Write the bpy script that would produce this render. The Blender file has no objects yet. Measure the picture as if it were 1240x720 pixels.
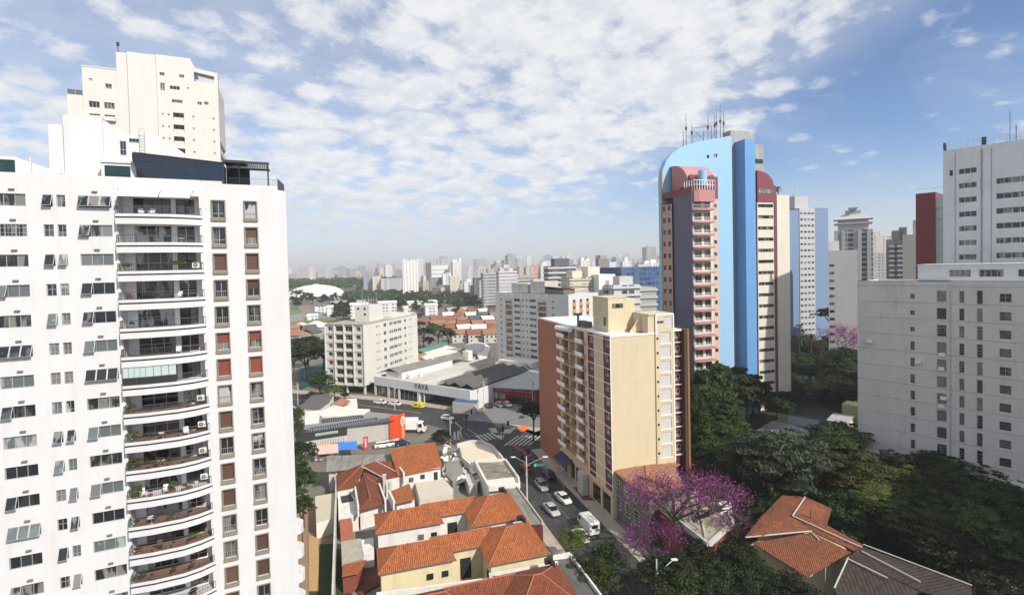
# city view from a high window
import bpy, math, random
from math import radians as rad, sin, cos, pi, atan2, hypot, sqrt
from mathutils import Vector, Matrix
import numpy as np

# tuned light and sky values
CLOUD_LO, CLOUD_HI = .80, 1.20
CLOUD_DARK = (5.9, 6.2, 6.7); CLOUD_LIGHT = (7.3, 7.35, 7.45)
HORIZON = (5.2, 5.3, 5.75)
SKY_TINT = (.95, 1.0, 1.12)
SKY_STRENGTH = .118
HAZE = .00022
S = bpy.context.scene
COL = S.collection

# ------------------------------------------------------------------ camera
FPX, PCX, PCY, PITCH, ROLL, CAMH = 610.56, 620.0, 338.93, -.0253, -.0231, 46.0
_fw = Vector((0, cos(PITCH), sin(PITCH))); _rt = Vector((1, 0, 0)); _up = _rt.cross(_fw)
CR = cos(ROLL)*_rt + sin(ROLL)*_up
CU = -sin(ROLL)*_rt + cos(ROLL)*_up
CF = _fw
cam = bpy.data.cameras.new('camera'); camo = bpy.data.objects.new('camera', cam); COL.objects.link(camo)
cam.sensor_width = 36; cam.lens = FPX/1240*36; cam.shift_y = -(360-PCY)/1240
cam.clip_start = .5; cam.clip_end = 30000
m3 = Matrix((CR, CU, -CF)).transposed()
camo.matrix_world = Matrix.Translation((0, 0, CAMH)) @ m3.to_4x4()
S.camera = camo
S.render.resolution_x = 1024; S.render.resolution_y = 594

def G(x, y, z=0.0):            # where the line of sight through a photo pixel meets height z (used to measure the place)
    d = CR*((x-PCX)/FPX) - CU*((y-PCY)/FPX) + CF
    return Vector((0, 0, CAMH)) + d*((z-CAMH)/d.z)
def AT(x, y, Y):
    d = CR*((x-PCX)/FPX) - CU*((y-PCY)/FPX) + CF
    return Vector((0, 0, CAMH)) + d*(Y/d.y)
YAW = rad(16.9)                # the street grid
CG, SG = cos(YAW), sin(YAW)
def uv2(u, v): return (u*CG - v*SG, u*SG + v*CG)

# ------------------------------------------------------------------ light
SUN_AZ, SUN_EL = rad(136), rad(38)
S.view_settings.view_transform = 'Standard'; S.view_settings.look = 'None'
S.view_settings.gamma = 1; S.view_settings.use_curve_mapping = False
S.view_settings.exposure = EXPOSURE = .09
sd = bpy.data.lights.new('sun', 'SUN'); so = bpy.data.objects.new('sun', sd); COL.objects.link(so)
sd.energy = 4.95; sd.angle = rad(.55); sd.color = (1, .93, .83)
sundir = Vector((sin(SUN_AZ)*cos(SUN_EL), cos(SUN_AZ)*cos(SUN_EL), sin(SUN_EL)))
so.rotation_euler = sundir.to_track_quat('Z', 'Y').to_euler()

w = bpy.data.worlds.new('World'); S.world = w; w.use_nodes = True
nt = w.node_tree; nt.nodes.clear()
def N(t, **k):
    n = nt.nodes.new(t)
    for a, b in k.items(): setattr(n, a, b)
    return n
def L(a, b): nt.links.new(a, b)
def setin(n, d):
    for k, v in d.items(): n.inputs[k].default_value = v
    return n
def math_(op, a, b=None, c=None, clamp=False):
    n = N('ShaderNodeMath', operation=op); n.use_clamp = clamp
    for i, x in enumerate((a, b, c)):
        if x is None: continue
        if isinstance(x, (int, float)): n.inputs[i].default_value = x
        else: L(x, n.inputs[i])
    return n.outputs[0]
def mixc(f, a, b, t='MIX'):
    n = N('ShaderNodeMix', data_type='RGBA', blend_type=t)
    for i, x in ((0, f), (6, a), (7, b)):
        if isinstance(x, (int, float)): n.inputs[i].default_value = x
        elif isinstance(x, tuple): n.inputs[i].default_value = x if len(x) == 4 else (*x, 1)
        else: L(x, n.inputs[i])
    return n.outputs[2]
def ramp(x, p0, p1, v0=0., v1=1.):
    n = N('ShaderNodeMapRange', interpolation_type='SMOOTHSTEP'); L(x, n.inputs[0])
    for i, v in enumerate((p0, p1, v0, v1)): n.inputs[i+1].default_value = v
    return n.outputs[0]
sky = N('ShaderNodeTexSky', sky_type='NISHITA', sun_disc=False, sun_elevation=SUN_EL, sun_rotation=SUN_AZ)
sky.altitude = 760; sky.air_density = 1.0; sky.dust_density = .6; sky.ozone_density = 2.2
tc = N('ShaderNodeTexCoord'); sep = N('ShaderNodeSeparateXYZ'); L(tc.outputs['Generated'], sep.inputs[0])
zz = math_('MAXIMUM', sep.outputs[2], 0.0)
zd = math_('ADD', zz, .20)                 # cloud layer as seen on a curved earth
cx_ = math_('DIVIDE', sep.outputs[0], zd); cy_ = math_('DIVIDE', sep.outputs[1], zd)
cmb = N('ShaderNodeCombineXYZ'); L(cx_, cmb.inputs[0]); L(cy_, cmb.inputs[1])
rotm = N('ShaderNodeMapping'); L(cmb.outputs[0], rotm.inputs[0]); rotm.inputs['Rotation'].default_value = (0, 0, rad(-38)); rotm.inputs['Location'].default_value = (3.1, 7.4, 0)
P = rotm.outputs[0]
def noise(v, sc, det, rough, dist=0., lac=2.0):
    n = N('ShaderNodeTexNoise'); L(v, n.inputs['Vector']); setin(n, {'Scale': sc, 'Detail': det, 'Roughness': rough, 'Distortion': dist, 'Lacunarity': lac}); return n.outputs['Fac']
st = N('ShaderNodeMapping'); L(P, st.inputs[0]); st.inputs['Scale'].default_value = (.42, 1.35, 1)
big = noise(P, .55, 3, .5)
puf = noise(P, 5.0, 10, .68, .2)
vor = N('ShaderNodeTexVoronoi', feature='SMOOTH_F1'); L(P, vor.inputs['Vector']); setin(vor, {'Scale': 8.0, 'Smoothness': .6, 'Randomness': .95})
cell = math_('MULTIPLY', vor.outputs['Distance'], -.45)
streak = noise(st.outputs[0], 1.25, 8, .6, .6)
dens = math_('ADD', math_('ADD', math_('MULTIPLY', big, .5), .27), math_('MULTIPLY', puf, 1.0))
dens = math_('ADD', math_('SUBTRACT', dens, .075), cell)
dens = math_('ADD', dens, math_('MULTIPLY', streak, .55))
# the cloud deck thins out towards the right of the view (east side of the sky)
east = ramp(math_('SUBTRACT', sep.outputs[0], math_('MULTIPLY', sep.outputs[2], 1.6)), -.22, .22, .10, -.30)
dens = math_('ADD', dens, east)
cl = ramp(dens, CLOUD_LO, CLOUD_HI)
thin = ramp(streak, .40, .70, 0., .55)
cov = math_('MAXIMUM', cl, math_('MULTIPLY', thin, ramp(sep.outputs[2], .1, .4)))
veil = math_('MULTIPLY', ramp(east, -.25, .08), .40)
cov = math_('MAXIMUM', cov, veil)
cov = math_('MULTIPLY', cov, ramp(sep.outputs[2], .0, .12, .3, .95))
shade = ramp(noise(P, 7., 6, .65), .35, .62, .0, 1.)
ccol = mixc(shade, CLOUD_DARK, CLOUD_LIGHT)
hz = ramp(sep.outputs[2], -.03, .20, 1., 0.)
skyc = mixc(1.0, sky.outputs[0], SKY_TINT, 'MULTIPLY')
c1 = mixc(cov, skyc, ccol)
c2 = mixc(math_('MULTIPLY', hz, .82), c1, HORIZON)
bg = N('ShaderNodeBackground'); L(c2, bg.inputs[0]); bg.inputs[1].default_value = SKY_STRENGTH
wo = N('ShaderNodeOutputWorld'); L(bg.outputs[0], wo.inputs[0])

# ------------------------------------------------------------------ materials
MATS = {}
def newmat(name):
    m = bpy.data.materials.new(name); m.use_nodes = True; m.node_tree.nodes.clear(); return m
def mk(name, col, rough=.85, var=.12, scale=.6, streak=0., bump=0., bscale=6., metal=0., dirt=None, dirtamt=0., spec=.4, objcol=False, randv=0., coat=0.):
    """painted / mineral surface: two-scale mottling, optional rain streaks and grime patches"""
    global nt
    if name in MATS: return MATS[name]
    m = newmat(name); nt = m.node_tree; MATS[name] = m
    tc = N('ShaderNodeTexCoord'); V = tc.outputs['Object']
    b = N('ShaderNodeBsdfPrincipled'); setin(b, {'Roughness': rough, 'Metallic': metal, 'Specular IOR Level': spec, 'Coat Weight': coat})
    if objcol:
        oi = N('ShaderNodeObjectInfo'); base = oi.outputs['Color']
    else:
        r = N('ShaderNodeRGB'); r.outputs[0].default_value = (*col, 1); base = r.outputs[0]
    n1 = noise(V, scale, 5, .6); n2 = noise(V, scale*9, 3, .6)
    f = math_('ADD', math_('MULTIPLY', math_('SUBTRACT', n1, .5), var*2.2), math_('MULTIPLY', math_('SUBTRACT', n2, .5), var*1.1))
    f = math_('ADD', f, 1.0)
    if randv:
        oi = N('ShaderNodeObjectInfo'); f = math_('ADD', f, math_('MULTIPLY', math_('SUBTRACT', oi.outputs['Random'], .5), randv))
    if streak:
        mp = N('ShaderNodeMapping'); L(V, mp.inputs[0]); mp.inputs['Scale'].default_value = (.9, .9, .09)
        s = noise(mp.outputs[0], 1.0, 5, .65); f = math_('MULTIPLY', f, ramp(s, .45, .75, 1., 1.-streak*.7))
    cc = N('ShaderNodeCombineColor')
    for i in range(3): L(f, cc.inputs[i])
    c = mixc(1.0, base, cc.outputs[0], 'MULTIPLY')
    if dirt:
        d = ramp(noise(V, scale*.7+.15, 6, .7), .5, .72, 0., dirtamt); c = mixc(d, c, dirt)
    L(c, b.inputs['Base Color'])
    if bump:
        bn = N('ShaderNodeBump'); bn.inputs['Strength'].default_value = bump; bn.inputs['Distance'].default_value = .03
        L(noise(V, bscale, 4, .6), bn.inputs['Height']); L(bn.outputs[0], b.inputs['Normal'])
    o = N('ShaderNodeOutputMaterial'); L(b.outputs[0], o.inputs[0])
    return m
def tilemat(name, c_a, c_b, c_moss, pitch=.26, moss=.5, course=.42, bumpd=.07):
    """clay tiles: ridges run up the slope (uv v), courses cross it"""
    global nt
    m = newmat(name); nt = m.node_tree; MATS[name] = m
    uv = N('ShaderNodeUVMap'); sp = N('ShaderNodeSeparateXYZ'); L(uv.outputs[0], sp.inputs[0])
    tc = N('ShaderNodeTexCoord')
    b = N('ShaderNodeBsdfPrincipled'); setin(b, {'Roughness': .85, 'Specular IOR Level': .25})
    u = math_('DIVIDE', sp.outputs[0], pitch); v = math_('DIVIDE', sp.outputs[1], course)
    wu = math_('SINE', math_('MULTIPLY', u, 2*pi)); fv = math_('FRACT', v)
    h = math_('ADD', math_('MULTIPLY', wu, .5), math_('MULTIPLY', fv, -.6))
    wn = N('ShaderNodeTexWhiteNoise', noise_dimensions='2D')
    cb = N('ShaderNodeCombineXYZ'); L(math_('FLOOR', u), cb.inputs[0]); L(math_('FLOOR', v), cb.inputs[1]); L(cb.outputs[0], wn.inputs['Vector'])
    c = mixc(wn.outputs['Value'], c_a, c_b)
    gap = ramp(wu, -1., -.2, .8, 0.); c = mixc(gap, c, (.05, .022, .014))
    lap = ramp(fv, .86, 1., 0., .5); c = mixc(lap, c, (.07, .03, .02))
    n1 = noise(tc.outputs['Object'], .38, 7, .72); n2 = noise(tc.outputs['Object'], 2.3, 6, .75)
    c = mixc(ramp(n1, .45, .75, 0., moss), c, c_moss)
    c = mixc(ramp(n2, .53, .67, 0., moss*1.1), c, (.045, .035, .03))
    L(c, b.inputs['Base Color'])
    bn = N('ShaderNodeBump'); bn.inputs['Strength'].default_value = .8; bn.inputs['Distance'].default_value = bumpd
    L(h, bn.inputs['Height']); L(bn.outputs[0], b.inputs['Normal'])
    o = N('ShaderNodeOutputMaterial'); L(b.outputs[0], o.inputs[0]); return m
def corrmat(name, col, pitch=.45, dirt=(.08, .075, .07), amt=.6, metal=0., rough=.8):
    global nt
    m = newmat(name); nt = m.node_tree; MATS[name] = m
    uv = N('ShaderNodeUVMap'); sp = N('ShaderNodeSeparateXYZ'); L(uv.outputs[0], sp.inputs[0]); tc = N('ShaderNodeTexCoord')
    b = N('ShaderNodeBsdfPrincipled'); setin(b, {'Roughness': rough, 'Metallic': metal, 'Specular IOR Level': .3})
    wu = math_('SINE', math_('MULTIPLY', sp.outputs[0], 2*pi/pitch))
    mp = N('ShaderNodeMapping'); L(uv.outputs[0], mp.inputs[0]); mp.inputs['Scale'].default_value = (1.2, .12, 1)
    n1 = noise(mp.outputs[0], 1., 6, .7); n2 = noise(tc.outputs['Object'], .3, 5, .65)
    c = mixc(ramp(n1, .4, .7, 0., amt), (*col, 1), dirt); c = mixc(ramp(n2, .45, .7, 0., amt*.6), c, dirt)
    c = mixc(ramp(wu, -1., -.5, .3, 0.), c, (.03, .03, .03))
    sheet = math_('FRACT', math_('DIVIDE', sp.outputs[1], 2.4)); c = mixc(ramp(sheet, .96, 1., 0., .5), c, (.05, .05, .05))
    L(c, b.inputs['Base Color'])
    bn = N('ShaderNodeBump'); bn.inputs['Strength'].default_value = .6; bn.inputs['Distance'].default_value = .04
    L(wu, bn.inputs['Height']); L(bn.outputs[0], b.inputs['Normal'])
    o = N('ShaderNodeOutputMaterial'); L(b.outputs[0], o.inputs[0]); return m
def glassmat(name, dark=(.012, .016, .02), curtain=(.34, .33, .30), amt=.5, rough=.06, tint=None):
    """window pane with whatever hangs behind it, different in every window"""
    global nt
    m = newmat(name); nt = m.node_tree; MATS[name] = m
    tc = N('ShaderNodeTexCoord'); oi = N('ShaderNodeObjectInfo')
    ad = N('ShaderNodeVectorMath', operation='MULTIPLY_ADD'); L(tc.outputs['Object'], ad.inputs[0]); ad.inputs[1].default_value = (1.1, 1.1, .35)
    rr = N('ShaderNodeCombineXYZ'); L(math_('MULTIPLY', oi.outputs['Random'], 91.), rr.inputs[0]); L(math_('MULTIPLY', oi.outputs['Random'], 37.), rr.inputs[1]); L(rr.outputs[0], ad.inputs[2])
    n = noise(ad.outputs[0], 1.0, 3, .5)
    f = math_('MULTIPLY', ramp(n, .47, .56), amt)
    f2 = math_('MULTIPLY', f, ramp(oi.outputs['Random'], .1, .7))
    b = N('ShaderNodeBsdfPrincipled'); setin(b, {'Roughness': rough, 'Specular IOR Level': .7})
    L(mixc(f2, (*dark, 1), (*curtain, 1)), b.inputs['Base Color'])
    o = N('ShaderNodeOutputMaterial'); L(b.outputs[0], o.inputs[0]); return m
def leafmat(name, a, b_, c_, trans=.3, rough=.6):
    global nt
    m = newmat(name); nt = m.node_tree; MATS[name] = m
    tc = N('ShaderNodeTexCoord'); oi = N('ShaderNodeObjectInfo'); ge = N('ShaderNodeNewGeometry')
    n = noise(tc.outputs['Object'], 2.2, 3, .6)
    c = mixc(ramp(n, .35, .65), a, b_)
    c = mixc(math_('MULTIPLY', ge.outputs['Random Per Island'], .75), c, c_)
    hs = N('ShaderNodeHueSaturation'); L(c, hs.inputs['Color']); L(math_('ADD', math_('MULTIPLY', oi.outputs['Random'], .75), .62), hs.inputs['Value']); L(math_('ADD', math_('MULTIPLY', oi.outputs['Random'], .05), .472), hs.inputs['Hue'])
    d = N('ShaderNodeBsdfPrincipled'); L(hs.outputs[0], d.inputs['Base Color']); setin(d, {'Roughness': rough, 'Specular IOR Level': .35})
    t = N('ShaderNodeBsdfTranslucent'); L(hs.outputs[0], t.inputs[0])
    mx = N('ShaderNodeMixShader'); mx.inputs[0].default_value = trans; L(d.outputs[0], mx.inputs[1]); L(t.outputs[0], mx.inputs[2])
    o = N('ShaderNodeOutputMaterial'); L(mx.outputs[0], o.inputs[0]); return m
def farmat(name, fu=3.2, fz=3.1, wu=.62, wz=.45, glass=(.05, .06, .075), band=False):
    """distant facade: object colour with rows of windows laid out in metres"""
    global nt
    m = newmat(name); nt = m.node_tree; MATS[name] = m
    tc = N('ShaderNodeTexCoord'); oi = N('ShaderNodeObjectInfo')
    so_ = N('ShaderNodeSeparateXYZ'); L(tc.outputs['Object'], so_.inputs[0]); sn = N('ShaderNodeSeparateXYZ'); L(tc.outputs['Normal'], sn.inputs[0])
    ax = math_('GREATER_THAN', math_('ABSOLUTE', sn.outputs[0]), .5)
    u = math_('ADD', math_('MULTIPLY', ax, so_.outputs[1]), math_('MULTIPLY', math_('SUBTRACT', 1., ax), so_.outputs[0]))
    side = math_('LESS_THAN', math_('ABSOLUTE', sn.outputs[2]), .5)
    iz = math_('LESS_THAN', math_('FRACT', math_('DIVIDE', so_.outputs[2], fz)), wz)
    if band: win = iz
    else:
        us = math_('ADD', math_('DIVIDE', u, fu), math_('MULTIPLY', oi.outputs['Random'], 1.))
        iu = math_('LESS_THAN', math_('FRACT', us), wu)
        col = N('ShaderNodeTexWhiteNoise', noise_dimensions='1D'); L(math_('FLOOR', us), col.inputs['W'])
        iu = math_('MULTIPLY', iu, math_('GREATER_THAN', col.outputs['Value'], .22))
        win = math_('MULTIPLY', iu, iz)
    win = math_('MULTIPLY', win, side)
    wn = N('ShaderNodeTexWhiteNoise', noise_dimensions='3D'); cb = N('ShaderNodeCombineXYZ'); L(math_('FLOOR', math_('DIVIDE', u, fu*.5)), cb.inputs[0]); L(math_('FLOOR', math_('DIVIDE', so_.outputs[2], fz)), cb.inputs[1]); L(oi.outputs['Random'], cb.inputs[2]); L(cb.outputs[0], wn.inputs['Vector'])
    gl = mixc(wn.outputs['Value'], (*glass, 1), (*[g*2.6+.03 for g in glass], 1))
    n1 = noise(tc.outputs['Object'], .08, 5, .6)
    base = mixc(ramp(n1, .35, .7, 0., .25), oi.outputs['Color'], (.25, .23, .21))
    b = N('ShaderNodeBsdfPrincipled'); setin(b, {'Roughness': .8, 'Specular IOR Level': .3})
    L(mixc(win, base, gl), b.inputs['Base Color'])
    o = N('ShaderNodeOutputMaterial'); L(b.outputs[0], o.inputs[0]); return m

# ------------------------------------------------------------------ mesh building
class MB:
    def __init__(s): s.v = []; s.f = []; s.m = []; s.uv = []
    def face(s, pts, m=0, uv=None):
        i = len(s.v); s.v += [tuple(p) for p in pts]; s.f.append(tuple(range(i, i+len(pts)))); s.m.append(m)
        s.uv.append(uv or [(0, 0)]*len(pts))
    def box(s, x0, x1, y0, y1, z0, z1, m=0, T=None):
        c = [(x0,y0,z0),(x1,y0,z0),(x1,y1,z0),(x0,y1,z0),(x0,y0,z1),(x1,y0,z1),(x1,y1,z1),(x0,y1,z1)]
        if T: c = [T(*p) for p in c]
        for q in ((0,3,2,1),(4,5,6,7),(0,1,5,4),(1,2,6,5),(2,3,7,6),(3,0,4,7)): s.face([c[i] for i in q], m)
    def prism(s, poly, z0, z1, m=0, mtop=None, T=None):
        n = len(poly); tp = lambda x, y, z: T(x, y, z) if T else (x, y, z)
        a = sum(poly[i][0]*poly[(i+1)%n][1]-poly[(i+1)%n][0]*poly[i][1] for i in range(n))
        if a < 0: poly = poly[::-1]
        s.face([tp(x, y, z1) for x, y in poly], m if mtop is None else mtop)
        s.face([tp(x, y, z0) for x, y in reversed(poly)], m)
        for i in range(n):
            (x0, y0), (x1, y1) = poly[i], poly[(i+1)%n]
            s.face([tp(x0,y0,z0), tp(x1,y1,z0), tp(x1,y1,z1), tp(x0,y0,z1)], m)
    def tube(s, p, q, r0, r1=None, n=6, m=0, cap=True):
        r1 = r0 if r1 is None else r1; p = Vector(p); q = Vector(q); d = (q-p)
        if d.length < 1e-6: return
        d.normalize(); a = d.orthogonal().normalized(); b = d.cross(a)
        A = [p+(a*cos(2*pi*i/n)+b*sin(2*pi*i/n))*r0 for i in range(n)]; B = [q+(a*cos(2*pi*i/n)+b*sin(2*pi*i/n))*r1 for i in range(n)]
        for i in range(n): j = (i+1) % n; s.face([A[i], A[j], B[j], B[i]], m)
        if cap: s.face(A[::-1], m); s.face(B, m)
    def roofpoly(s, pts, th=.14, m=0, flip=False):
        """a sloping slab; uv in metres, v up the slope"""
        P = [Vector(p) for p in pts]; n = (P[1]-P[0]).cross(P[2]-P[0])
        if n.length < 1e-9 and len(P) > 3: n = (P[2]-P[0]).cross(P[3]-P[0])
        n.normalize()
        if n.z < 0: P.reverse(); n = -n
        up = Vector((0, 0, 1)) - n*n.z
        up = up.normalized() if up.length > 1e-4 else Vector((0, 1, 0)); ac = up.cross(n).normalized()
        if flip: up, ac = ac, up
        s.face(P, m, [(p.dot(ac), p.dot(up)) for p in P])
        Q = [p-Vector((0, 0, th)) for p in P]; s.face(Q[::-1], m)
        for i in range(len(P)):
            j = (i+1) % len(P); s.face([Q[i], Q[j], P[j], P[i]], m)
    def build(s, name, mats, parent=None, loc=None, rz=None, smooth=False):
        me = s.mesh(name, mats, smooth); return link(name, me, parent, loc, rz)
    def mesh(s, name, mats, smooth=False):
        if not isinstance(mats, (list, tuple)): mats = [mats]
        me = bpy.data.meshes.new(name); me.from_pydata(s.v, [], s.f)
        for m in mats: me.materials.append(m)
        me.polygons.foreach_set('material_index', s.m)
        ul = me.uv_layers.new(name='UVMap'); flat = [c for f in s.uv for q in f for c in q]; ul.data.foreach_set('uv', flat)
        if smooth:
            import bmesh
            bm = bmesh.new(); bm.from_mesh(me); bmesh.ops.remove_doubles(bm, verts=bm.verts, dist=1e-4); bm.to_mesh(me); bm.free()
            me.polygons.foreach_set('use_smooth', [True]*len(me.polygons))
        me.update(); return me
def link(name, me, parent=None, loc=None, rz=None):
    o = bpy.data.objects.new(name, me); COL.objects.link(o)
    if parent is not None: o.parent = parent
    if loc is not None: o.location = loc
    if rz is not None: o.rotation_euler = (0, 0, rz)
    return o
def tag(o, label=None, cat=None, group=None, kind=None):
    if label: o['label'] = label
    if cat: o['category'] = cat
    if group: o['group'] = group
    if kind: o['kind'] = kind
    return o
def thing(name, label, cat, loc=(0,0,0), rz=0, group=None):
    o = bpy.data.objects.new(name, None); COL.objects.link(o); o.empty_display_size = .2
    o.location = loc; o.rotation_euler = (0, 0, rz); return tag(o, label, cat, group)
def copy_tree(o, parent=None, children=None):
    c = o.copy(); COL.objects.link(c); c.parent = parent
    for ch in KIDS(o): copy_tree(ch, c)
    return c
_kids = {}
def KIDS(o):
    if o.name not in _kids: _kids[o.name] = [x for x in COL.objects if x.parent == o]
    return _kids[o.name]

def wall(mb, o, du, W, z0, z1, opens=(), dep=.22, m=0, mr=None):
    """wall face from o along du (outward = du turned right), with real openings and their reveals"""
    mr = m if mr is None else mr
    dx, dy = du; ix, iy = -dy, dx
    P = lambda u, z, d=0.: (o[0]+dx*u+ix*d, o[1]+dy*u+iy*d, z)
    us = sorted(set([0, W]+[a for q in opens for a in q[:2]])); us = [a for a in us if 0 <= a <= W]
    if not opens: mb.face([P(0, z0), P(W, z0), P(W, z1), P(0, z1)], m); return
    for i in range(len(us)-1):
        a, b = us[i], us[i+1]; cu = (a+b)/2
        hs = sorted([q for q in opens if q[0] < cu < q[1]], key=lambda q: q[2]); z = z0
        for q in hs:
            if q[2] > z+1e-4: mb.face([P(a, z), P(b, z), P(b, q[2]), P(a, q[2])], m)
            z = q[3]
        if z < z1-1e-4: mb.face([P(a, z), P(b, z), P(b, z1), P(a, z1)], m)
    for (a, b, c, d) in opens:
        mb.face([P(a,c), P(a,c,dep), P(a,d,dep), P(a,d)], mr); mb.face([P(b,c,dep), P(b,c), P(b,d), P(b,d,dep)], mr)
        mb.face([P(a,d), P(a,d,dep), P(b,d,dep), P(b,d)], mr); mb.face([P(a,c,dep), P(a,c), P(b,c), P(b,c,dep)], mr)
_wp = {}
def wmesh(key, w, h, style, mats, dep=.2, sill=0.):
    """one window: frame, glazing bars and pane; origin at the middle of the opening on the wall face, y inwards"""
    k = (key, round(w, 2), round(h, 2), style, round(dep, 2))
    if k in _wp: return _wp[k]
    mb = MB(); t = min(.06, w*.07, h*.08); x, z = w/2, h/2; d0, d1 = dep-.05, dep
    mb.face([(-x, d1-.012, -z), (x, d1-.012, -z), (x, d1-.012, z), (-x, d1-.012, z)], 1)
    for (a, b, c, d) in ((-x, -x+t, -z, z), (x-t, x, -z, z), (-x+t, x-t, z-t, z), (-x+t, x-t, -z, -z+t)): mb.box(a, b, d0, d1, c, d, 0)
    def vb(xc, e=0): mb.box(xc-t*.45, xc+t*.45, d0+.004, d1-.004, -z+t, z-t, 0)
    def hb(zc, a=-x+t, b=x-t): mb.box(a, b, d0+.007, d1-.007, zc-t*.4, zc+t*.4, 0)
    if style in ('two', 'blind', 'halfblind', 'rail'): vb(0)
    if style in ('three', 'threeopen', 'threeopen2', 'threegrid'): vb(-w/6); vb(w/6)
    if style in ('four', 'door4'): vb(-w/4); vb(0); vb(w/4)
    if style == 'door3': vb(-w/6); vb(w/6); hb(0)
    if style in ('cross', 'two'): hb(z*.1 if style == 'cross' else -z*.45)
    if style == 'cross': vb(0)
    if style == 'louvre':
        n = max(3, int(h/.14))
        for i in range(1, n): hb(-z+h*i/n)
    if style == 'bands':
        for zc in (-z*.45, 0, z*.45): hb(zc)
    if style == 'threegrid':
        for i in range(1, 9): mb.box(-x+w*i/9-.015, -x+w*i/9+.015, -.03, -.01, -z, z, 0)
        for zc in (-z*.4, z*.4): mb.box(-x, x, -.012, -.006, zc-.015, zc+.015, 0)
    if style in ('blind', 'halfblind'):
        zb = -z+t if style == 'blind' else -z*.1
        n = max(3, int((z-zb)/.12))
        for i in range(n):
            za = zb+(z-t-zb)*i/n; zc = zb+(z-t-zb)*(i+1)/n
            mb.face([(-x+t, d0-.03, za), (x-t, d0-.03, za), (x-t, d0-.012, zc), (-x+t, d0-.012, zc)], 2)
    if style == 'shut': mb.face([(-x+t, d0-.02, -z+t), (x-t, d0-.02, -z+t), (x-t, d0-.02, z-t), (-x+t, d0-.02, z-t)], 2)
    if style == 'rail' or style == 'two':
        for i in range(7):
            xx = -x+t+(w-2*t)*i/6; 
            if style == 'rail': mb.box(xx-.012, xx+.012, .02, .04, -z, -z*.25, 0)
        if style == 'rail': mb.box(-x, x, .015, .045, -z*.25-.02, -z*.25+.02, 0)
    if style in ('threeopen', 'threeopen2', 'oneopen'):
        xs = {'threeopen': [(-x, -w/6)], 'threeopen2': [(-x, -w/6), (-w/6, w/6), (w/6, x)], 'oneopen': [(-x, x)]}[style]
        for a, b in xs:      # top-hung sash swung outwards
            L_ = h*.98; an = .42; y1 = -L_*sin(an); zb = z-L_*cos(an)
            p = [(a+.03, 0.02, z-.02), (b-.03, .02, z-.02), (b-.03, y1, zb), (a+.03, y1, zb)]
            mb.face(p[::-1], 1)
            for i in range(4): mb.tube(p[i], p[(i+1) % 4], .032, n=4, m=0)
    me = mb.mesh('window', mats); _wp[k] = me; return me
def put(parent, me, name, o, du, u, z, d=0.):
    dx, dy = du; ix, iy = -dy, dx
    return link(name, me, parent, (o[0]+dx*u+ix*d, o[1]+dy*u+iy*d, z), atan2(dy, dx))
# ------------------------------------------------------------------ palette
white = mk('white_render', (.585, .585, .595), .8, .05, .25, streak=.11, dirt=(.50, .50, .49), dirtamt=.25)
white2 = mk('white_paint', (.78, .78, .76), .7, .05)
cream1 = mk('cream_render', (.585, .57, .535), .85, .05, .2, streak=.06)
offwhite = mk('offwhite_render', (.66, .64, .58), .85, .10, .3, streak=.15)
cream = mk('cream_wall', (.56, .48, .33), .85, .08, .3, streak=.13, dirt=(.52, .45, .31), dirtamt=.25)
sand = mk('sand_wall', (.62, .47, .30), .85, .08, .3, streak=.15)
brick = mk('orange_brick', (.36, .15, .085), .9, .16, .5, streak=.12, bump=.4, bscale=14)
maroon = mk('maroon_panel', (.125, .022, .028), .6, .15)
rust = mk('rust_orange_fin', (.25, .12, .05), .8, .12)
beige_fr = mk('beige_surround', (.22, .195, .145), .85, .15, 1.5)
conc = mk('concrete', (.30, .29, .27), .9, .2, .5, streak=.3, bump=.3)
concl = mk('pale_concrete', (.50, .49, .46), .9, .15, .3, streak=.35, dirt=(.22, .21, .2), dirtamt=.4)
concd = mk('dark_concrete', (.14, .14, .135), .9, .25, .5, streak=.3)
rgrey = mk('grey_weathered_wall', (.57, .565, .55), .85, .12, .22, streak=.18, dirt=(.36, .36, .35), dirtamt=.4)
r2grey = mk('pale_blue_grey_wall', (.60, .62, .635), .8, .08, .22, streak=.10, dirt=(.38, .40, .43), dirtamt=.4)
metal = mk('aluminium', (.45, .46, .47), .4, .08, 2, metal=.5)
metalw = mk('white_metal', (.72, .72, .70), .5, .06, 2)
dmetal = mk('dark_metal', (.022, .022, .026), .5, .2, 2)
rail_m = mk('grey_railing', (.07, .07, .075), .5, .15, 3)
blind_r = mk('brown_roller_blind', (.085, .042, .03), .7, .12, 3, randv=.5)
blind_o = mk('red_roller_blind', (.17, .04, .022), .7, .12, 3, randv=.4)
blind_w = mk('white_roller_blind', (.62, .63, .62), .7, .06, 3, randv=.2)
awn = mk('white_awning_cloth', (.68, .67, .64), .9, .06, 1)
glass = glassmat('window_glass', amt=.5)
glassc = glassmat('curtained_glass', amt=.9, curtain=(.45, .45, .44))
glassp = glassmat('pale_frosted_glass', dark=(.10, .12, .12), curtain=(.36, .39, .38), amt=.8, rough=.25)
glassb = glassmat('blue_tinted_glass', dark=(.008, .016, .032), curtain=(.015, .03, .05), amt=.5, rough=.04)
glassg = glassmat('green_tinted_glass', dark=(.006, .03, .03), curtain=(.02, .06, .05), amt=.5, rough=.04)
roofgrey = mk('roof_membrane', (.42, .41, .38), .9, .2, .35, dirt=(.2, .19, .18), dirtamt=.6)
roofwhite = mk('white_roof_coating', (.70, .70, .68), .8, .12, .35, dirt=(.42, .41, .39), dirtamt=.5)
WM = [metal, glass, blind_r]

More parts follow.
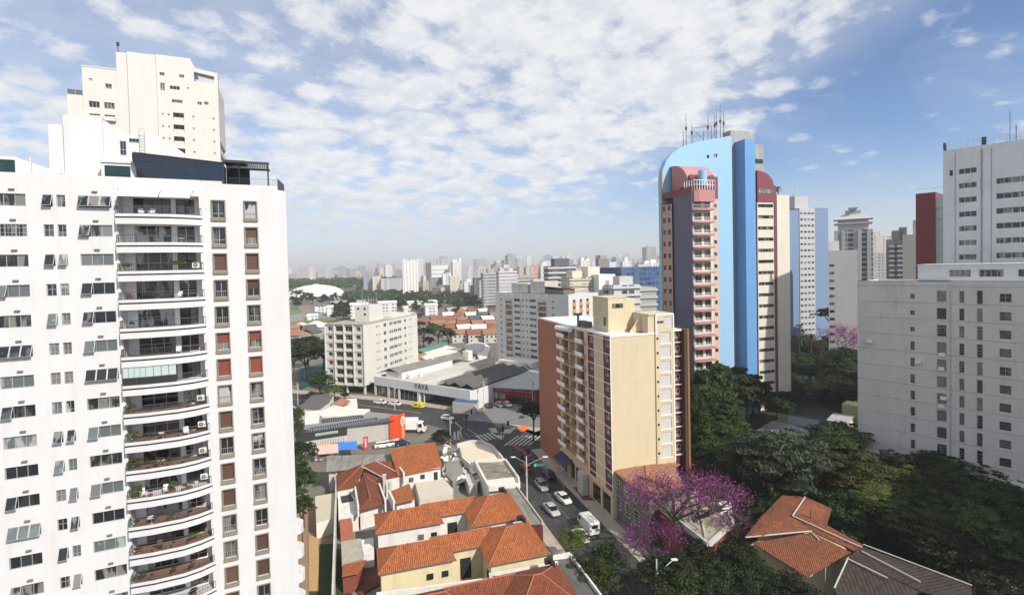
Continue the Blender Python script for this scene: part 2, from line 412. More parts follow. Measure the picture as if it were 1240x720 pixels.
# ================================================================== white apartment block on the left
YL = rad(24.2)
A = thing('apartment_building', 'long white apartment block filling the left edge, with curved balconies and dark glazed penthouse', 'building', (-40.63, 52.147, 0), YL)
P_ = 2.94
mb = MB()
left_op, right_op = [], []
wlist = []
rng = random.Random(4)
for r in range(19):
    zc = 53.62 - P_*r
    if zc < 2: break
    st = [rng.choice(['three', 'three', 'threeopen', 'threeopen2']), rng.choice(['cross', 'rail', 'oneopen', 'blind0']), rng.choice(['rail', 'oneopen', 'blind0']), rng.choice(['three', 'three', 'threeopen', 'threeopen2'])]
    if r == 0: st = ['three', 'oneopen', 'cross', 'threeopen2']
    if r == 1: st = ['threegrid', 'cross', 'rail', 'threeopen']
    for (uc, w_, s_) in ((-8.35, 2.5, st[0]), (-5.45, .78, st[1]), (-4.42, .68, st[2]), (-1.72, 2.7, st[3])):
        left_op.append((uc-w_/2, uc+w_/2, zc-.6, zc+.6)); wlist.append((uc, zc, w_, 1.2, s_, rng.random()))
    zc = 53.05 - 2.925*r
    for uc in (9.17, 12.34):
        if zc > 1.5:
            right_op.append((uc-.62, uc+.62, zc-.85, zc+1.0)); 
lz = []
for r in range(18):
    zf = 52.05 - P_*r            # balcony floor
    if zf < 1: break
    right_op.append((.15, 7.35, zf+.05, zf+2.42)); lz.append(zf)
UL = -12.4
wall(mb, (UL, 0), (1, 0), 0-UL, 0, 56.25, [(a-UL, b-UL, c, d) for a, b, c, d in left_op], .2)
big = [q for q in right_op if q[1]-q[0] > 3]; sm = [q for q in right_op if q[1]-q[0] < 3]
wall(mb, (0, 0), (1, 0), 7.6, 0, 56.25, big, 1.9)
wall(mb, (7.6, 0), (1, 0), 7.56, 0, 55.95, [(a-7.6, b-7.6, c, d) for a, b, c, d in sm], .28)
wall(mb, (15.16, 0), (cos(.62), sin(.62)), 1.05, 0, 55.5)
ex, ey = 15.16+1.05*cos(.62), 1.05*sin(.62)
wall(mb, (ex, ey), (0, 1), 13-ey, 0, 55.2); wall(mb, (ex, 13), (-1, 0), ex-UL, 0, 56); wall(mb, (UL, 13), (0, -1), 13, 0, 56)
mb.prism([(UL, .02), (15.1, .02), (ex-.05, ey), (ex-.05, 12.9), (UL, 12.9)], 55.0, 55.2, 0)
mb.box(UL, 7.6, .01, .3, 55.2, 56.24); mb.box(7.6, 15.1, .01, .3, 55.2, 55.94)
mb.build('wall', white, A)
mb = MB(); wall(mb, (.15, 1.88), (1, 0), 7.2, 0, 54.9, [(.9, 4.3, z+.1, z+2.3) for z in lz]+[(4.75, 6.5, z+.1, z+2.3) for z in lz], .12)
mb.build('balcony_back_wall', white2, A)
for uc, zc, w_, h_, s_, q in wlist:
    mats = [metal, glass if q < .6 else glassp, blind_r]; key = 'L0' if q < .6 else 'L1'
    if s_ == 'blind0': s_ = 'two'; mats = [metal, glassp if q < .5 else glassc, metal]; key = 'L2' if q < .5 else 'L3'
    put(A, wmesh(key, w_, h_, s_, mats), 'window', (0, 0), (1, 0), uc, zc)
    if w_ > 2: MBv = None
hood = MB(); hood.box(-.22, .22, -.16, 0, -.05, .05, 0); hood.face([(-.22, -.16, .05), (.22, -.16, .05), (.22, 0, .12), (-.22, 0, .12)]); hoodm = hood.mesh('vent_hood', concd)
for r in range(18):
    for uc in (-8.1, -1.7): put(A, hoodm, 'vent_hood', (0, 0), (1, 0), uc, 53.62-P_*r+.98)
# framed windows of the right-hand stack: beige surround, sill box, roller blind
sr = MB()
for (a, b, c, d) in ((-.70, -.6, -1.0, 1.1), (.6, .70, -1.0, 1.1), (-.6, .6, 1.02, 1.1)): sr.box(a, b, -.14, .2, c, d)
sr.box(-.72, .72, -.2, .2, -1.2, -.86); surm = sr.mesh('surround', beige_fr)
sty = ['two', 'blind', 'halfblind', 'rail', 'cross']
seqE = ['two', 'two', 'blind', 'rail', 'rail', 'halfblind', 'blind', 'rail', 'blind', 'rail', 'blind', 'blind', 'rail', 'rail', 'blind', 'blind', 'two', 'two']
seqF = ['rail', 'halfblind', 'blind', 'halfblind', 'rail', 'halfblind', 'blind', 'two', 'two', 'two', 'rail', 'cross', 'two', 'blind', 'blind', 'two', 'two', 'two']
for col, (uc, seq) in enumerate(((9.17, seqE), (12.34, seqF))):
    for r in range(18):
        zc = 53.05 - 2.925*r + .07
        if zc < 2: continue
        red = r in (5, 6); cur = (r+col) % 3 == 1
        mats = [metal, glassc if cur else glass, blind_o if red else blind_r]
        o = put(A, wmesh('L5%d%d' % (red, cur), 1.24, 1.85, seq[r], mats, .24), 'window', (0, 0), (1, 0), uc, zc+.005)
        link('surround', surm, o, (0, 0, -.07))
# balconies
poly = [(.12, -.02), (.12, -.95), (2.2, -1.22), (4.9, -1.2), (6.4, -.75), (7.62, -.02)]
sl = MB(); sl.prism(poly, -.12, .05); sl.prism([(.16, 0.0), (7.34, 0.0), (7.34, 1.86), (.16, 1.86)], -.1, .045)
ins = [(.12, -.02), (.25, -.84), (2.2, -1.1), (4.87, -1.08), (6.35, -.65), (7.4, -.02)]
out = poly
for i in range(5):
    a, b, c, d = out[i], out[i+1], ins[i+1], ins[i]
    sl.prism([a, b, c, d], -.72, .34)
slm = sl.mesh('balcony_slab', white)
floor_m = mk('terracotta_balcony_floor', (.22, .13, .09), .8, .2, 2)
def railmesh(kind):
    rl = MB(); pts = [(.16, -.1), (.16, -.9), (2.2, -1.17), (4.9, -1.15), (6.4, -.7), (7.55, -.05)]
    for i in range(5):
        (x0, y0), (x1, y1) = pts[i], pts[i+1]; Ld = hypot(x1-x0, y1-y0); n = max(2, int(Ld/.16))
        rl.tube((x0, y0, 1.12), (x1, y1, 1.12), .028, n=5); rl.tube((x0, y0, .42), (x1, y1, .42), .018, n=4)
        for k in range(n+1):
            t = k/n; rl.tube((x0+(x1-x0)*t, y0+(y1-y0)*t, .34), (x0+(x1-x0)*t, y0+(y1-y0)*t, 1.12), .012 if k % 7 else .024, n=4, cap=False)
        if kind == 1:
            for zc in (.6, .78, .95): rl.tube((x0, y0, zc), (x1, y1, zc), .012, n=4)
        if kind == 2 and 0 < i < 3: rl.face([(x0, y0, .36), (x1, y1, .36), (x1, y1, 1.1), (x0, y0, 1.1)], 1)
    return rl.mesh('railing', [rail_m, dmetal])
rms = [railmesh(k) for k in range(3)]
d3 = wmesh('Ld', 3.4, 2.2, 'door3', [metal, glassc, blind_r], .1); d3b = wmesh('Lde', 3.4, 2.2, 'four', [dmetal, glass, blind_r], .1)
d2 = wmesh('Ld', 1.75, 2.2, 'two', [metalw, glassc, blind_r], .1); d2b = wmesh('Lde', 1.75, 2.2, 'two', [dmetal, glass, blind_r], .1)
for k, z in enumerate(lz):
    b = link('balcony_slab', slm, A, (0, 0, z)); link('railing', rms[2 if k == 6 else (0 if k < 4 else k % 2)], b)
    put(A, d3 if k % 3 else d3b, 'balcony_door', (.15, 1.88), (1, 0), 2.6, z+1.2); put(A, d2 if k % 2 else d2b, 'balcony_door', (.15, 1.88), (1, 0), 5.625, z+1.2)
fl = MB(); fl.prism([(.3, -.8), (2.2, -1.05), (4.85, -1.03), (6.3, -.6), (7.3, 0.02), (7.3, 1.85), (.3, 1.85)], .052, .07); flm = fl.mesh('balcony_floor', floor_m)
for k, z in enumerate(lz):
    if k in (5, 7, 8, 9, 11, 12, 13): link('balcony_floor', flm, A, (0, 0, z))
# enclosed balcony (frosted sliding panes) on the seventh floor from the top
gp = MB()
pts = [(.2, -.86), (2.2, -1.1), (4.9, -1.08)]
for i in range(2):
    (x0, y0), (x1, y1) = pts[i], pts[i+1]
    for k in range(4):
        t0, t1 = k/4, (k+1)/4-.02
        a = (x0+(x1-x0)*t0, y0+(y1-y0)*t0); c = (x0+(x1-x0)*t1, y0+(y1-y0)*t1)
        gp.face([(*a, .36), (*c, .36), (*c, 2.2), (*a, 2.2)], 0); gp.tube((*a, .36), (*a, 2.2), .025, n=4, m=1)
gp.build('glazed_enclosure', [mk('frosted_pane', (.42, .52, .53), .2, .05), metal], A, (0, 0, lz[6]))
# downpipe, side balconies
mb = MB(); mb.tube((0, -.08, 1), (0, -.08, 56), .07, n=6); mb.tube((-.25, -.05, 1), (-.25, -.05, 55), .03, n=4); mb.build('downpipe', metalw, A)
mb = MB(); mb.prism([(0, -.9), (.45, -.75), (.72, -.3), (.75, .4), (.4, 1.0), (0, 1.4)], -1.0, .1); wm_ = mb.mesh('side_balcony', white)
for k in range(5): link('side_balcony', wm_, A, (ex, 1.9, 15.6-2.94*k))
# awnings on the top balcony
mb = MB()
for (a, b) in ((.35, 3.95), (4.05, 6.75)):
    mb.face([(a, -.05, 55.0), (b, -.05, 55.0), (b+.0, -1.55, 54.3), (a, -1.55, 54.3)]); mb.face([(a, -1.55, 54.3), (b, -1.55, 54.3), (b, -1.57, 54.08), (a, -1.57, 54.08)])
    mb.tube((a, -1.55, 54.3), (a, -.05, 54.3), .025, n=4); mb.tube((b, -1.55, 54.3), (b, -.05, 54.3), .025, n=4); mb.face([(a, -.02, 55.0), (a, -1.5, 54.32), (a, -.02, 54.32)])
mb.box(.2, 6.9, -.12, -.01, 55.0, 55.14); mb.build('awning', awn, A)
# roof volumes
mb = MB()
def wedge(mb, x0, x1, y0, y1, z0, zl, zr, m=0):
    mb.face([(x0,y0,z0),(x1,y0,z0),(x1,y0,zr),(x0,y0,zl)], m); mb.face([(x1,y1,z0),(x0,y1,z0),(x0,y1,zl),(x1,y1,zr)], m)
    mb.face([(x0,y1,z0),(x0,y0,z0),(x0,y0,zl),(x0,y1,zl)], m); mb.face([(x1,y0,z0),(x1,y1,z0),(x1,y1,zr),(x1,y0,zr)], m); mb.face([(x0,y0,zl),(x1,y0,zr),(x1,y1,zr),(x0,y1,zl)], m)
mb.box(-6.45, -4.9, 4.0, 9, 55.2, 62.1); mb.box(-4.9, -1.6, 3.0, 9.5, 55.2, 63.0)
wedge(mb, -1.6, .6, 3.2, 9, 55.2, 62.7, 61.4); wedge(mb, .6, 3.1, 3.2, 8.5, 55.2, 61.4, 61.7); wedge(mb, 3.1, 6.6, 3.2, 8.5, 55.2, 61.6, 59.1)
mb.box(-12.4, -8.0, 1.2, 6, 55.2, 58.0); wedge(mb, -8.0, -4.75, 1.2, 5, 55.2, 57.9, 56.6); mb.box(-7.0, -6.9, 1.0, 1.2, 55.2, 58.0)
mb.box(-1.5, 1.5, 1.6, 3.2, 55.2, 57.95); mb.box(-1.6, 1.65, 1.45, 3.3, 57.95, 58.2)
mb.build('roof_block', white, A)
put(A, wmesh('Lp', 2.2, 1.3, 'two', [dmetal, glassg, blind_r], .03), 'penthouse_window', (0, 1.57), (1, 0), -.1, 57.0)
put(A, wmesh('Lp', 2.6, 1.5, 'two', [dmetal, glassg, blind_r], .03), 'penthouse_window', (0, 1.17), (1, 0), -9.5, 56.9)
put(A, wmesh('Lq', .55, 1.5, 'rail', [metal, glassb, blind_r], .03), 'window', (0, 3.15), (1, 0), .1, 59.9); put(A, wmesh('Lq', .9, .4, 'three', [metal, glassb, blind_r], .03), 'window', (0, 3.15), (1, 0), 1.1, 60.8)
mb = MB()
for xx in (1.6, 2.1): mb.tube((xx, 3.0, 58), (xx, 3.0, 62.2), .025, n=4)
for k in range(14): mb.tube((1.6, 3.0, 58.2+k*.3), (2.1, 3.0, 58.2+k*.3), .018, n=4)
for k in range(5): mb.tube((1.6, 3.0, 59.5+k*.6), (1.85, 2.5, 59.5+k*.6), .015, n=4)
mb.build('roof_ladder', metal, A)
# glazed penthouse: curved lower left corner, sloping top
mb = MB(); y = .7
top = lambda x: 59.0-(x-1.45)*.045 - (.0 if x < 6 else (x-6)*.06)
cv = [(1.45, 58.9), (1.45, 58.2), (1.75, 57.4), (2.3, 56.8), (3.1, 56.4)]
pl = [(x, y, z) for x, z in cv]+[(9.7, y, 56.4), (9.7, y, top(9.7))]
mb.face(pl, 0); mb.face([(9.7, y, 56.0), (9.7, 5.5, 56.0), (9.7, 5.5, top(9.7)), (9.7, y, top(9.7))], 0)
mb.face([(1.45, y, 58.95), (9.7, y, top(9.7)+.02), (9.7, 5.5, top(9.7)+.02), (1.45, 5.5, 58.95)], 1)
for a, b in zip(cv[:-1], cv[1:]): mb.tube((a[0], y-.03, a[1]), (b[0], y-.03, b[1]), .07, n=4, m=1)
mb.tube((3.1, y-.03, 56.4), (9.7, y-.03, 56.4), .07, n=4, m=1); mb.tube((1.45, y-.03, 58.98), (9.75, y-.03, top(9.7)), .08, n=4, m=1)
mb.tube((1.5, y-.03, 58.15), (9.7, y-.03, 57.95), .04, n=4, m=1)
for xx in (2.95, 4.55, 4.75, 6.1, 7.4, 8.6, 9.7): mb.tube((xx, y-.03, 56.4), (xx, y-.03, top(xx)), .07 if xx in (4.55, 9.7) else .035, n=4, m=1)
mb.build('penthouse_glazing', [glassb, dmetal], A)
mb = MB()
z0 = 58.45
for xx in (9.8, 14.2):
    for yy in (.6, 4.5): mb.tube((xx, yy, 55.2), (xx, yy, z0+.1), .06, n=4)
mb.tube((11.3, .6, 55.2), (11.3, .6, z0), .05, n=4)
for yy in (.5, 4.6): mb.box(9.7, 14.4, yy-.06, yy+.06, z0, z0+.22)
for k in range(24): xx = 9.8+k*.19; mb.box(xx, xx+.1, .5, 4.6, z0+.1, z0+.3)
mb.box(9.75, 12.2, 4.0, 4.1, 56.0, z0); mb.box(9.75, 12.0, .7, 4.0, z0+.31, z0+.34)
mb.tube((10, .6, 57.5), (11.2, .6, 58.4), .04, n=4); mb.build('pergola', dmetal, A)
mb = MB()
for k in range(26): xx = 10.3+k*.2; mb.tube((xx, .2, 55.9), (xx, .2, 56.7), .012, n=4, cap=False)
mb.tube((10.3, .2, 56.7), (15.2, .2, 56.7), .02, n=4); mb.face([(15.2, .25, 55.6), (15.9, 1.0, 55.4), (15.9, 1.0, 56.3), (15.2, .25, 56.9)]); mb.build('terrace_railing', rail_m, A)

# things that stand on the balconies
LM = Matrix.Translation((-40.63, 52.147, 0)) @ Matrix.Rotation(YL, 4, 'Z')
def onL(x, y, z): return tuple(LM @ Vector((x, y, z)))
plastic = mk('white_plastic', (.72, .72, .70), .5, .05); dwood = mk('dark_wood', (.09, .05, .03), .7, .2, 2)
bikepaint = mk('teal_paint', (.02, .10, .11), .4, .1)
def chair_mesh(m):
    c = MB(); c.box(-.24, .24, -.24, .24, .40, .45); c.face([(-.24, .22, .45), (.24, .22, .45), (.22, .34, .95), (-.22, .34, .95)]); c.face([(-.22, .37, .95), (.22, .37, .95), (.24, .25, .45), (-.24, .25, .45)])
    for a in (-1, 1):
        c.box(a*.26-.02, a*.26+.02, -.22, .26, .62, .65)
        for b in (-1, 1): c.tube((a*.21, b*.21, 0), (a*.21, b*.19, .63 if True else .4), .018, n=4)
    return c.mesh('seat', m)
chm, chd = chair_mesh(plastic), chair_mesh(dwood)
tm = MB(); tm.tube((0, 0, .7), (0, 0, .74), .42, n=14)
tm.tube((0, 0, 0), (0, 0, .7), .03, n=6); tm.tube((0, 0, 0), (0, 0, .03), .22, n=8); tm = tm.mesh('table', plastic)
acm = MB(); acm.box(-.4, .4, -.15, .15, 0, .6); acm.tube((-.1, -.16, .3), (-.1, -.17, .3), .22, n=14, m=1); acm.tube((-.1, -.165, .3), (-.1, -.18, .3), .06, n=8, m=0); acm = acm.mesh('air_conditioner', [plastic, concd])
ordn = ['top', 'second', 'third', 'fourth', 'fifth', 'sixth', 'seventh', 'eighth', 'ninth', 'tenth', 'eleventh', 'twelfth', 'thirteenth', 'fourteenth', 'fifteenth', 'sixteenth', 'seventeenth', 'eighteenth']
def bal(kind, me, nm, cat, desc, k, x, y, rz=0, z=0, grp=None):
    o = link(nm, me, None, onL(x, y, lz[k]+.08+z), YL+rz); tag(o, desc+' on the '+ordn[k]+' balcony down, white block', cat, grp); return o
for (k, x, y, rz, m_) in ((0, 2.2, -.3, .3, chm), (0, 3.1, -.35, -.2, chm), (3, 1.0, -.2, .8, chd), (3, 5.2, -.4, -.5, chm), (8, 5.4, -.3, .2, chm), (10, 1.4, -.4, .5, chm), (10, 3.4, -.4, .2, chm), (12, 2.6, -.3, .1, chd), (5, 5.0, -.2, .1, chm)):
    c = 'white plastic armchair' if m_ is chm else 'dark wooden armchair'
    side = 'left' if x < 2.9 else 'right'
    bal('c', m_, 'chair', 'chair', c+' towards the '+side, k, x, y, rz, grp='chairs on the balconies')
for (k, x) in ((1, 5.6), (8, 3.3), (9, 3.0), (11, 2.0)): bal('t', tm, 'table', 'table', 'small round white table', k, x, -.3, grp='tables on the balconies')
for (k, x) in ((2, 6.95), (7, 6.9), (8, 6.9), (9, 6.9), (10, 6.95)): bal('a', acm, 'air_conditioner', 'air conditioner', 'white air conditioner at the right end', k, x-.15, .9, 0, z=.5, grp='air conditioners on the balconies')
# bicycle on a lower balcony
bk = thing('bicycle', 'dark bicycle leaning inside the railing of a lower balcony of the white block', 'bicycle', onL(4.2, -.85, lz[11]+.1), YL-.05)
for xx in (-.5, .5):
    t = MB()
    for i in range(16): a, b = 2*pi*i/16, 2*pi*(i+1)/16; t.tube((xx+.33*cos(a), 0, .34+.33*sin(a)), (xx+.33*cos(b), 0, .34+.33*sin(b)), .022, n=4, cap=False); 
    for i in range(8): a = 2*pi*i/8; t.tube((xx, 0, .34), (xx+.32*cos(a), 0, .34+.32*sin(a)), .004, n=3, cap=False)
    t.build('wheel', dmetal, bk)
t = MB()
for p, q in (((-.5,0,.34),(-.1,0,.34)), ((-.1,0,.34),(-.2,0,.85)), ((-.5,0,.34),(-.17,0,.72)), ((-.1,0,.34),(.36,0,.78)), ((-.17,0,.72),(.36,0,.8)), ((.5,0,.34),(.34,0,.95))): t.tube(p, q, .02, n=5)
t.build('frame', bikepaint, bk); t = MB(); t.box(-.32, -.08, -.06, .06, .85, .9); t.build('saddle', dmetal, bk); t = MB(); t.tube((.34, -.25, .97), (.34, .25, .97), .018, n=5); t.build('handlebar', dmetal, bk)

# ================================================================== cream tower behind it
B = thing('apartment_tower', 'tall cream tower with stepped top rising behind the white block, upper left', 'building', (-103.6, 119.5, 0), rad(24)); B.scale = (.834, .9, .976)
W_ = 40.
mb = MB()
def prof(mb, pts, y0, y1, m=0):      # extruded front outline (x,z)
    n = len(pts); mb.face([(x, y0, z) for x, z in pts], m); mb.face([(x, y1, z) for x, z in reversed(pts)], m)
    for i in range(n):
        (a, b), (c, d) = pts[i], pts[(i+1) % n]; mb.face([(a, y0, b), (a, y1, b), (c, y1, d), (c, y0, d)], m)
B1rows = [88.3-3.05*k for k in range(10)]
opsR = []; winB = []
for k, z in enumerate(B1rows):
    if k >= 0: opsR.append((25.2, 28.0, z-1.05, z+.75)); winB.append((26.6, z-.15, 2.8, 1.8, 'two', 1.2))
    for x in (22.6, 24.1, 30.4, 35.8):
        if k >= 0: opsR.append((x-.25, x+.25, z-.3, z+.3)); winB.append((x, z, .5, .6, 'rail', .2))
for (x, z, w__, h__, s_) in ((22.8, 98.6, 1.3, .8, 'three'), (27.8, 98.6, 1.3, .8, 'three'), (22.8, 95.4, 1.2, 1.9, 'two'), (25.9, 95.4, 2.6, .9, 'three'), (26.4, 92.0, 2.8, .8, 'four'), (32.2, 92.0, 1.2, .8, 'two'), (34.0, 92.2, 1.2, .8, 'three'), (29.4, 95.6, .5, .5, 'rail')):
    opsR.append((x-w__/2, x+w__/2, z-h__/2, z+h__/2)); winB.append((x, z, w__, h__, s_, .2))
opsR = [q for q in opsR if not (q[2] < 92.2 < q[3] and False)]
wall(mb, (21.5, 0), (1, 0), 8.6, 0, 103.4, [(a-21.5, b-21.5, c, d) for a, b, c, d in opsR if b < 30.1], .25)
wall(mb, (30.1, 0), (1, 0), 7.2, 0, 97.6, [(a-30.1, b-30.1, c, d) for a, b, c, d in opsR if a >= 30.1], .25)
prof(mb, [(30.1, 100.2), (37.3, 99.3), (37.3, 100.4), (31.4, 101.0), (30.1, 103.4)], 0, 3); mb.box(36.4, 37.3, 0, 3, 97.6, 99.4); mb.box(30.1, 31.0, 0, 3, 97.6, 100.3)
mb.box(14.6, 21.5, -.9, 12, 0, 102.9); mb.box(11.8, 14.6, -.2, 12, 0, 102.7)
mb.box(21.5, 30.1, .3, 16, 103.0, 103.4); mb.box(30.1, 37.3, 1.5, 16, 94, 94.4)
wall(mb, (37.3, 0), (0, 1), 16, 0, 97.6, [(1.2, 14.8, B1rows[k]-1.3, B1rows[k]+.5) for k in range(2, 10)], .8); mb.box(21.5, 37.3, 15.7, 16, 0, 97.6)
lft = []
for k, z in enumerate(B1rows):
    if k > 5: break
    for x in (6.2, 9.7): lft.append((x-1.25, x+1.25, z-.9+1.2, z+.6+1.2)); winB.append((x, z-.15+1.2, 2.5, 1.5, 'three', .3))
lft += [(8.9, 10.5, 93.5, 94.7), (5.2, 6.0, 95, 95.6)]; winB.append((9.7, 94.1, 1.6, 1.2, 'two', .25)); winB.append((5.6, 95.3, .8, .6, 'two', .2))
wall(mb, (3.7, 0), (1, 0), 8.1, 0, 98.3, [(a-3.7, b-3.7, c, d) for a, b, c, d in lft if a > 3.7], .3)
mb.box(3.7, 11.8, .32, 12, 98.0, 98.3); wall(mb, (3.7, 12), (0, -1), 12, 0, 98.3); mb.box(0, 3.7, .3, 11, 0, 91.3)
mb.box(3.5, 12, -.12, .1, 98.3, 98.55); mb.build('wall', cream1, B)
for x, z, w__, h__, s_, d_ in winB: put(B, wmesh('B1%d' % (w__ > 1), w__, h__, s_, [metalw, glass, blind_r], d_), 'window', (0, 0), (1, 0), x, z)
bs = MB(); bs.box(-1.5, 1.5, -.9, .0, -1.0, -.7); bs.box(-1.5, 1.5, -.9, -.8, -.7, 0.0); bs.box(-1.5, -1.4, -.9, 0, -.7, 0); bs.box(1.4, 1.5, -.9, 0, -.7, 0); bsm = bs.mesh('balcony', cream1)
for k in range(1, 6):
    for x in (6.2, 9.7): link('balcony', bsm, B, (x, 0, B1rows[k]+1.2))
mb = MB(); mb.tube((12.2, .5, 102), (12.2, .5, 105.2), .12, n=5); mb.box(11.9, 12.5, .2, .8, 104.5, 105.3); mb.build('roof_antenna', dmetal, B)
mb = MB()
for x in (.1, 1.9, 3.6): mb.tube((x, .4, 91.3), (x, .4, 94.4), .07, n=4)
mb.tube((.1, .4, 94.4), (3.6, .4, 94.4), .07, n=4); mb.tube((.1, .4, 92.7), (3.6, .4, 92.7), .05, n=4); mb.face([(.1, .4, 91.4), (3.6, .4, 91.4), (3.6, .4, 92.6), (.1, .4, 92.6)], 1); mb.build('terrace_screen', [metal, glassp], B)
mb = MB()
for k in range(0, 9): mb.box(25.3, 27.9, -.02, .06, B1rows[k]-1.05, B1rows[k]-.45)
mb.box(14.75, 21.4, -.95, -.91, 60, 92)
mb.build('window_parapet', cream1, B)
# ================================================================== cream and maroon corner block in the middle
U = mk
M_ = thing('apartment_block', 'cream block with brick end wall and maroon panels on the avenue corner', 'building', (17.4, 90.3, 0), YAW)
FP = 2.671
mb = MB()
# front: plain cream wall
wall(mb, (0, 0), (1, 0), 9.15, 0, 33.0)
S2 = []; pan = []
zr = [32.25-FP*k for k in range(9)]
for z in zr:
    S2.append((9.35, 9.75, z-.28, z+.18)); pan.append((11.2, z+.05))
wall(mb, (9.15, -.25), (1, 0), 3.95, 0, 36.75, [(a-9.15+.0, b-9.15, c, d) for a, b, c, d in S2]+[(10.1-9.15, 12.35-9.15, z-.95, z+1.05) for u_, z in pan]+[(9.5-9.15, 11.0-9.15, 35.0, 35.45), (11.1-9.15, 12.9-9.15, 34.3, 36.2)], .18)
wall(mb, (9.15, .0), (0, -1), .25, 0, 36.75)
wall(mb, (13.1, -.25), (0, 1), .9, 0, 36.75)
wall(mb, (7.7, 5.5), (0, -1), 5.5, 33, 36.75); mb.box(7.7, 13.1, -.22, 5.5, 36.6, 36.8); mb.box(7.7, 9.2, -.02, .2, 33, 36.7); wall(mb, (13.1, 0), (0, 1), 5.5, 33, 36.75)
mb.face([(7.7, 5.5, 33), (7.7, 5.5, 36.7), (13.1, 5.5, 36.7), (13.1, 5.5, 33)])
mb.build('wall', cream, M_)
# low sloping strut wall beside the stair tower
mb = MB(); mb.face([(5.3, 2.2, 33.1), (7.7, 2.2, 33.1), (7.7, 2.2, 36.6), (5.3, 2.2, 33.6)][::1]); mb.box(5.2, 7.7, 2.2, 2.4, 33, 33.5)
mb.build('roof_screen_wall', sand, M_)
mb = MB(); mb.box(9.15, 9.4, -.32, -.26, 33.0, 36.8); mb.box(12.85, 13.12, -.32, -.26, 0+9, 36.8); mb.box(9.15, 13.1, -.32, -.26, 36.5, 36.8)
for z in zr: mb.box(9.9, 12.5, -.31, -.255, z-1.12, z-.98)
mb.build('white_trim', white2, M_)
lou = MB()
lou.face([(-1.12, .12, -1), (1.12, .12, -1), (1.12, .12, 1), (-1.12, .12, 1)])
for i in range(3): lou.tube((-.56+.56*i, .1, -1), (-.56+.56*i, .1, 1), .03, n=4, m=1)
for i in range(9): lou.tube((-1.12, .1, -.9+.22*i), (1.12, .1, -.9+.22*i), .012, n=4, m=1)
loum = lou.mesh('utility_screen', [mk('pale_grey_screen', (.50, .51, .50), .6, .08), metalw])
for u_, z in pan: put(M_, loum, 'utility_screen', (0, -.25), (1, 0), u_+.02, z)
for z in zr: put(M_, wmesh('m1', .4, .46, 'rail', [dmetal, glass, blind_r], .15), 'window', (0, -.25), (1, 0), 9.55, z-.05)
put(M_, wmesh('m1', 1.5, .45, 'three', [dmetal, glass, blind_r], .15), 'window', (0, -.25), (1, 0), 10.25, 35.22); put(M_, loum, 'utility_screen', (0, -.25), (1, 0), 12.0, 35.25)
# maroon recess + rust fin
mb = MB(); ops = [(.25, 1.75, z-.35, z+.75) for z in zr]
wall(mb, (13.1, .65), (1, 0), 2.05, 8, 33.3, ops, .12); mb.build('maroon_panel', maroon, M_)
for z in zr: put(M_, wmesh('m2', 1.5, 1.1, 'two', [metalw, glass, blind_r], .1), 'window', (13.1, .65), (1, 0), 1.0, z+.2)
mb = MB(); mb.box(13.1, 15.15, .3, .66, -.05, .05); fe_ = mb.mesh('floor_edge', white2)
for z in zr: link('floor_edge', fe_, M_, (0, 0, z-1.1))
mb = MB(); mb.box(13.1, 16.3, .2, 5, 33.3, 33.6); mb.build('recess_roof', white2, M_)
mb = MB(); mb.box(15.15, 15.75, -.5, 9, 0, 33.6); mb.build('brown_fin', mk('dark_brown_fin', (.07, .035, .02), .8, .1), M_)
mb = MB(); mb.box(15.75, 16.15, -.6, 9, 0, 33.65); mb.build('rust_fin', rust, M_)
# left side along the avenue.  local y runs up the avenue
mb = MB(); z0, z1 = 4.6, 33.0
du = (0, -1)     # outward -x
mb_c = MB()
Yb = 24.4
def lw(mbx, y0, y1, ops, m=0, x=0., zz=(z0, z1), dep=.2): wall(mbx, (x, y1), (0, -1), y1-y0, zz[0], zz[1], [(y1-b, y1-a, c, d) for a, b, c, d in ops], dep, m)
lw(mb_c, 0, .18, []); lw(mb_c, 2.85, 6.55, []); lw(mb_c, 9.5, Yb, [(a, b, 31.9-FP*k-1.35, 31.9-FP*k+.75) for k in range(10) for a, b in ((11.2, 14.6), (15.6, 18.4), (19.2, 22.6))], dep=.9)
mb_c.box(0.02, .3, 0.02, Yb, 0, z0); mb_c.build('avenue_wall', sand, M_)
mm = MB(); ops1 = [(.75, 2.3, 31.5-FP*k-.5, 31.5-FP*k+.75) for k in range(10)]; ops2 = [(7.2, 8.8, 31.5-FP*k-.5, 31.5-FP*k+.75) for k in range(10)]
lw(mm, .18, 2.85, ops1, x=.06); lw(mm, 6.55, 9.5, ops2, x=.06); mm.build('maroon_panel', maroon, M_)
for k in range(10):
    for yc in (1.52, 8.0): put(M_, wmesh('m3', 1.58, 1.25, 'two', [metalw, glass, blind_r], .14), 'window', (.06, 0), (0, -1), -yc, 31.5-FP*k+.125)
mb = MB()
for k in range(11):
    z = 29.83+2.671-FP*k
    for a, b in ((.0, 2.87), (2.87, 6.55), (6.55, 9.5)): mb.box(-.06, .05, a, b, z-.07, z+.05)
for y_ in (-.02, 2.85, 6.5, 9.5): mb.box(-.08, .04, y_, y_+.09, z0, z1)
mb.build('white_trim', white2, M_)
mb = MB(); mb.box(-.12, 4, Yb, 38, 0, 32.98); mb.build('brick_end_wall', brick, M_)
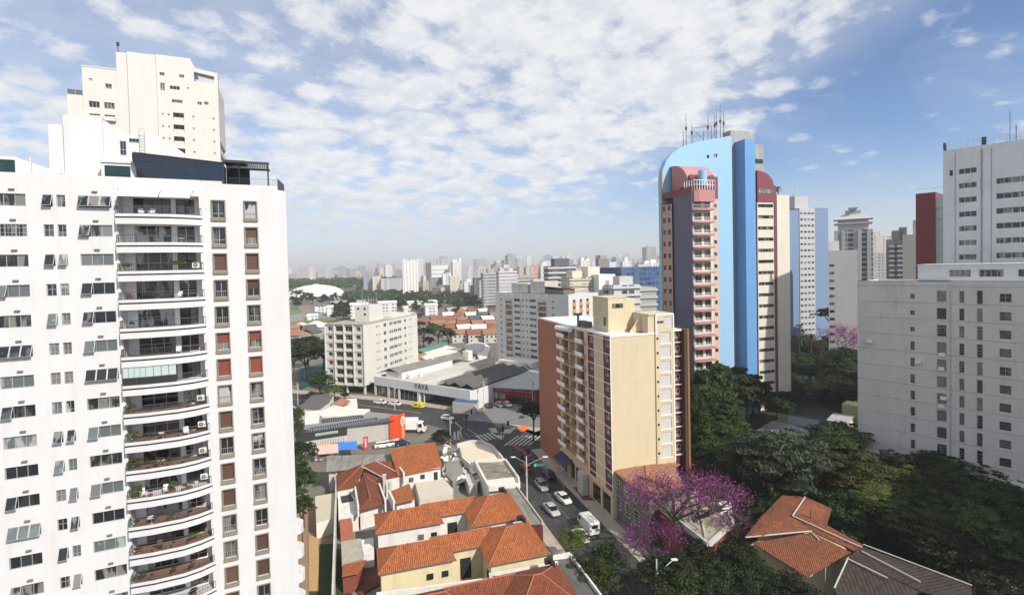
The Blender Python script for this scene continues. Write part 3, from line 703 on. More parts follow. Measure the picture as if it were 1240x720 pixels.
# balconies with rounded far ends, white front panels
bm_ = MB(); bl = [(0, 10.2), (-.5, 10.2), (-.8, 11.0), (-.85, 18), (-1.0, 22.6), (-.8, 24.0), (-.35, 24.3), (0, 24.3)]
bm_.prism(bl, -.28, .0); bmm = bm_.mesh('balcony_slab', mk('orange_beige_edge', (.55, .33, .17), .85, .08))
pmm = []
for (a, b) in ((10.5, 14.0), (19.5, 23.8)): pm = MB(); pm.box(-.98 if a > 15 else -.84, -.76, a, b, .0, .8); pmm.append(pm.mesh('balcony_panel', white2))
rm = MB(); pr = [(-.78, 11.0), (-.82, 18), (-.95, 22.6), (-.76, 23.9), (-.3, 24.2)]
for i in range(4):
    (a, b), (c, d) = pr[i], pr[i+1]; n = max(2, int(hypot(a-c, b-d)/.35))
    rm.tube((a, b, .98), (c, d, .98), .03, n=4)
    for k in range(n+1): t = k/n; rm.tube((a+(c-a)*t, b+(d-b)*t, 0), (a+(c-a)*t, b+(d-b)*t, .98), .015, n=3, cap=False)
rmm = rm.mesh('railing', dmetal)
for k in range(10):
    z = 31.9-FP*k-1.42; b = link('balcony_slab', bmm, M_, (0, 0, z)); link('balcony_panel', pmm[0], b); link('balcony_panel', pmm[1], b); link('railing', rmm, b)
    for yc, w__ in ((12.9, 3.4), (17.0, 2.8), (20.9, 3.4)): put(M_, wmesh('m5', w__, 2.1, 'four' if w__ > 3 else 'three', [metalw, glassc if (k+int(yc)) % 2 else glass, blind_r], .85), 'balcony_door', (0, 0), (0, -1), -yc, z+.07+1.05)
# roof
mb = MB(); mb.prism([(-.15, -.1), (13.1, -.1), (13.1, 38), (-.15, 38)], 33.0, 33.18); 
for (a, b, c, d) in ((-.15, .1, -.1, 38), (-.15, 9.1, -.12, .1)): mb.box(a, b, c, d, 33.18, 33.34)
mb.build('roof', roofwhite, M_)
mb = MB(); mb.box(2.1, 6.0, 4.6, 11, 33.18, 39.7); mb.box(6.0, 8.1, 5.2, 10, 33.18, 39.5); mb.box(2.0, 6.05, 4.5, 11.1, 39.7, 39.85); mb.build('roof_block', cream, M_)
put(M_, wmesh('m6', 2.3, .9, 'three', [beige_fr, glass, blind_r], .03), 'window', (0, 4.58), (1, 0), 4.1, 38.2)
put(M_, wmesh('m7', 1.1, 1.7, 'louvre', [beige_fr, glass, blind_r], .03), 'window', (2.08, 0), (0, -1), -6.0, 35.2)
mb = MB(); mb.box(1.2, 2.8, 13, 17, 33.18, 34.4); mb.tube((.8, 15.5, 33.2), (.8, 15.5, 36.0), .25, n=8); mb.box(.3, 1.5, 15.2, 15.8, 35.6, 36.1); mb.build('roof_equipment', concd, M_)
mb = MB(); mb.tube((-.6, 24.3, 32.2), (-.6, 16.5, 32.6), .55, n=10); mb.build('rolled_awning', white2, M_)
# ground floor: shop awning, columns
mb = MB()
for yy in (4, 9, 14, 19, 24): mb.box(-.3, .2, yy-.25, yy+.25, 0, 4.6)
mb.box(-.2, .1, 0, Yb, 4.3, 4.75); mb.build('ground_floor_frame', sand, M_)
mb = MB(); mb.face([(-.05, 17.5, 4.5), (-.05, 23.8, 4.5), (-2.2, 24.0, 3.2), (-2.2, 17.2, 3.2)]); mb.face([(-2.2, 17.2, 3.2), (-2.2, 24, 3.2), (-.05, 23.8, 4.47), (-.05, 17.5, 4.47)]); mb.build('shop_awning', mk('dark_blue_awning', (.03, .035, .075), .8, .1), M_)
gl = MB()
for k in range(6): gl.box(-.02, 0.01, 1+k*4, 4.2+k*4, .4, 3.6)
gl.build('shop_window', glass, M_)
wp = MB(); wp.box(-1.5, -.1, 10.0, 12.2, 0, 4.4); wp.build('entrance_canopy', concl, M_)

# ================================================================== tall blue tower
T_ = thing('blue_tower', 'tall tower of sky blue walls with rounded tops and pink balconies', 'building', (42.9*.88, 144.4*.88, 46*(1-.88)), rad(17)); T_.scale = (.88,)*3
skyb = mk('sky_blue_wall', (.27, .47, .66), .55, .05, .15, streak=.08)
blue = mk('deep_blue_wall', (.12, .29, .56), .5, .06, .15, streak=.08)
purple = mk('slate_purple_wall', (.12, .115, .165), .7, .08)
pinkb = mk('pink_brown_wall', (.42, .28, .24), .8, .08)
pinkm = mk('salmon_pink', (.42, .20, .20), .75, .08)
crim = mk('crimson_wall', (.19, .045, .06), .65, .08)
ivory = mk('ivory_wall', (.60, .565, .47), .8, .06, .2, streak=.12)
mb = MB(); pr = [(0.6, 0), (0.6, 70.5), (1.0, 73), (2.2, 75.6), (4, 77.5), (6.7, 79.3), (9.5, 80.4), (13, 81.4), (17, 82.2), (21, 82.9), (24.2, 83.7), (24.2, 0)]
prof(mb, pr[::-1], 0, 1.9)
n = 10
for i in range(n):      # rounded right-hand edge
    a, b = -pi/2+pi*i/n, -pi/2+pi*(i+1)/n
    p = (24.2+.95*cos(a)*1.2, .95+.95*sin(a)); q = (24.2+.95*cos(b)*1.2, .95+.95*sin(b))
    mb.face([(*p, 0), (*q, 0), (*q, 83.7), (*p, 83.7)]); mb.face([(*p, 83.7), (*q, 83.7), (24.2, .95, 83.7)])
mb.build('blue_slab_wall', skyb, T_)
mb = MB(); poly = [(28.3, 4.5), (28.3, -1.4)]+[(31.4+1.4*sin(a), -1.4*cos(a)) for a in [i*pi/8 for i in range(5)]]+[(32.8, 4.5)]
mb.prism(poly, 0, 82.6); mb.build('blue_column_wall', blue, T_)
put(T_, wmesh('t1', 1.5, 1.3, 'two', [metalw, glassc, blind_r], .04), 'window', (0, -.0), (1, 0), 18.9, 77.6, -.05); put(T_, wmesh('t1', .8, .9, 'rail', [dmetal, glass, blind_r], .04), 'window', (0, 0), (1, 0), 16.3, 77.2, -.05)
# stepped block in front: local frame offset.  front at y=-13
fx, fy = 0.0, -12.9
mb = MB(); wall(mb, (.75, -4.9), (0, -1), 8.0, 0, 64.8); wall(mb, (.75, -12.9), (1, 0), .35, 0, 64.8); mb.face([(.75, -12.9, 64.8), (8.6, -12.9, 64.8), (8.6, -4.9, 64.8), (.75, -4.9, 64.8)]); mb.build('purple_wall', purple, T_)
mb = MB(); mb.box(.72, 8.62, -12.95, 0, 64.3, 66.0); mb.build('crimson_band', crim, T_)
FT = 3.32; rowsT = [63.0-FT*k for k in range(19)]
mb = MB(); opsB = [(.1, 2.4, z-2.35, z-.35) for z in rowsT if z > 3]+[(3.2, 5.2, z-2.35, z-.35) for z in rowsT if z > 3]
wall(mb, (1.1, -12.2), (1, 0), .8, 0, 64.3); wall(mb, (1.9, -12.2), (1, 0), 5.9, 0, 64.3, opsB, .4); wall(mb, (7.8, -12.2), (0, 1), 12.2, 0, 64.3); mb.build('balcony_wall', ivory, T_)
for z in rowsT:
    if z > 3:
        for uc in (1.45, 4.2): put(T_, wmesh('t3', 1.95, 2.0, 'two', [metalw, glassc if int(z+uc) % 2 else glass, blind_r], .35), 'balcony_door', (1.9, -12.2), (1, 0), uc, z-1.35)
bb = MB(); pl_ = [(.8, -12.3), (.8, -13.4), (1.8, -13.9), (7.2, -13.9), (7.2, -12.3)]
bb.prism(pl_, -3.2, -2.75); bbm = bb.mesh('balcony_slab', pinkm)
rb = MB(); rp = [(.8, -13.4), (1.8, -13.9), (7.2, -13.9), (7.2, -12.4)]
for i in range(3):
    (a, b), (c, d) = rp[i], rp[i+1]; k_ = max(2, int(hypot(a-c, b-d)/.22))
    rb.tube((a, b, -1.75), (c, d, -1.75), .035, n=4); rb.tube((a, b, -2.2), (c, d, -2.2), .02, n=3)
    for j in range(k_+1): t = j/k_; rb.tube((a+(c-a)*t, b+(d-b)*t, -2.75), (a+(c-a)*t, b+(d-b)*t, -1.75), .014, n=3, cap=False)
rbm = rb.mesh('railing', metalw)
for z in rowsT:
    if z > 3: b = link('balcony_slab', bbm, T_, (0, 0, z)); link('railing', rbm, b)
mb = MB(); mb.prism([(1.2, -12.3), (1.2, -13.4), (2.4, -13.95), (7.3, -13.95), (7.3, -12.3)], 62.0, 65.0); mb.build('top_balcony', pinkm, T_)
mb = MB()
for (a, b, c, d) in ((1.0, -13.8, 7.4, -13.8), (.8, -9.9, 1.0, -13.8), (7.4, -13.8, 7.4, -10)):
    k_ = max(1, int(hypot(c-a, d-b)/.8)); mb.tube((a, b, 67.6), (c, d, 67.6), .09, n=4); mb.tube((a, b, 66.4), (c, d, 66.4), .06, n=4)
    for j in range(k_+1): t = j/k_; mb.tube((a+(c-a)*t, b+(d-b)*t, 65), (a+(c-a)*t, b+(d-b)*t, 67.6), .09, n=4)
mb.build('terrace_railing', metalw, T_)
# strip of small windows right of the balconies
mb = MB(); mb2 = []
wall(mb, (7.85, -9), (1, 0), 4.25, 0, 63.5, [(2.9, 3.9, z-1.9, z-.9) for z in rowsT if z > 3], .2); wall(mb, (12.1, -9), (0, 1), 9, 0, 63.5); mb.build('side_wall', mk('beige_pink_wall', (.55, .40, .32), .85, .08), T_)
mb = MB(); mb.box(7.85, 12.2, -9.05, -.1, 63.5, 69.5); mb.build('crimson_block', crim, T_)
for z in rowsT:
    if z > 3: put(T_, wmesh('t4', 1.0, 1.0, 'two', [dmetal, glass, blind_r], .18), 'window', (7.85, -9), (1, 0), 3.4, z-1.4)
# left flank with windows
mb = MB(); opl = [(a, a+1.3, z-2.2, z-.9) for z in rowsT if z > 3 for a in (.6, 3.0)]
wall(mb, (.3, .0), (0, -1), 4.9, 0, 62.5, opl, .25); mb.face([(.3, 0, 62.5), (.3, -4.9, 62.5), (8, -4.9, 62.5), (8, 0, 62.5)][::-1]); mb.build('left_flank_wall', pinkb, T_)
for z in rowsT:
    if z > 3:
        for a in (.6, 3.0): put(T_, wmesh('t5', 1.3, 1.3, 'two', [dmetal, glass, blind_r], .22), 'window', (.3, 0), (0, -1), a+.65, z-1.55)
mb = MB(); mb.box(.3, .58, -.3, .3, 0, 72.5); mb.build('yellow_edge_fin', mk('ochre_fin', (.40, .27, .10), .8, .1), T_)
# pink barrel roof over the stepped block
mb = MB(); n = 12; pts = []
for i in range(n+1): a = pi/2*i/n; pts.append((-1.0-7.2*sin(a), 67.4+6.2*cos(a)))
for i in range(n):
    (y0, z0_), (y1, z1_) = pts[i], pts[i+1]; mb.face([(3.2, y0, z0_), (3.2, y1, z1_), (12.3, y1, z1_), (12.3, y0, z0_)])
mb.face([(3.2, y, z) for y, z in pts]+[(3.2, -1, 66)]); mb.face(([(12.3, y, z) for y, z in pts]+[(12.3, -1, 66)])[::-1]); mb.face([(3.2, -1, 73.6), (12.3, -1, 73.6), (12.3, 0, 73.6), (3.2, 0, 73.6)])
mb.build('pink_barrel_roof', pinkm, T_)
mb = MB()
for x in (4.2, 10.6):
    mb.box(x-.8, x+.8, -8.6, -6.4, 66.9, 69.2); mb.tube((x, -8.7, 69.2), (x, -5.2, 69.2), .82, n=14)
mb.build('dormer', crim, T_); mb = MB(); mb.tube((7.0, -9.4, 66.9), (7.0, -9.4, 71.0), 1.15, n=16); mb.build('blue_stair_drum', skyb, T_)
mb = MB()
for x in (2.6, 3.9, 5.2, 8.8, 10.6): mb.box(x-.35, x+.35, -8.75, -8.6, 67.0, 69.0)
mb.build('dormer_window', glassc, T_)
# right wing: rows of strip windows, crimson crown, ivory end
mb = MB(); rr = [63.1-3.415*k for k in range(18)]
wall(mb, (33.95, .1), (1, 0), 6.35, 0, 64.2, [(.25, 6.1, z-.55, z+.45) for z in rr if z > 2], .35); mb.build('wing_wall', ivory, T_)
for z in rr:
    if z > 2: put(T_, wmesh('t6', 5.85, 1.0, 'four', [dmetal, glass, blind_r], .3), 'window', (33.95, .1), (1, 0), 3.175, z-.05)
mb = MB(); mb.box(40.3, 41.1, -.1, 8, 0, 69.3); mb.box(33.95, 40.3, -.1, 8, 64.2, 69.3)
crown = [(33.95, 69.3)]+[(40.4-6.4+6.3*sin(a), 69.3+4.4*cos(a)) for a in [pi/2*i/10 for i in range(11)]][::1]
cr = [(33.95, 69.3), (33.95, 73.7)]+[(33.95+6.2*sin(a), 69.3+4.4*cos(a)) for a in [pi/2*i/10 for i in range(1, 11)]]
prof(mb, cr[::-1], -.1, 8); mb.build('crimson_crown', crim, T_)
mb = MB(); mb.box(34.4, 39.9, -.16, -.08, 66.9, 68.1); mb.build('crown_window', glassp, T_)
mb = MB(); mb.box(41.1, 45.95, -.3, 8, 0, 66.4); mb.build('ivory_end_wall', ivory, T_)
gtower = mk('grey_service_wall', (.34, .33, .32), .9, .12, .2, streak=.3)
mb = MB(); mb.box(27, 34.2, 3.0, 6.5, 0, 86.3); mb.box(34.2, 36.3, 3.4, 5, 60, 85.5); mb.box(33.9, 38.0, 1.6, 3.2, 60, 82); mb.build('service_tower', gtower, T_)
mb = MB(); mb.box(34.3, 37.8, 1.55, 1.65, 76.2, 77.6); mb.build('service_window', glassg, T_)
rr_ = random.Random(5)
for k, (x, h) in enumerate(((8.6, 5), (9.6, 9.5), (11.6, 6.5), (15.6, 4), (17.2, 8), (18.4, 5), (19.6, 8.5), (20.2, 9.5), (21.6, 10.5), (22.8, 9))):
    z = 79.9+(x-8.6)*.19; a = MB(); a.tube((x, 1, z), (x, 1, z+h), .09, .04, n=5)
    for j in range(4): zz_ = z+h*(.3+.17*j); a.tube((x-.25, 1, zz_), (x+.25, 1, zz_), .05, n=4)
    if h > 6: a.box(x-.2, x+.2, .8, 1.2, z+h*.5, z+h*.5+.9)
    a.build('antenna_mast', dmetal, T_)
a = MB(); a.tube((11.6, 1, 85.4), (18.4, 1, 86.4), .07, n=4); a.tube((12, 1, 85.2), (15.6, 1, 82.2), .05, n=4); a.tube((18.6, 1, 83), (20.2, 1, 85.6), .05, n=4); a.build('antenna_truss', dmetal, T_)

# ================================================================== grey slab building on the right
YR = rad(-50.4)
R_ = thing('weathered_apartment_block', 'weathered grey white block with scattered dark windows, nearest on the right', 'building', (70.45, 102.84, 0), YR)
rowsR = [38.75-3.157*k for k in range(10)]
cols = [(9.0, .68, 1.7), (13.3, 1.42, 2.1), (16.1, .72, 2.15), (18.5, .78, 2.4), (21.75, 1.5, 1.5), (25.6, 1.5, 1.5), (29.5, .8, 2.2), (33, 1.5, 1.5)]
mb = MB(); WR = 40; ops = []; wn_ = []
rng = random.Random(8)
for ci, (uc, w__, h__) in enumerate(cols):
    for r, z in enumerate(rowsR):
        hh = h__
        if ci == 1 and r == 2: hh = 2.2
        if ci == 0 and r < 3: hh = .9
        zc = z + (.05 if ci != 0 else 0); ops.append((uc-w__/2, uc+w__/2, zc-hh/2, zc+hh/2))
        s_ = rng.choice({0: ['bands', 'cross'], 1: ['bands', 'louvre', 'shut'], 2: ['bands', 'louvre'], 3: ['bands', 'louvre', 'shut'], 4: ['bands', 'cross', 'bands']}.get(ci, ['bands']))
        wn_.append((uc, zc, w__, hh, s_))
wall(mb, (0, 0), (1, 0), WR, 6.9, 41.5, ops, .22); wall(mb, (0, 14), (0, -1), 14, 6.9, 41.5); wall(mb, (WR, 0), (0, 1), 14, 6.9, 41.5); wall(mb, (WR, 14), (-1, 0), WR, 0, 41.5)
mb.face([(0, 0, 41.2), (WR, 0, 41.2), (WR, 14, 41.2), (0, 14, 41.2)]); mb.face([(0, 0, 6.9), (0, 14, 6.9), (WR, 14, 6.9), (WR, 0, 6.9)]); mb.box(0, 9, -.04, .25, 41.5, 41.6)
mb.build('wall', rgrey, R_)
glassr = glassmat('dark_glass', amt=.25)
shutm = mk('grey_shutter', (.055, .055, .06), .6, .15, 2, randv=.5)
for uc, zc, w__, h__, s_ in wn_: put(R_, wmesh('r'+str(int(w__*10)), w__, h__, s_, [metal, glassr, shutm], .18), 'window', (0, 0), (1, 0), uc, zc)
mb = MB()
for r in range(11): mb.box(-.02, WR, -.035, .0, 40.7-3.157*r-.03, 40.7-3.157*r+.03)
mb.build('floor_joint', mk('joint_grey', (.30, .31, .31), .9, .2, .5, streak=.4), R_)
mb = MB(); mb.box(9.2, WR, 3.0, 12, 41.3, 44.55); mb.box(9.0, WR, 2.9, 12.1, 44.55, 44.7); mb.build('penthouse_wall', r2grey, R_)
mb = MB(); mb.box(9.2, 14, 2.5, 2.95, 41.5, 41.6); mb.tube((0, .1, 41.62), (WR, .1, 41.62), .07, n=4); mb.build('roof_edge', dmetal, R_)
for uc, w__ in ((15.4, 3.0), (19.6, 3.2), (24.5, 3.0)): put(R_, wmesh('rp', w__, 1.3, 'four', [metal, glass, blind_r], .03), 'penthouse_window', (0, 2.96), (1, 0), uc, 43.0)
acr = MB(); acr.box(-.45, .45, -.5, -.05, -.3, .3); acr = acr.mesh('air_conditioner', metalw)
for u_, z in ((2.2, rowsR[3]+.2), (9.9, rowsR[4]+.2), (13.4, rowsR[3]-1.1), (13.3, rowsR[4]-.6), (13.3, rowsR[6]-1.2), (13.6, rowsR[6]+.3)): put(R_, acr, 'air_conditioner', (0, 0), (1, 0), u_, z)
mb = MB()
for u_ in (1, 7.5, 14.6, 20.3, 27, 34): mb.box(u_, u_+1.3, .4, 13.5, 0, 6.9)
mb.box(14.4, 15.9, -.15, .4, 0, 8.0); mb.build('ground_column', rgrey, R_)
mb = MB(); mb.box(.2, 14.2, -.9, -.02, 6.5, 7.4); mb.box(16, 32, -.9, -.02, 6.5, 7.4); mb.build('ground_canopy_edge', offwhite, R_)
mb = MB(); mb.tube((14.55, -.1, 8), (14.55, -.1, 40), .06, n=5); mb.build('downpipe', metal, R_)

R2 = thing('office_block', 'tall pale blue grey block with long window strips, top right corner', 'building', (95.1, 111.15, 0), YR)
mb = MB(); rr2 = [64.3-3.06*k for k in range(20)]; ops = [(1.1, 1.65, 63.6, 64.9)]
for z in rr2:
    if z > 4: ops += [(2.6, 5.5, z-.6, z+.6)]
    if z-2.9 > 4: ops += [(8.45, 13.2, z-2.9-.6, z-2.9+.6), (16, 21, z-2.9-.6, z-2.9+.6)]
wall(mb, (0, 0), (1, 0), 26, 0, 68.9, ops, .25); wall(mb, (0, 15), (0, -1), 15, 0, 68.9); wall(mb, (26, 0), (0, 1), 15, 0, 69.5); mb.face([(0, 0, 68.6), (26, 0, 68.6), (26, 15, 68.6), (0, 15, 68.6)]); wall(mb, (26, 15), (-1, 0), 26, 0, 68.9)
mb.box(0, 26, 0.01, .25, 68.9, 69.3); mb.build('wall', r2grey, R2)
put(R2, wmesh('q1', .55, 1.3, 'rail', [dmetal, glass, blind_r], .2), 'window', (0, 0), (1, 0), 1.375, 64.25)
for z in rr2:
    if z > 4: put(R2, wmesh('q2', 2.9, 1.2, 'three', [metalw, glass, blind_r], .2), 'window', (0, 0), (1, 0), 4.05, z)
    if z-2.9 > 4: 
        for a, b in ((8.45, 13.2), (16, 21)): put(R2, wmesh('q3', b-a, 1.2, 'four', [metalw, glass, blind_r], .2), 'window', (0, 0), (1, 0), (a+b)/2, z-2.9)
mb = MB()
for u_ in (2.05, 6.2, 6.35, 7.75, 14.5): mb.tube((u_, -.06, 1), (u_, -.06, 68.5), .05, n=4)
mb.build('downpipe', conc, R2)
mb = MB()
for k in range(27): mb.tube((k, .15, 69.3), (k, .15, 70.9), .03, n=4)
for z in (69.8, 70.4, 70.9): mb.tube((0, .15, z), (26, .15, z), .03, n=4)
mb.build('roof_railing', metal, R2)
mb = MB(); mb.tube((10.4, 1, 69), (10.4, 1, 75.5), .06, n=4); mb.tube((11.3, 1, 69), (11.3, 1, 72.5), .08, n=4); mb.box(6.2, 6.9, .3, .9, 69, 71); mb.tube((0.3, .6, 69), (.2, .4, 71), .3, n=6); mb.build('roof_antenna', dmetal, R2)

# maroon building between
RB = thing('maroon_building', 'dark maroon block with pale side face wedged beside the pale blue grey block', 'building', (*AT(1109, 300, 135)[:2], 0), YR)
mb = MB(); mb.box(0, 4.1, 0, 16, 0, 46+(311-234)*135/610.); mb.build('maroon_wall', mk('maroon_wall', (.20, .045, .05), .8, .08, .2, streak=.1), RB)
mb = MB(); mb.box(4.1, 8.0, .3, 16, 0, 46+(311-240)*135/610.); 
for k in range(20): mb.box(4.15, 7.95, .1, .3, 3*k+2, 3*k+2.2)
mb.build('side_wall', mk('pale_green_wall', (.42, .48, .45), .85, .08, .2), RB)
mb = MB(); mb.tube((0, .2, 64.3), (9, .2, 64.0), .08, n=4); mb.build('roof_railing', metalw, RB)

# ================================================================== blue and white tower
Wt = thing('residential_tower', 'slim blue grey tower with a white central strip of tiny square windows', 'building', (134.6, 244.2, 0), rad(17))
bg_ = mk('blue_grey_wall', (.165, .235, .37), .8, .05); wg = mk('pale_grey_wall', (.42, .42, .43), .8, .06)
mb = MB(); mb.box(-.2, 6.3, .3, 16, 0, 70.6); mb.box(15.8, 24.7, .3, 16, 0, 71.8); mb.build('blue_wall', bg_, Wt)
mb = MB(); mb.box(6.3, 15.8, 0, 15, 0, 71.6); mb.box(5.5, 13.8, 2, 10, 71.6, 77.6); mb.tube((8.8, 5, 78), (8.8, 5, 82), .15, n=4); mb.build('white_strip_wall', wg, Wt)
wm2 = MB(); wm2.box(-.75, .75, -.06, .02, -.45, .45); wm2 = wm2.mesh('window', glass)
for k in range(22):
    for j in range(4): link('window', wm2, Wt, (7.5+j*2.3, 0, 69-3.0*k))
# ================================================================== ground, roads
asph = mk('asphalt', (.045, .045, .046), .9, .25, .16, bump=.3, bscale=20, dirt=(.095, .09, .085), dirtamt=.75)
pave = mk('pavement_concrete', (.38, .34, .28), .9, .16, .4, dirt=(.16, .15, .13), dirtamt=.5)
soil = mk('city_ground', (.16, .145, .12), .95, .3, .03, dirt=(.06, .075, .035), dirtamt=.7)
paint = mk('road_paint', (.42, .42, .41), .7, .25, 1.5, dirt=(.1, .1, .1), dirtamt=.85)
paintr = mk('red_road_paint', (.28, .045, .04), .8, .2, 1)
paintd = mk('yellow_road_paint', (.5, .36, .08), .8, .2, 1)
mb = MB(); n = 24; R0 = 9000
mb.face([(-R0, -600, 0), (R0, -600, 0), (R0, R0*1.6, 0), (-R0, R0*1.6, 0)]); tag(mb.build('ground', soil), kind='structure')
def sheet(name, pts, z, m, h=0, kind='structure'):
    mb = MB(); mb.prism(pts, z-(h or .003), z, 0); o = mb.build(name, m); return tag(o, kind=kind)
def strip(pts, w_):      # offset polyline to a ribbon
    L_, R_s = [], []
    for i, p in enumerate(pts):
        a = Vector(pts[max(0, i-1)]); b = Vector(pts[min(len(pts)-1, i+1)]); d = (b-a).normalized(); nrm = Vector((-d.y, d.x))
        L_.append(tuple(Vector(p)+nrm*w_/2)); R_s.append(tuple(Vector(p)-nrm*w_/2))
    return L_, R_s
def ribbon(name, pts, w_, z, m):
    L_, R_s = strip(pts, w_); mb = MB()
    for i in range(len(pts)-1): mb.face([(*R_s[i], z), (*R_s[i+1], z), (*L_[i+1], z), (*L_[i], z)])
    return tag(mb.build(name, m), kind='structure')
ave = [uv2(35.3, 20), uv2(35.3, 60), uv2(35.3, 95), uv2(33.5, 112), uv2(30, 128)]
crs = [(-175, 205), (-110, 193), (-52, 171), (-27, 158.2), (-10, 144.5), (4, 134), uv2(40, 128.5), uv2(56, 128)]
ribbon('avenue_road', ave, 9.6, .02, asph)
ribbon('cross_road', crs, 14, .024, asph)
jn = [(-20, 141), (-9, 132), (-5, 122), (6, 119), (12, 126), (3, 140), (-8, 150), (-20, 156)]
sheet('junction_road', jn, .028, asph)
def kerb(name, pts, w_, z=.13): 
    L_, R_s = strip(pts, w_); mb = MB()
    for i in range(len(pts)-1): mb.prism([R_s[i], R_s[i+1], L_[i+1], L_[i]], 0, z)
    return tag(mb.build(name, pave), kind='structure')
kerb('pavement', [uv2(41.6, 20), uv2(41.5, 82), uv2(41.5, 119)], 2.6)
kerb('pavement', [uv2(29.4, 20), uv2(29.4, 93)], 2.2)
L_, R_s = strip(crs, 14)
kerb('pavement', [(p[0]+1.2, p[1]+2.0) for p in L_[:5]]+[(7.0, 141.0)], 4.2)
kerb('pavement', [(p[0]-.5, p[1]-1.3) for p in R_s[:4]], 2.6)
def line(name, pts, w_=.15, z=.034, m=None): return ribbon(name, pts, w_, z, m or paint)
line('lane_line', [(-110, 193.5), (-52, 171.6), (-30, 160.4)], .25, m=paintd)
line('lane_line', [uv2(35.3, 60), uv2(35.3, 95), uv2(34.2, 106)], .12, m=mk('worn_paint', (.16, .155, .14), .8, .3, 1, dirt=(.05, .05, .05), dirtamt=.9))

g2 = lambda x, y: tuple(G(x, y, 0)[:2])
line('lane_line', [g2(551, 511), g2(559, 518), g2(557, 522), g2(559, 529)], .3); line('lane_line', [g2(566, 519), g2(579, 527), g2(582, 531)], .2)
line('lane_line', [g2(563, 524), g2(569, 529), g2(574, 526)], .15)
def zebra(a, b, n, half, wid=.55):
    a, b = Vector(a), Vector(b); d = (b-a)
    for i in range(n):
        c = a+d*((i+.5)/n); dn = d.normalized(); hd = Vector(half)
        mb = MB(); p = [c-dn*wid/2-hd, c+dn*wid/2-hd, c+dn*wid/2+hd, c-dn*wid/2+hd]; mb.face([(*q, .036) for q in p]); tag(mb.build('crosswalk_stripe', paint), kind='structure')
def vec(x0, y0, x1, y1): a, b = Vector(g2(x0, y0)), Vector(g2(x1, y1)); return (b-a)/2
zebra(g2(579, 531), g2(601, 526), 5, vec(587, 525, 597, 532))
zebra(g2(617, 533), g2(650, 533), 6, vec(640, 527, 624, 539))
zebra(g2(544, 529), g2(557, 526), 3, vec(549, 523, 549, 533))
sheet('traffic_island', [g2(591, 519), g2(600, 518), g2(603, 524), g2(597, 524)], .15, pave, .14)
sheet('traffic_island', [g2(608, 521), g2(624, 518), g2(618, 525), g2(606, 525)], .15, pave, .14)
sheet('traffic_island', [g2(602, 527), g2(611, 527), g2(609, 533), g2(604, 531)], .15, pave, .14)
sheet('red_bus_strip', [g2(617, 537), g2(629, 541), g2(646, 551), g2(640, 553), g2(625, 543)], .037, paintr)
sheet('red_bus_strip', [g2(694, 590), g2(716, 590), g2(724, 606), g2(706, 606)], .136, mk('red_cobbles', (.12, .05, .045), .9, .3, 1))
sheet('forecourt_paving', [(-16, 152), (-8, 170), (12, 168), (10, 141), (0, 146)], .14, mk('forecourt_grey', (.17, .17, .17), .9, .15, .4), .13)
# left-hand yard between the white block and the houses
lawn = mk('dark_lawn', (.03, .05, .015), .95, .4, .8)
sheet('driveway', [(-34, 40), (-22, 40), (-26, 88), (-36, 100), (-46, 100)], .05, mk('clay_paving', (.26, .17, .11), .9, .15, .8), .04)
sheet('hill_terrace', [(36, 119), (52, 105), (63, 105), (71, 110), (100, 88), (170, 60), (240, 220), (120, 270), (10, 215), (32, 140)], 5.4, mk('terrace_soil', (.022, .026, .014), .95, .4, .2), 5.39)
sheet('side_lawn', [(-24.5, 50), (-17.5, 50), (-28, 84), (-33.5, 84)], .12, lawn, .11)
sheet('yellow_path', [g2(374, 648), g2(386, 652), g2(386, 716), g2(374, 716)], .16, mk('ochre_paving', (.42, .27, .12), .9, .12, .6), .1)
pl_ = thing('garage_slab_building', 'low cream flat roofed garage beside the lawn and the boundary wall', 'garage', (0, 0, 0))
a = [G(381.5, 601, 2.8), G(405, 597, 2.8), G(406, 626, 2.8), G(383, 633, 2.8)]
mb = MB(); mb.prism([tuple(p[:2]) for p in a], 0, 2.8); mb.build('wall', offwhite, pl_)
mb = MB(); mb.prism([tuple(Vector(p[:2])*1.0) for p in a], 2.804, 2.9); mb.build('roof', mk('cream_slab', (.50, .45, .33), .9, .08), pl_)
def wallthing(name, label, pts, h, th, m, cat='wall', z=0):
    L_, R_s = strip(pts, th); mb = MB()
    for i in range(len(pts)-1): mb.prism([R_s[i], R_s[i+1], L_[i+1], L_[i]], z, z+h)
    o = mb.build(name, m); return tag(o, label, cat)
dirtywhite = mk('dirty_white_wall', (.52, .50, .45), .9, .15, .4, streak=.35, dirt=(.2, .19, .17), dirtamt=.5)
wallthing('boundary_wall', 'long dirty white boundary wall beside the lawn', [uv2(-5.6, 110), uv2(-4.9, 85), uv2(-4.2, 60), uv2(-4, 45)], 4.2, .3, dirtywhite)
wallthing('boundary_wall', 'low yellow wall with palm trees behind it to the right of the cream block', [g2(836, 572), g2(858, 578), g2(880, 590)], 3.6, .3, mk('yellow_wall', (.52, .40, .16), .9, .08))
wallthing('court_wall', 'grey panelled wall behind the sunken dark blue court', [tuple(AT(955, 490, 158)[:2]), tuple(AT(1036, 500, 140)[:2])], 9.0, .4, concd)

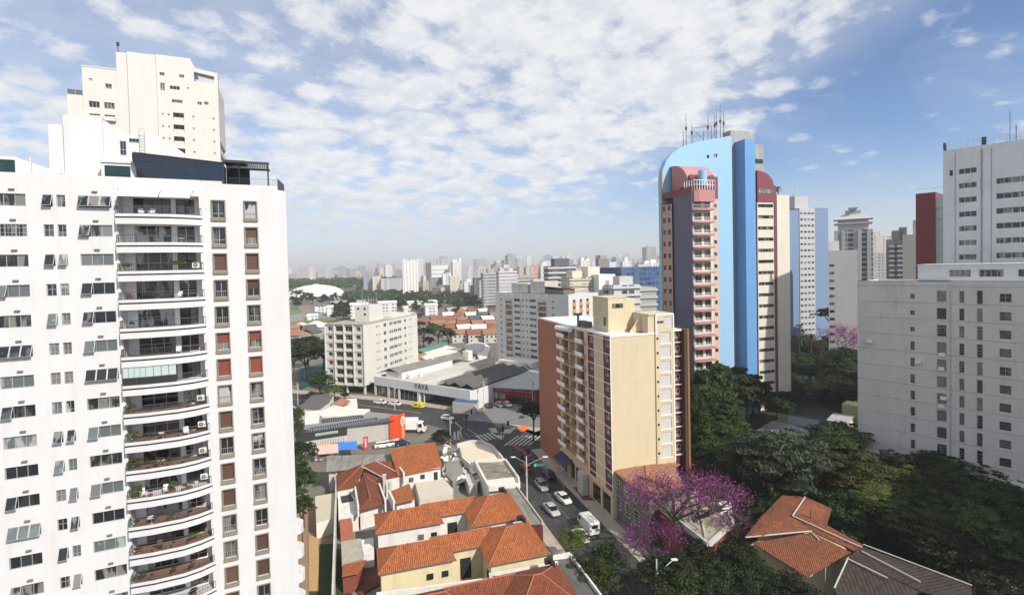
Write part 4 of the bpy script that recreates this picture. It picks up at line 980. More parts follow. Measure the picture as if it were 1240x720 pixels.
# ================================================================== tile roofs and houses
tile_o = tilemat('orange_clay_tiles', (.50, .165, .055), (.36, .105, .038), (.19, .085, .045), moss=.6)
tile_b = tilemat('weathered_brown_tiles', (.30, .085, .038), (.20, .055, .03), (.10, .06, .04), moss=.8)
tile_p = tilemat('pale_orange_tiles', (.50, .26, .16), (.40, .19, .115), (.26, .18, .13), moss=.6)
tile_m = tilemat('dull_orange_tiles', (.30, .105, .05), (.21, .07, .035), (.10, .06, .04), moss=.85)
tile_d = tilemat('dark_grey_tiles', (.055, .048, .044), (.03, .026, .025), (.10, .095, .09), moss=.3, pitch=.5)
mortar = mk('ridge_tiles', (.33, .12, .06), .9, .2, 2)
mortarw = mk('white_ridge_mortar', (.45, .42, .38), .9, .25, 2)
gutter = mk('gutter_metal', (.10, .09, .08), .7, .2, 2)
asb = corrmat('fibre_cement_sheet', (.28, .27, .24), .35)
asbd = corrmat('dark_fibre_cement', (.13, .125, .12), .5, dirt=(.05, .048, .045))
metw = corrmat('pale_metal_roof', (.46, .46, .45), .6, dirt=(.28, .27, .26), amt=.5)
ywall = mk('pale_yellow_wall', (.62, .55, .36), .9, .1, .4, streak=.25, dirt=(.3, .26, .18), dirtamt=.4)
wwall = mk('white_house_wall', (.66, .65, .62), .9, .1, .4, streak=.3, dirt=(.32, .31, .29), dirtamt=.4)
def g3(u, v, z): return (*uv2(u, v), z)
def roofpart(parent, name, polys, m, ridges=(), rm_=None, frame=None, th=.15, flip=False, hips=None):
    T = frame or (lambda *p: p)
    mb = MB()
    for p in polys: mb.roofpoly([T(*q) for q in p], th, flip=flip)
    o = mb.build(name, m, parent)
    if ridges:
        mb = MB()
        for a, b in ridges: 
            a = Vector(T(*a)); b = Vector(T(*b)); mb.tube(a+Vector((0,0,.02)), b+Vector((0,0,.02)), .10, n=6)
        mb.build('ridge', rm_ or mortar, o)
    return o
def hip(x0, x1, y0, y1, ez, rz, oh=.35, hl=None, hr=None, axis='x'):
    """hip roof polygons on a rectangle; hl/hr = how far in the ridge ends (None = half the span, 0 = gable)"""
    X0, X1, Y0, Y1 = x0-oh, x1+oh, y0-oh, y1+oh
    if axis == 'x':
        s = (Y1-Y0)/2; hl = s if hl is None else hl; hr = s if hr is None else hr; ym = (Y0+Y1)/2
        a, b = (X0+hl, ym, rz), (X1-hr, ym, rz); c = [(X0, Y0, ez), (X1, Y0, ez), (X1, Y1, ez), (X0, Y1, ez)]
        P = [[c[0], c[1], b, a], [c[2], c[3], a, b]]; Rg = [(a, b)]
        if hl > 0: P.append([c[3], c[0], a]); Rg += [(c[3], a), (c[0], a)]
        if hr > 0: P.append([c[1], c[2], b]); Rg += [(c[1], b), (c[2], b)]
    else:
        s = (X1-X0)/2; hl = s if hl is None else hl; hr = s if hr is None else hr; xm = (X0+X1)/2
        a, b = (xm, Y0+hl, rz), (xm, Y1-hr, rz); c = [(X0, Y0, ez), (X1, Y0, ez), (X1, Y1, ez), (X0, Y1, ez)]
        P = [[c[1], c[2], b, a], [c[3], c[0], a, b]]; Rg = [(a, b)]
        if hl > 0: P.append([c[0], c[1], a]); Rg += [(c[0], a), (c[1], a)]
        if hr > 0: P.append([c[2], c[3], b]); Rg += [(c[2], b), (c[3], b)]
    return P, Rg
def gutterline(parent, pts):
    mb = MB()
    for a, b in zip(pts[:-1], pts[1:]): mb.tube(a, b, .09, n=5)
    mb.build('gutter', gutter, parent)
def hw(parent, o, du, lst, key='h', mats=None):
    for u, z, w__, h__, s_ in lst: 
        me = wmesh(key, w__, h__, s_, mats or [metalw, glass, blind_r], .02); put(parent, me, 'window', o, du, u, z)
def rowhouse(v0, label, wallm, ez=5.5, tile=None, u_off=0., z_off=0.):
    h = thing('tiled_house', label, 'house', (*uv2(u_off, v0), z_off), YAW); t = tile or tile_o
    mb = MB(); 
    mb.box(1.7, 11.4, 0.6, 6.3, 0, ez-.05); mb.box(11.4, 16.3, 2.6, 5.8, 0, ez-.05); mb.box(16.1, 24.2, -2.6, 6.3, 0, ez-.05); mb.build('wall', wallm, h)
    polys, rg = hip(1.7, 11.4, .6, 6.3, ez, 7.15, .4, 2.9, 2.9)
    roofpart(h, 'rear_roof', polys, t, rg[:1]+rg[1:])
    roofpart(h, 'link_roof', [[(10.6, 2.3, ez+.1), (17.6, 2.3, ez+.1), (17.6, 4.3, 7.0), (8.7, 4.3, 7.0)], [(17.6, 6.7, ez+.1), (10.6, 6.7, ez+.1), (8.7, 4.3, 7.0), (17.6, 4.3, 7.0)]], t, [((8.7, 4.3, 7.02), (18, 4.3, 7.02))])
    polys, rg = hip(16.1, 24.2, -2.6, 6.3, ez+.15, 7.9, .45, 4.0, 4.0)
    roofpart(h, 'front_roof', polys, t, rg)
    gutterline(h, [(1.3, .15, ez-.05), (11.9, .15, ez-.05)]); gutterline(h, [(11.9, 2.2, ez), (15.7, 2.2, ez)]); gutterline(h, [(15.65, -3.05, ez+.1), (24.6, -3.05, ez+.1)])
    hw(h, (0, .58), (1, 0), [(8.2, 3.6, .95, .85, 'cross'), (10.3, 3.6, .95, .85, 'cross')], 'h1', [dmetal, glass, blind_r])
    hw(h, (0, 2.58), (1, 0), [(13.6, 2.6, 1.6, 3.0, 'shut')], 'h2', [dmetal, glass, dmetal]); hw(h, (16.08, 0), (0, -1), [(.9, 3.2, 1.1, 1.2, 'cross')], 'h1', [dmetal, glass, blind_r])
    mb = MB(); mb.tube((5.4, 2.2, 5.8), (5.4, 2.2, 8.0), .05, n=5); mb.tube((5.2, 2.2, 7.9), (5.6, 2.2, 7.9), .03, n=4); mb.tube((9.8, 2.4, 6), (9.8, 2.4, 8.4), .035, n=4); mb.tube((13, 3.4, 6.4), (13, 3.4, 7.8), .03, n=4)
    mb.build('vent_pipe', gutter, h)
    mb = MB(); mb.box(22.6, 23.6, 5.7, 6.2, 6.4, 7.1); mb.box(23.2, 23.7, 5.0, 5.6, 6.0, 7.0); mb.build('water_tank', dmetal, h)
    return h
h3 = rowhouse(68.6, 'orange tiled house with pale yellow side wall and two small windows, nearest complete roof', ywall)
h2 = rowhouse(79.4, 'orange tiled house with white side wall, next behind the pale yellow walled house', wwall)
h4 = rowhouse(56.4, 'dark brown tiled house cut by the bottom edge beside the dark lean-to', wwall, tile=tile_b)
mb = MB(); mb.prism([uv2(1, 67.7), uv2(15.6, 66.0), uv2(15.6, 66.3), uv2(1, 68.0)], 0, 3.7); mb.prism([uv2(15.6, 64.9), uv2(25.4, 64.6), uv2(25.4, 64.9), uv2(15.6, 65.3)], 0, 4.9); tag(mb.build('party_wall', wwall), 'white party wall between the yellow walled house and the dark brown roof', 'wall')
# front strip roofs to the street
st_ = thing('street_canopy', 'dark corrugated lean-to with white edge wall between the houses and the street', 'canopy', (*uv2(25.2, 50), 0), YAW)
mb = MB(); mb.roofpoly([(.2, 0, 4.4), (2.6, 0, 4.2), (2.6, 16, 4.2), (.2, 16, 4.4)], flip=True); mb.build('roof', asbd, st_); mb = MB(); mb.box(2.6, 2.85, 0, 16.2, 0, 4.75); mb.box(.0, 2.6, 16.0, 16.2, 0, 5.0); mb.build('wall', wwall, st_)
st_ = thing('street_canopy', 'grey gutter roof with maroon gate end beside the second orange house', 'canopy', (*uv2(25.4, 77), 0), YAW)
mb = MB(); mb.roofpoly([(.0, 0, 4.2), (2.2, 0, 4.0), (2.2, 14, 4.0), (.0, 14, 4.2)], flip=True); mb.build('roof', asb, st_); mb = MB(); mb.box(2.2, 2.4, .1, 14.2, 0, 4.3); mb.build('wall', dirtywhite, st_); mb = MB(); mb.box(.2, 2.3, -.1, .1, 0, 3.6); mb.build('gate', maroon, st_)

# upper house group: hipped brown roofs + bright orange gable + corrugated lean-to
hg = thing('tiled_house', 'large bright orange gable roofed house beside the grey corrugated lean-to', 'house', (*uv2(0, 0), 0), YAW)
mb = MB(); mb.box(6.4, 15.0, 103.4, 113.2, 0, 5.0); mb.build('wall', wwall, hg)
roofpart(hg, 'roof', [[(6.2, 102.6, 4.9), (15.5, 103.3, 4.9), (15.2, 111.6, 7.5), (5.4, 110.6, 7.5)], [(15.2, 111.6, 7.5), (5.4, 110.6, 7.5), (5.6, 113.6, 6.6), (15.2, 114.2, 6.6)]], tile_o, [((5.4, 110.6, 7.5), (15.2, 111.6, 7.5))])
hw(hg, (6.4, 103.38), (1, 0), [(2.6, 3.3, .9, .9, 'cross'), (4.9, 3.6, .9, .9, 'cross'), (7.6, 3.4, .8, 1.6, 'shut')], 'h3', [dmetal, glass, dmetal]); hw(hg, (6.4, 103.38), (1, 0), [(.5, 2.6, 1.0, 2.4, 'louvre')], 'h4', [dmetal, glass, blind_r])
ct = thing('corrugated_shed', 'long grey corrugated lean-to roof beside the market awnings', 'shed', (*uv2(0, 0), 0), YAW)
mb = MB(); mb.roofpoly([(-7.6, 110.6, 4.6), (6.0, 109.0, 4.6), (5.6, 113.2, 5.6), (-7.9, 117.2, 5.6)]); mb.build('roof', asb, ct); mb = MB(); mb.box(-7.2, 5.6, 111.4, 115, 0, 4.4); mb.build('wall', dirtywhite, ct)
hb = thing('tiled_house', 'weathered brown hipped house left of the bright orange gable roofed one', 'house', (*uv2(0, 0), 0), YAW)
A4 = lambda x, y, z: tuple((lambda p: (p.x*CG+p.y*SG, -p.x*SG+p.y*CG, z))(G(x, y, z)))
ca = lambda x, y, z: A4(380+x/6.89, 520+y/6.89, z)
r1, r2, r3 = ca(395, 302, 6.6), ca(520, 262, 6.4), ca(690, 262, 5.8)
roofpart(hb, 'west_roof', [[ca(190, 370, 4.6), ca(195, 505, 4.4), r1, ca(400, 285, 6.0)], [ca(195, 505, 4.4), ca(345, 470, 4.6), ca(410, 340, 6.3), r1]], tile_b, [(ca(200, 500, 4.45), r1)])
roofpart(hb, 'middle_roof', [[r1, ca(590, 405, 4.7), ca(745, 378, 4.7), r3, r2]], tile_b, [(r1, ca(590, 405, 4.75)), (r2, ca(740, 378, 4.7))], mortarw)
roofpart(hb, 'south_roof', [[ca(350, 480, 4.8), ca(375, 670, 4.4), ca(465, 560, 5.9), ca(420, 365, 6.2)], [ca(440, 400, 6.1), ca(465, 560, 5.9), ca(590, 608, 4.6), ca(540, 450, 4.7)], [ca(375, 670, 4.4), ca(590, 610, 4.5), ca(465, 560, 5.9)], [ca(420, 350, 6.2), ca(440, 400, 6.1), ca(600, 440, 4.8), ca(580, 420, 5.0)]], tile_b, [(ca(420, 365, 6.2), ca(465, 560, 5.95)), (ca(440, 398, 6.1), ca(535, 448, 4.8))], mortar)
roofpart(hb, 'small_roof', [[ca(640, 512, 4.4), ca(680, 612, 3.9), ca(848, 575, 3.9), ca(795, 448, 4.8)]], tile_o, [(ca(680, 612, 3.9), ca(640, 512, 4.4))], mortarw)
mb = MB()
def wallprism(mb, pts, z0, z1): mb.prism([(p[0], p[1]) for p in pts], z0, z1)
wallprism(mb, [ca(195, 500, 4.4), ca(345, 470, 4.4), ca(400, 310, 4.4), ca(195, 370, 4.4)], 0, 4.3); wallprism(mb, [ca(600, 405, 4.5), ca(755, 380, 4.5), ca(690, 275, 4.5), ca(530, 280, 4.5)], 0, 4.4)
wallprism(mb, [ca(385, 650, 4), ca(575, 600, 4), ca(530, 460, 4), ca(360, 480, 4)], 0, 4.2); wallprism(mb, [ca(690, 600, 3.5), ca(840, 570, 3.5), ca(790, 470, 3.5), ca(650, 520, 3.5)], 0, 3.7)
mb.build('wall', wwall, hb)
mb = MB()
for a, b in ((ca(700, 265, 6.2), ca(752, 375, 5.2)), (ca(545, 455, 5.1), ca(598, 605, 4.9)), (ca(345, 478, 5.0), ca(372, 655, 4.7)), (ca(625, 510, 4.9), ca(668, 612, 4.6))):
    d = (Vector(b)-Vector(a)).normalized(); nrm = Vector((-d.y, d.x, 0))*.14
    p = [Vector(a)+nrm, Vector(b)+nrm, Vector(b)-nrm, Vector(a)-nrm]; mb.prism([tuple(q[:2]) for q in p], 3.2, min(a[2], b[2])+.45)
mb.build('parapet', wwall, hb)
mb = MB(); c = ca(590, 440, 5); mb.box(c[0]-.3, c[0]+.3, c[1]-.3, c[1]+.3, 3, 6.4); mb.box(c[0]-.38, c[0]+.38, c[1]-.38, c[1]+.38, 6.4, 6.55); mb.tube((c[0]+.9, c[1]-1.4, 3), (c[0]+.9, c[1]-1.4, 5.6), .3, n=8); mb.build('chimney', mortarw, hb)
def pix(x, y, z=0): p = G(x, y, z); return (p.x, p.y)
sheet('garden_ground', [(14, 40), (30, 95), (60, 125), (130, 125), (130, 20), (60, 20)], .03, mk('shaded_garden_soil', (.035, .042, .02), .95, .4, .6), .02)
sheet('yard_paving', [uv2(-4.8, 50), uv2(29, 50), uv2(29, 119), uv2(-7, 119)], .06, mk('yard_concrete', (.20, .19, .17), .95, .25, .4, dirt=(.08, .075, .07), dirtamt=.7), .05)
def slab(name, label, cat, px, z, m, h=.2, z0=None, mtop=None):
    mb = MB(); mb.prism([pix(x, y, z) for x, y in px], z-h if z0 is None else z0, z, 0, 0 if mtop is None else 1); o = mb.build(name, [m]+([mtop] if mtop else [])); return tag(o, label, cat)
# odd annexes in the back yards, left edge of the house group
slab('annex', 'white open annex under the brown hipped roof', 'annex', [(409, 597), (424, 591), (430, 604), (434, 622), (410, 626)], 3.0, wwall, z0=0)
mb = MB(); mb.prism([pix(x, y, 3.0) for x, y in ((412, 600), (423, 596), (429, 606), (414, 609))], 3.005, 3.03); mb.build('opening_shade_sheet', dmetal, bpy.data.objects[[o.name for o in COL.objects if o.name.startswith('annex')][-1]])  # dark sheet laid on the annex roof, standing in for a shaded hole
slab('annex', 'pale rough concrete roofed annex beside the boundary wall', 'annex', [(413, 655), (437, 651), (440, 676), (414, 681)], 2.8, mk('rough_concrete_roof', (.36, .33, .28), .95, .3, 1.2, dirt=(.15, .14, .12), dirtamt=.6), z0=0)
o = thing('brick_shed', 'small dark red shed with orange tile top beside the boundary wall', 'shed', (0, 0, 0))
mb = MB(); P4 = [Vector(G(x, y, 3.1)) for x, y in ((415, 683), (444, 677), (434, 693), (414, 697))]; mb.roofpoly(P4); mb.build('roof', tile_o, o)
mb = MB(); mb.prism([pix(x, y, 2.9) for x, y in ((415, 685), (440, 679), (432, 692), (415, 695))], 0, 2.85); mb.build('wall', mk('dark_red_wall', (.20, .06, .045), .9, .1), o)
slab('terrace_slab', 'dark red tiled yard between the shed and the yellow walled house', 'terrace', [(436, 668), (456, 662), (462, 705), (436, 720), (430, 712)], .35, mk('dark_red_tiles', (.11, .04, .03), .8, .2, 2), z0=0)
slab('annex', 'narrow cream annex left of the yellow walled house', 'annex', [(437, 653), (452, 650), (453, 668), (440, 670)], 2.6, wwall, z0=0)
slab('annex', 'small terracotta annex roof just below the open annex', 'annex', [(410, 614), (422, 615), (427, 634), (412, 638)], 2.6, mk('terracotta_terrace', (.34, .12, .07), .9, .2, 1), z0=0)

slab('patio_roof', 'cream patio roof with a dark skylight in front of the bright orange gable roofed house', 'roof terrace', [(502, 582), (536, 577), (549, 592), (548, 598), (508, 604)], 2.6, mk('cream_patio', (.52, .48, .40), .9, .12, .5), z0=0)
# demolition plot and flat roofs on the corner
fb = thing('corner_building', 'low pale building with a curved parapet and flat roof on the junction corner', 'building', (0, 0, 0))
cp = [(543, 541), (553, 536), (570, 532), (583, 532), (596, 538), (605, 549), (609, 556), (588, 556), (580, 548), (560, 545), (545, 546)]
mb = MB(); mb.prism([pix(x, y, 4.0) for x, y in [(556, 538), (570, 533), (583, 533), (596, 539), (606, 551), (611, 558), (584, 560), (572, 562), (560, 552)]], 0, 3.7); mb.build('wall', offwhite, fb)
mb = MB(); mb.prism([pix(x, y, 3.8) for x, y in [(556, 540), (570, 535.5), (583, 535.5), (594, 541), (602, 552), (584, 556), (571, 560), (560, 549)]], 3.71, 3.78); mb.build('roof', mk('sand_coloured_slab', (.60, .53, .42), .95, .12, .5), fb)
pp = [G(x, y, 4.6) for x, y in [(553, 537), (570, 532.5), (583, 532.5), (596, 538.5), (607, 551), (611, 557)]]
mb = MB()
for a, b in zip(pp[:-1], pp[1:]):
    d = (b-a).normalized(); nr = Vector((-d.y, d.x, 0))*.2; mb.prism([tuple((q)[:2]) for q in (a+nr, b+nr, b-nr, a-nr)], 3.6, 4.6)
mb.build('parapet', dirtywhite, fb)
fb = thing('flat_roofed_building', 'flat grey brown roofed building with a cream parapet beside the avenue', 'building', (0, 0, 0))
q = [(575, 556), (612, 555), (628, 577), (629, 584), (592, 588), (584, 574)]
mb = MB(); mb.prism([pix(x, y, 4.4) for x, y in q], 0, 4.1); mb.build('wall', offwhite, fb)
mb = MB(); mb.prism([pix(x, y, 4.2) for x, y in [(578, 558), (611, 557), (626, 576), (590, 580)]], 4.105, 4.2); mb.build('roof', mk('brown_flat_roof', (.20, .175, .145), .95, .3, .5, dirt=(.42, .38, .3), dirtamt=.8), fb)
mb = MB(); pp = [G(x, y, 4.8) for x, y in q]+[G(*q[0], 4.8)]
for a, b in zip(pp[:-1], pp[1:]):
    d = (b-a).normalized(); nr = Vector((-d.y, d.x, 0))*.16; mb.prism([tuple((s)[:2]) for s in (a+nr, b+nr, b-nr, a-nr)], 3.8, 4.8)
mb.build('parapet', offwhite, fb)
slab('ruined_shed', 'shed with streaked grey roof panels in the cleared plot', 'shed', [(540, 560), (555, 556), (561, 570), (548, 582), (540, 574)], 2.8, asb, z0=0)
slab('ruined_shed', 'bare concrete shed roof beside the streaked grey shed', 'shed', [(562, 575), (571, 572), (578, 586), (568, 588)], 2.4, concl, z0=0)
slab('fallen_sign', 'white square sign board lying over the dark pit in the cleared plot', 'panel', [(568, 567), (577, 563), (581, 570), (572, 573)], 2.6, white2, .1)
rng = random.Random(21)
cols = [white2, concl, offwhite, concd, dirtywhite]
for k in range(70):       # scattered debris, each piece its own
    x = rng.uniform(538, 580); y = rng.uniform(541, 586); p = G(x, y, 1.6); mb = MB(); s = rng.uniform(.3, 1.5); t = rng.uniform(.15, .6)
    an = rng.uniform(0, pi); Tt = lambda a, b, c: (p.x+(a*cos(an)-b*sin(an)), p.y+(a*sin(an)+b*cos(an)), 1.3+(k % 3)*.35+c+a*.25)
    mb.box(-s, s, -s*.4, s*.4, 0, t, T=Tt); tag(mb.build('rubble_piece', cols[k % 5]), 'broken white or grey slab in the rubble heap on the cleared plot', 'rubble', 'rubble on the cleared plot')
slab('rubble_platform', 'pale rubble platform of the cleared plot', 'platform', [(536, 545), (558, 539), (575, 552), (575, 568), (560, 574), (538, 570)], 1.3, mk('rubble', (.22, .20, .17), .95, .4, 1.2), z0=0)

# ================================================================== corner shop with solar panels, orange sign
sp_ = thing('corner_shop', 'long low shop with grey panelled side, dark roof edge and orange corner sign', 'shop', (0, 0, 0))
mw = lambda x, y, z: pix(x, y, z)
Q = [(-54.1, 127.0), (-43.6, 131.8), (-34.6, 136.6), (-30.5, 137.0), (-31.5, 141.5), (-46.7, 147), (-59.3, 143)]
mb = MB(); mb.prism(Q, 0, 4.95); mb.build('wall', mk('ribbed_grey_panel', (.42, .42, .39), .7, .08, .4, streak=.2), sp_)
mb = MB(); mb.prism(Q, 4.955, 5.05); mb.build('roof', mk('grey_roof_sheet', (.24, .24, .24), .8, .15, .3, dirt=(.12, .12, .12), dirtamt=.5), sp_)
dS = Vector((10.5, 4.8, 0)).normalized(); nS = Vector((dS.y, -dS.x, 0))
mb = MB(); a = Vector((-54.1, 127.0, 0))
T1 = lambda x, y, z: tuple(a+dS*x+nS*y+Vector((0, 0, z)))
mb.box(0, 10.8, 0.0, .25, 3.1, 5.3, T=T1); mb.build('dark_fascia', mk('dark_blue_fascia', (.03, .035, .04), .6), sp_)
mb = MB(); mb.box(3, 8.6, .26, .34, 4.0, 4.7, T=T1); mb.build('shop_sign', mk('grey_green_sign', (.30, .36, .30), .6), sp_)
mb = MB()
for k in range(26): mb.box(.3+k*.4, .5+k*.4, .3, .42, 1.6, 3.0, T=T1)
mb.build('slatted_screen', metalw, sp_)
mb = MB()
for z in (1.2, 2.2, 3.2, 4.2): mb.box(11, 19.5, -.62, -.55, z, z+.06, T=T1)
mb.build('panel_joint', metal, sp_)
orm = mk('orange_red_sign', (.72, .085, .02), .5, .04)
og = thing('sign_wall', 'bright orange red sign wall with a white ring emblem beside the parked truck', 'sign', (0, 0, 0))
mb = MB(); pA, pB, pC = Vector((-34.2, 136.2, 0)), Vector((-31.5, 136.3, 0)), Vector((-30.5, 138.2, 0))
for a_, b_ in ((pA, pB), (pB, pC)):
    d = (b_-a_).normalized(); nr = Vector((-d.y, d.x, 0))*.15; mb.prism([tuple(s[:2]) for s in (a_+nr, b_+nr, b_-nr, a_-nr)], .2, 6.6)
mb.build('board', orm, og)
mb = MB(); d = (pC-pB).normalized(); nr = Vector((d.y, -d.x, 0))*.2; c0 = (pB+pC)/2+nr+Vector((0, 0, 4.7))
for i in range(20):
    a1, a2 = 2*pi*i/20, 2*pi*(i+1)/20
    f = lambda a, r: c0+d*(cos(a)*r*.62)+Vector((0, 0, sin(a)*r))
    mb.face([f(a1, 1.35), f(a2, 1.35), f(a2, .85), f(a1, .85)])
f0 = lambda a, b: c0+d*a+Vector((0, 0, b)); mb.face([f0(-.12, -.8), f0(.12, -.8), f0(.12, .8), f0(-.12, .8)])
mb.build('ring_emblem', white2, og)
# solar panels: every panel is a thing of its own
pan_m = mk('solar_cell_blue', (.035, .04, .05), .6, .1, 1, spec=.3)
spm = MB(); spm.box(-.5, .5, -1.7, 1.6, 0, .05); 
for xx in (-.55, .55): spm.box(xx-.03, xx+.03, -1.72, 1.62, .01, .07, 1)
spm = spm.mesh('solar_panel', [pan_m, metal])
for (x0, y0, x1, y1, n, rw) in ((392, 508.5, 437, 503, 18, 'upper row'), (379, 518.5, 455, 506.5, 28, 'middle row'), (371, 521.3, 473, 506.8, 34, 'lower row next to the roof edge')):
    for k in range(n):
        t = k/(n-1); p = G(x0+(x1-x0)*t, y0+(y1-y0)*t, 5.3); o = link('solar_panel', spm, None, (p.x, p.y, 5.15), atan2(dS.y, dS.x)); tag(o, 'dark solar panel in the '+rw+' on the shop roof', 'solar panel', 'solar panels on the shop roof')
slab('roof_pit', 'sunken light well with cream walls at the back of the solar panel roof', 'light well', [(370, 498), (388, 496), (386, 510), (369, 512)], 5.5, offwhite, z0=5.05)
# awnings and stalls beside it
def awning(label, px, z, m, drop=.5):
    o = thing('market_awning', label, 'awning', (0, 0, 0)); P_a = [G(x, y, z+dz) for x, y, dz in px]
    mb = MB(); mb.roofpoly(P_a, .06); mb.build('canopy', m, o); mb = MB()
    for p in P_a: mb.tube((p.x, p.y, 0), (p.x, p.y, p.z), .05, n=5)
    mb.build('pole', metal, o)
awning('pale pink rectangular awning beside the blue awning', [(382, 538.5, .2), (409, 537, .2), (410, 547.5, -.3), (382, 550, -.3)], 2.8, mk('pink_cloth', (.66, .42, .38), .8, .05))
awning('bright blue awning beside the pale pink one', [(407.5, 536, .2), (432, 533.5, .2), (432.5, 543.5, -.3), (408, 544.5, -.3)], 2.8, mk('blue_cloth', (.045, .19, .66), .7, .05))
awning('small yellow awning strip behind the pink one', [(386, 536, 0), (400, 535, 0), (400, 537.5, 0), (386, 538, 0)], 3.0, mk('yellow_cloth', (.6, .36, .04), .7))
o = thing('banner_stand', 'upright red and white banner beside the panelled shop side', 'banner', (*pix(443, 545, 0), 0), .3)
mb = MB(); mb.box(-.6, .6, -.03, .03, .3, 3.6); mb.build('cloth', mk('red_banner', (.62, .04, .05), .6), o); mb = MB(); mb.box(-.15, .15, -.05, -.032, .9, 3.1); mb.tube((0, .06, 0), (0, .06, 3.7), .04, n=5); mb.build('mast', white2, o)

# ================================================================== long white showroom with YAYA lettering and brown roof
zY = 6.9
yy_ = thing('showroom', 'long white showroom with dark shopfront bays and black lettering on its fascia', 'building', (0, 0, 0))
a = Vector((-52.0, 186.0, 0)); b = Vector((-14.3, 160.6, 0)); dY = (b-a).normalized(); nY = Vector((dY.y, -dY.x, 0)); LY = (b-a).length
TY = lambda x, y, z: tuple(a+dY*x-nY*y+Vector((0, 0, z)))      # y runs back from the street front
print('showroom length', LY)
sx = LY/45.5
mb = MB(); mb.box(0, LY, 0, .5, 3.7, zY, T=TY); 
for x in (0, 7.0, 12.5, 22.0): mb.box(x*sx, (x+.9)*sx, 0, .5, 0, 3.7, T=TY)
mb.box(0, .4, .4, 46, 0, zY-.2, T=TY); mb.box(22.9*sx, 23.3*sx, .4, 30, 0, zY-.4, T=TY); mb.box(LY-.4, LY, .4, 46, 0, zY-.4, T=TY); mb.box(0, LY, 45.6, 46, 0, zY-.3, T=TY)
mb.box(3.2, 11.5, 3, 31, 0, zY+1.6, T=TY)
mb.build('wall', mk('showroom_white', (.62, .62, .61), .8, .07, .2, streak=.1), yy_)
mb = MB(); mb.box(.5, LY-.5, .5, 45.5, zY-.7, zY-.5, T=TY); mb.build('flat_roof', mk('dusty_white_roof', (.50, .48, .44), .9, .15, .2, dirt=(.33, .31, .28), dirtamt=.5), yy_)
for k, (x, w__) in enumerate(((.9, 6.1), (7.9, 4.6), (13.4, 8.6))):
    mb = MB(); mb.box(x*sx, (x+w__)*sx, .25, .3, .3, 3.5, T=TY); f = mb.build('shop_window', glass, yy_); mb = MB()
    for j in range(4): mb.box((x+w__*j/4)*sx-.04, (x+w__*j/4)*sx+.04, .18, .24, .3, 3.5, T=TY)
    mb.build('frame', metal, f)
mb = MB(); mb.box(0, LY, -.03, .0, 3.62, 3.72, T=TY); mb.build('fascia_light_strip', mk('dark_blue_strip', (.03, .03, .12), .5), yy_)
mb = MB(); mb.box(23.4*sx, LY-.4, 7, 7.3, 0, 6, T=TY); mb.build('deep_bay_wall', concd, yy_)
mb = MB(); mb.box(25*sx, 25*sx+.25, .1, .35, 0, 3.7, T=TY); mb.build('post', metalw, yy_)
mb = MB(); mb.roofpoly([TY(-.5, 3, zY+1.3), TY(12.3, 3, zY+1.3), TY(12.3, 33, zY+1.3), TY(-.5, 33, zY+1.3)][::1]); mb = MB()
mb.roofpoly([TY(-1, 2.5, zY+.6), TY(5.6, 2.5, zY+3.0), TY(5.6, 42, zY+3.0), TY(-1, 42, zY+.6)]); mb.roofpoly([TY(11, 2.5, zY+1.6), TY(5.6, 2.5, zY+3.0), TY(5.6, 42, zY+3.0), TY(11, 42, zY+1.6)][::-1])
mb.build('corrugated_roof', asb, yy_)
mb = MB()
for k in range(3):
    x0_ = LY-16.0+k*5.3; mb.roofpoly([TY(x0_, 2, zY+.2), TY(x0_+2.65, 2, zY+1.4), TY(x0_+2.65, 40, zY+1.4), TY(x0_, 40, zY+.2)]); mb.roofpoly([TY(x0_+5.3, 2, zY+.2), TY(x0_+2.65, 2, zY+1.4), TY(x0_+2.65, 40, zY+1.4), TY(x0_+5.3, 40, zY+.2)][::-1])
mb.build('dark_sawtooth_roof', asbd, yy_)
mb = MB(); mb.box(LY-16.2, LY-.1, 38, 46, zY-.3, zY+2.2, T=TY); mb.box(9.5, 12.5, 40, 43, zY, zY+4, T=TY); mb.build('roof_block', offwhite, yy_)
for (x, y, s) in ((3, 14, .8), (6, 25, .6), (14, 10, .5), (12.0, 6, .8), (13.5, 5.2, .6)):
    mb = MB(); mb.box(x-s, x+s, y-s, y+s, zY-.5, zY+(2.9 if x < 8 else .9), T=TY); mb.build('roof_unit', metalw, yy_)
# lettering
fc = bpy.data.curves.new('lettering', 'FONT'); fc.body = 'Y\u00c1Y\u00c1'; fc.size = 2.3; fc.extrude = .06; fc.align_x = 'CENTER'; fc.space_character = 1.15; fc.resolution_u = 3
to = bpy.data.objects.new('lettering', fc); COL.objects.link(to); bpy.context.view_layer.update()
me = bpy.data.meshes.new_from_object(to.evaluated_get(bpy.context.evaluated_depsgraph_get())); bpy.data.objects.remove(to)
me.materials.clear(); me.materials.append(dmetal)
lo = bpy.data.objects.new('lettering', me); COL.objects.link(lo); lo.parent = yy_
lp = Vector(TY(24.2*sx, -.08, 4.9)); 
zax = nY; xax = dY; yax = Vector((0, 0, 1))
lo.matrix_world = Matrix.Translation(lp) @ Matrix((xax, yax, zax)).transposed().to_4x4()

